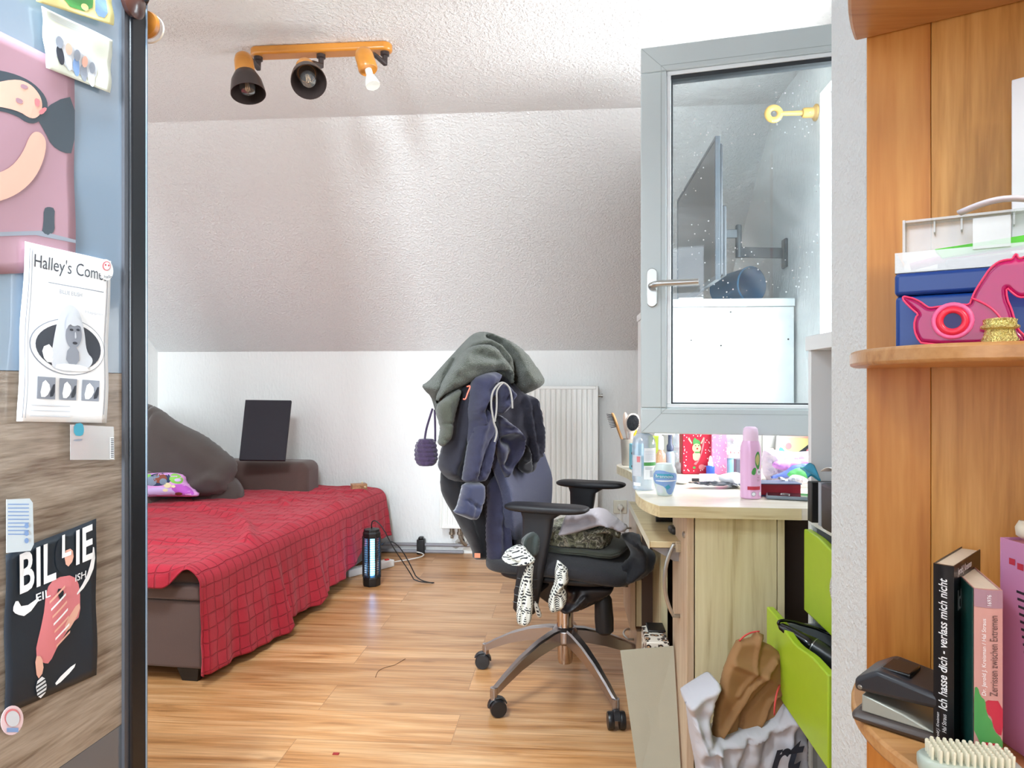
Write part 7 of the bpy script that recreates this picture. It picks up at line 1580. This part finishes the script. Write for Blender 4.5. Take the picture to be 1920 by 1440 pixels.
# plastic-wrapped pile by the window
puffz('plastic_bag', 'purple and white crumpled plastic bag under the window', [(1430, 845), (1445, 842), (1465, 846), (1500, 848), (1540, 842), (1540, 905), (1470, 900), (1432, 905)], 2.34, 0.04, mat('bag_lilac', '#d9cdee', rough=0.3, var=0.5, vscale=22), 'bag',
      folds=[([(1440, 850), (1460, 880), (1450, 900)], 0.014, 4), ([(1475, 855), (1470, 895)], 0.012, 4), ([(1490, 850), (1520, 870)], 0.012, 4)], wr=0.02, wf=8, smooth=30)
puffz('pink_cloth', 'pink and violet cloth lying over the crumpled bag', [(1445, 870), (1460, 862), (1490, 862), (1540, 856), (1540, 880), (1490, 884), (1455, 880)], 2.28, 0.02, mat('cloth_pinkviolet', '#d08fdc', rough=0.7, var=0.3, vscale=20), 'cloth', wr=0.01, wf=6)
puffz('blue_folder', 'blue plastic sleeve in the pile by the window', [(1444, 893), (1470, 885), (1490, 869), (1540, 869), (1540, 890), (1470, 896), (1446, 898)], 2.22, 0.008, mat('blue_sleeve', '#6a7fd6', rough=0.4), 'folder', wr=0.002)
puffz('green_cloth', 'green cloth in front of the blue sleeve', [(1472, 892), (1485, 880), (1510, 874), (1540, 872), (1540, 896), (1500, 898)], 2.18, 0.012, mat('green_cloth', '#63c070', rough=0.7, var=0.25, vscale=25), 'cloth', wr=0.006)
puffz('white_papers', 'loose white paper strips on the flat red box', [(1456, 896), (1464, 893), (1475, 900), (1484, 890), (1495, 890), (1510, 895), (1520, 905), (1490, 909), (1470, 905)], 2.06, 0.008, mat('tissue_white', '#eef0f4'), 'paper', wr=0.01, wf=5, smooth=30)
# picture card at the back
q = [W(1455, 862, 2.60), W(1530, 862, 2.60), W(1530, 800, 2.66), W(1458, 800, 2.66)]
cd_ = thing('picture_card', 'card with an orange and yellow picture propped behind the pile', 'picture', q[0])
mb = MB(); off = Vector((FWD.x, FWD.y, 0))*0.003; mb.add(q+[p_+off for p_ in q], [(0, 1, 2, 3), (7, 6, 5, 4), (0, 4, 5, 1), (1, 5, 6, 2), (2, 6, 7, 3), (3, 7, 4, 0)]); build('card', mb, mat('card_white', '#f3f1ee', rough=0.6), cd_)
mp = quad_map(*q)
print_on('picture', mp, [(rect(0.06, 0.1, 1, 0.8), 14, 0), (rounded([(0.08, 0.62), (0.5, 0.66), (1, 0.62), (1, 0.8), (0.08, 0.8)], 1), 4, 1), (disc(0.25, 0.5, 0.1, 0.12), 4, 1), (disc(0.3, 0.4, 0.08, 0.1), 7, 2), (rounded([(0.06, 0.1), (0.06, 0.4), (0.2, 0.3), (0.22, 0.1)], 1), 9, 2), (rounded([(0.45, 0.15), (0.7, 0.35), (0.9, 0.55), (1, 0.4), (0.8, 0.15)], 1), 1, 2), (disc(0.82, 0.25, 0.07, 0.08), 7, 3)], INK, cd_, step=0.12)
q = [W(1430, 862, 2.64), W(1452, 862, 2.64), W(1456, 805, 2.66), W(1430, 805, 2.66)]
mb = MB(); mb.add(q+[p_+off*3 for p_ in q], [(0, 1, 2, 3), (7, 6, 5, 4), (0, 4, 5, 1), (1, 5, 6, 2), (2, 6, 7, 3), (3, 7, 4, 0)])
tag(build('grey_folder', mb, mat('folder_grey', '#a7a8a4', rough=0.6), None), 'grey folder propped left of the orange picture card', 'folder')
p = onz(1447, 862); p = W(1447, 855, 2.5)
tag(build('small_tube', MB().lathe([(0.007, 0), (0.008, 0.02), (0.006, 0.03)], Vector((p.x, p.y, DZ)), seg=14).lathe([(0.0075, 0.0), (0.0085, 0.04), (0.0065, 0.06)], Vector((p.x, p.y, DZ+0.03)), seg=14), mat('tube_peach', '#ecc9bb', rough=0.4), None), 'small peach tube standing in front of the grey folder', 'tube')
# stapler and remote in the keyboard tray
tz = 0.6385
mb = MB(Matrix.Translation((0.30, 2.30, tz)) @ Matrix.Rotation(0.1, 4, 'Z'))
mb.tube([(-0.02, 0, 0.012), (0.08, -0.01, 0.012), (0.16, -0.01, 0.014)], 0.011, 12)
tag(build('marker_pen', mb, M_blk, None, smooth=60), 'thick black pen lying in the keyboard tray', 'pen')
mb = MB(Matrix.Translation((0.30, 2.12, tz)) @ Matrix.Rotation(0.15, 4, 'Z'))
cr = thing('game_controller', 'grey and black device lying in the keyboard tray', 'device', (0.34, 2.12, tz))
build('body', mb.box(0.0, 0.09, -0.02, 0.03, 0, 0.022), mat('dev_black', '#2b2a2c', rough=0.4), cr, bevel=0.008)
mb = MB(Matrix.Translation((0.30, 2.12, tz)) @ Matrix.Rotation(0.15, 4, 'Z'))
mb.box(0.01, 0.03, -0.0208, -0.019, 0.006, 0.018).box(0.035, 0.055, -0.0208, -0.019, 0.004, 0.016).box(0.06, 0.08, -0.0208, -0.019, 0.006, 0.018)
o = build('keys', mb, mat('key_grey', '#b9b6b2', rough=0.4), cr, bevel=0.001); o['kind'] = 'stuff'
# ------------------------------------------------------------------ on the white unit
UZ = 0.7485
T_ = Matrix.Translation((0.625, 1.52, UZ))
bk = thing('black_box', 'black lidded file box standing in the white unit above the green drawers', 'box', (0.65, 1.6, UZ))
zt_ = 0.855
build('body', MB().box(0.578, 0.80, 1.53, 1.68, UZ, zt_), mat('dark_aubergine', '#261d24', rough=0.45), bk, bevel=0.008, seg=3)
build('page_edge', MB().box(0.580, 0.79, 1.682, 1.700, UZ+0.004, zt_-0.003), mat('page_silver', '#9aa1ab', rough=0.4), bk)
tag(build('black_folder', MB().box(0.580, 0.80, 1.745, 1.775, UZ, 0.845), mat('deep_black', '#0e0e11', rough=0.5), None, bevel=0.002), 'black folder standing left of the black file box', 'folder')
tag(build('paper_sheet', MB().grid(lambda u, v: Vector((0.585+0.2*u, 1.55+0.15*v, 0.862+0.03*math.sin(v*2.6)+0.012*math.sin(u*4)*(1-v)-0.0*u)), 14, 14), mat('paper_cool_white', '#eef1f5'), None, smooth=180, solid=0.001), 'curled white sheet on top of the black file box', 'paper')
tag(build('teal_packet', MB().grid(lambda u, v: Vector((0.566+0.03*u, 1.73+0.055*v, 0.858+0.022*v+0.006*math.sin(u*5+v*4))), 10, 10), mat('teal_packet', '#2a8fae', rough=0.3, var=0.3, vscale=40), None, smooth=180, solid=0.004), 'teal packet hanging over the front of the black folder', 'packet')
tag(build('leather_case', MB().box(0.63, 0.80, 1.50, 1.66, 0.885, 0.915), mat('tan_leather', '#a3512a', rough=0.5, var=0.1), None, bevel=0.008, seg=3), 'tan leather case on top of the curled white sheet', 'case')
# crumbs: red petal and threads on the floor
p = at_z(629, 1414, 0.001)
tag(build('thread', MB().tube([at_z(x, y, 0.0015) for x, y in [tuple(q) for q in rounded([Vector(q) for q in ((704, 1270), (708, 1258), (722, 1251), (738, 1248), (752, 1240), (760, 1235))], 2, False)]], 0.0009, 6), mat('thread_brown', '#6b4a30', rough=0.8), None), 'thin brown thread lying on the floor in front of the insect lamp', 'thread')
tag(build('paper_scrap', MB().box(p.x-0.008, p.x+0.010, p.y-0.004, p.y+0.006, 0.0005, 0.003), mat('scrap_red', '#9b2b2b', rough=0.7), None), 'tiny red scrap on the floor near the lower edge of the view', 'scrap')
p = at_z(1194, 1108, 0.001)
tag(build('paper_scrap', MB().box(p.x-0.007, p.x+0.007, p.y-0.004, p.y+0.004, 0.0005, 0.003), mat('scrap_white', '#efe6d2', rough=0.7), None), 'tiny white scrap on the floor between the chair and the desk', 'scrap')
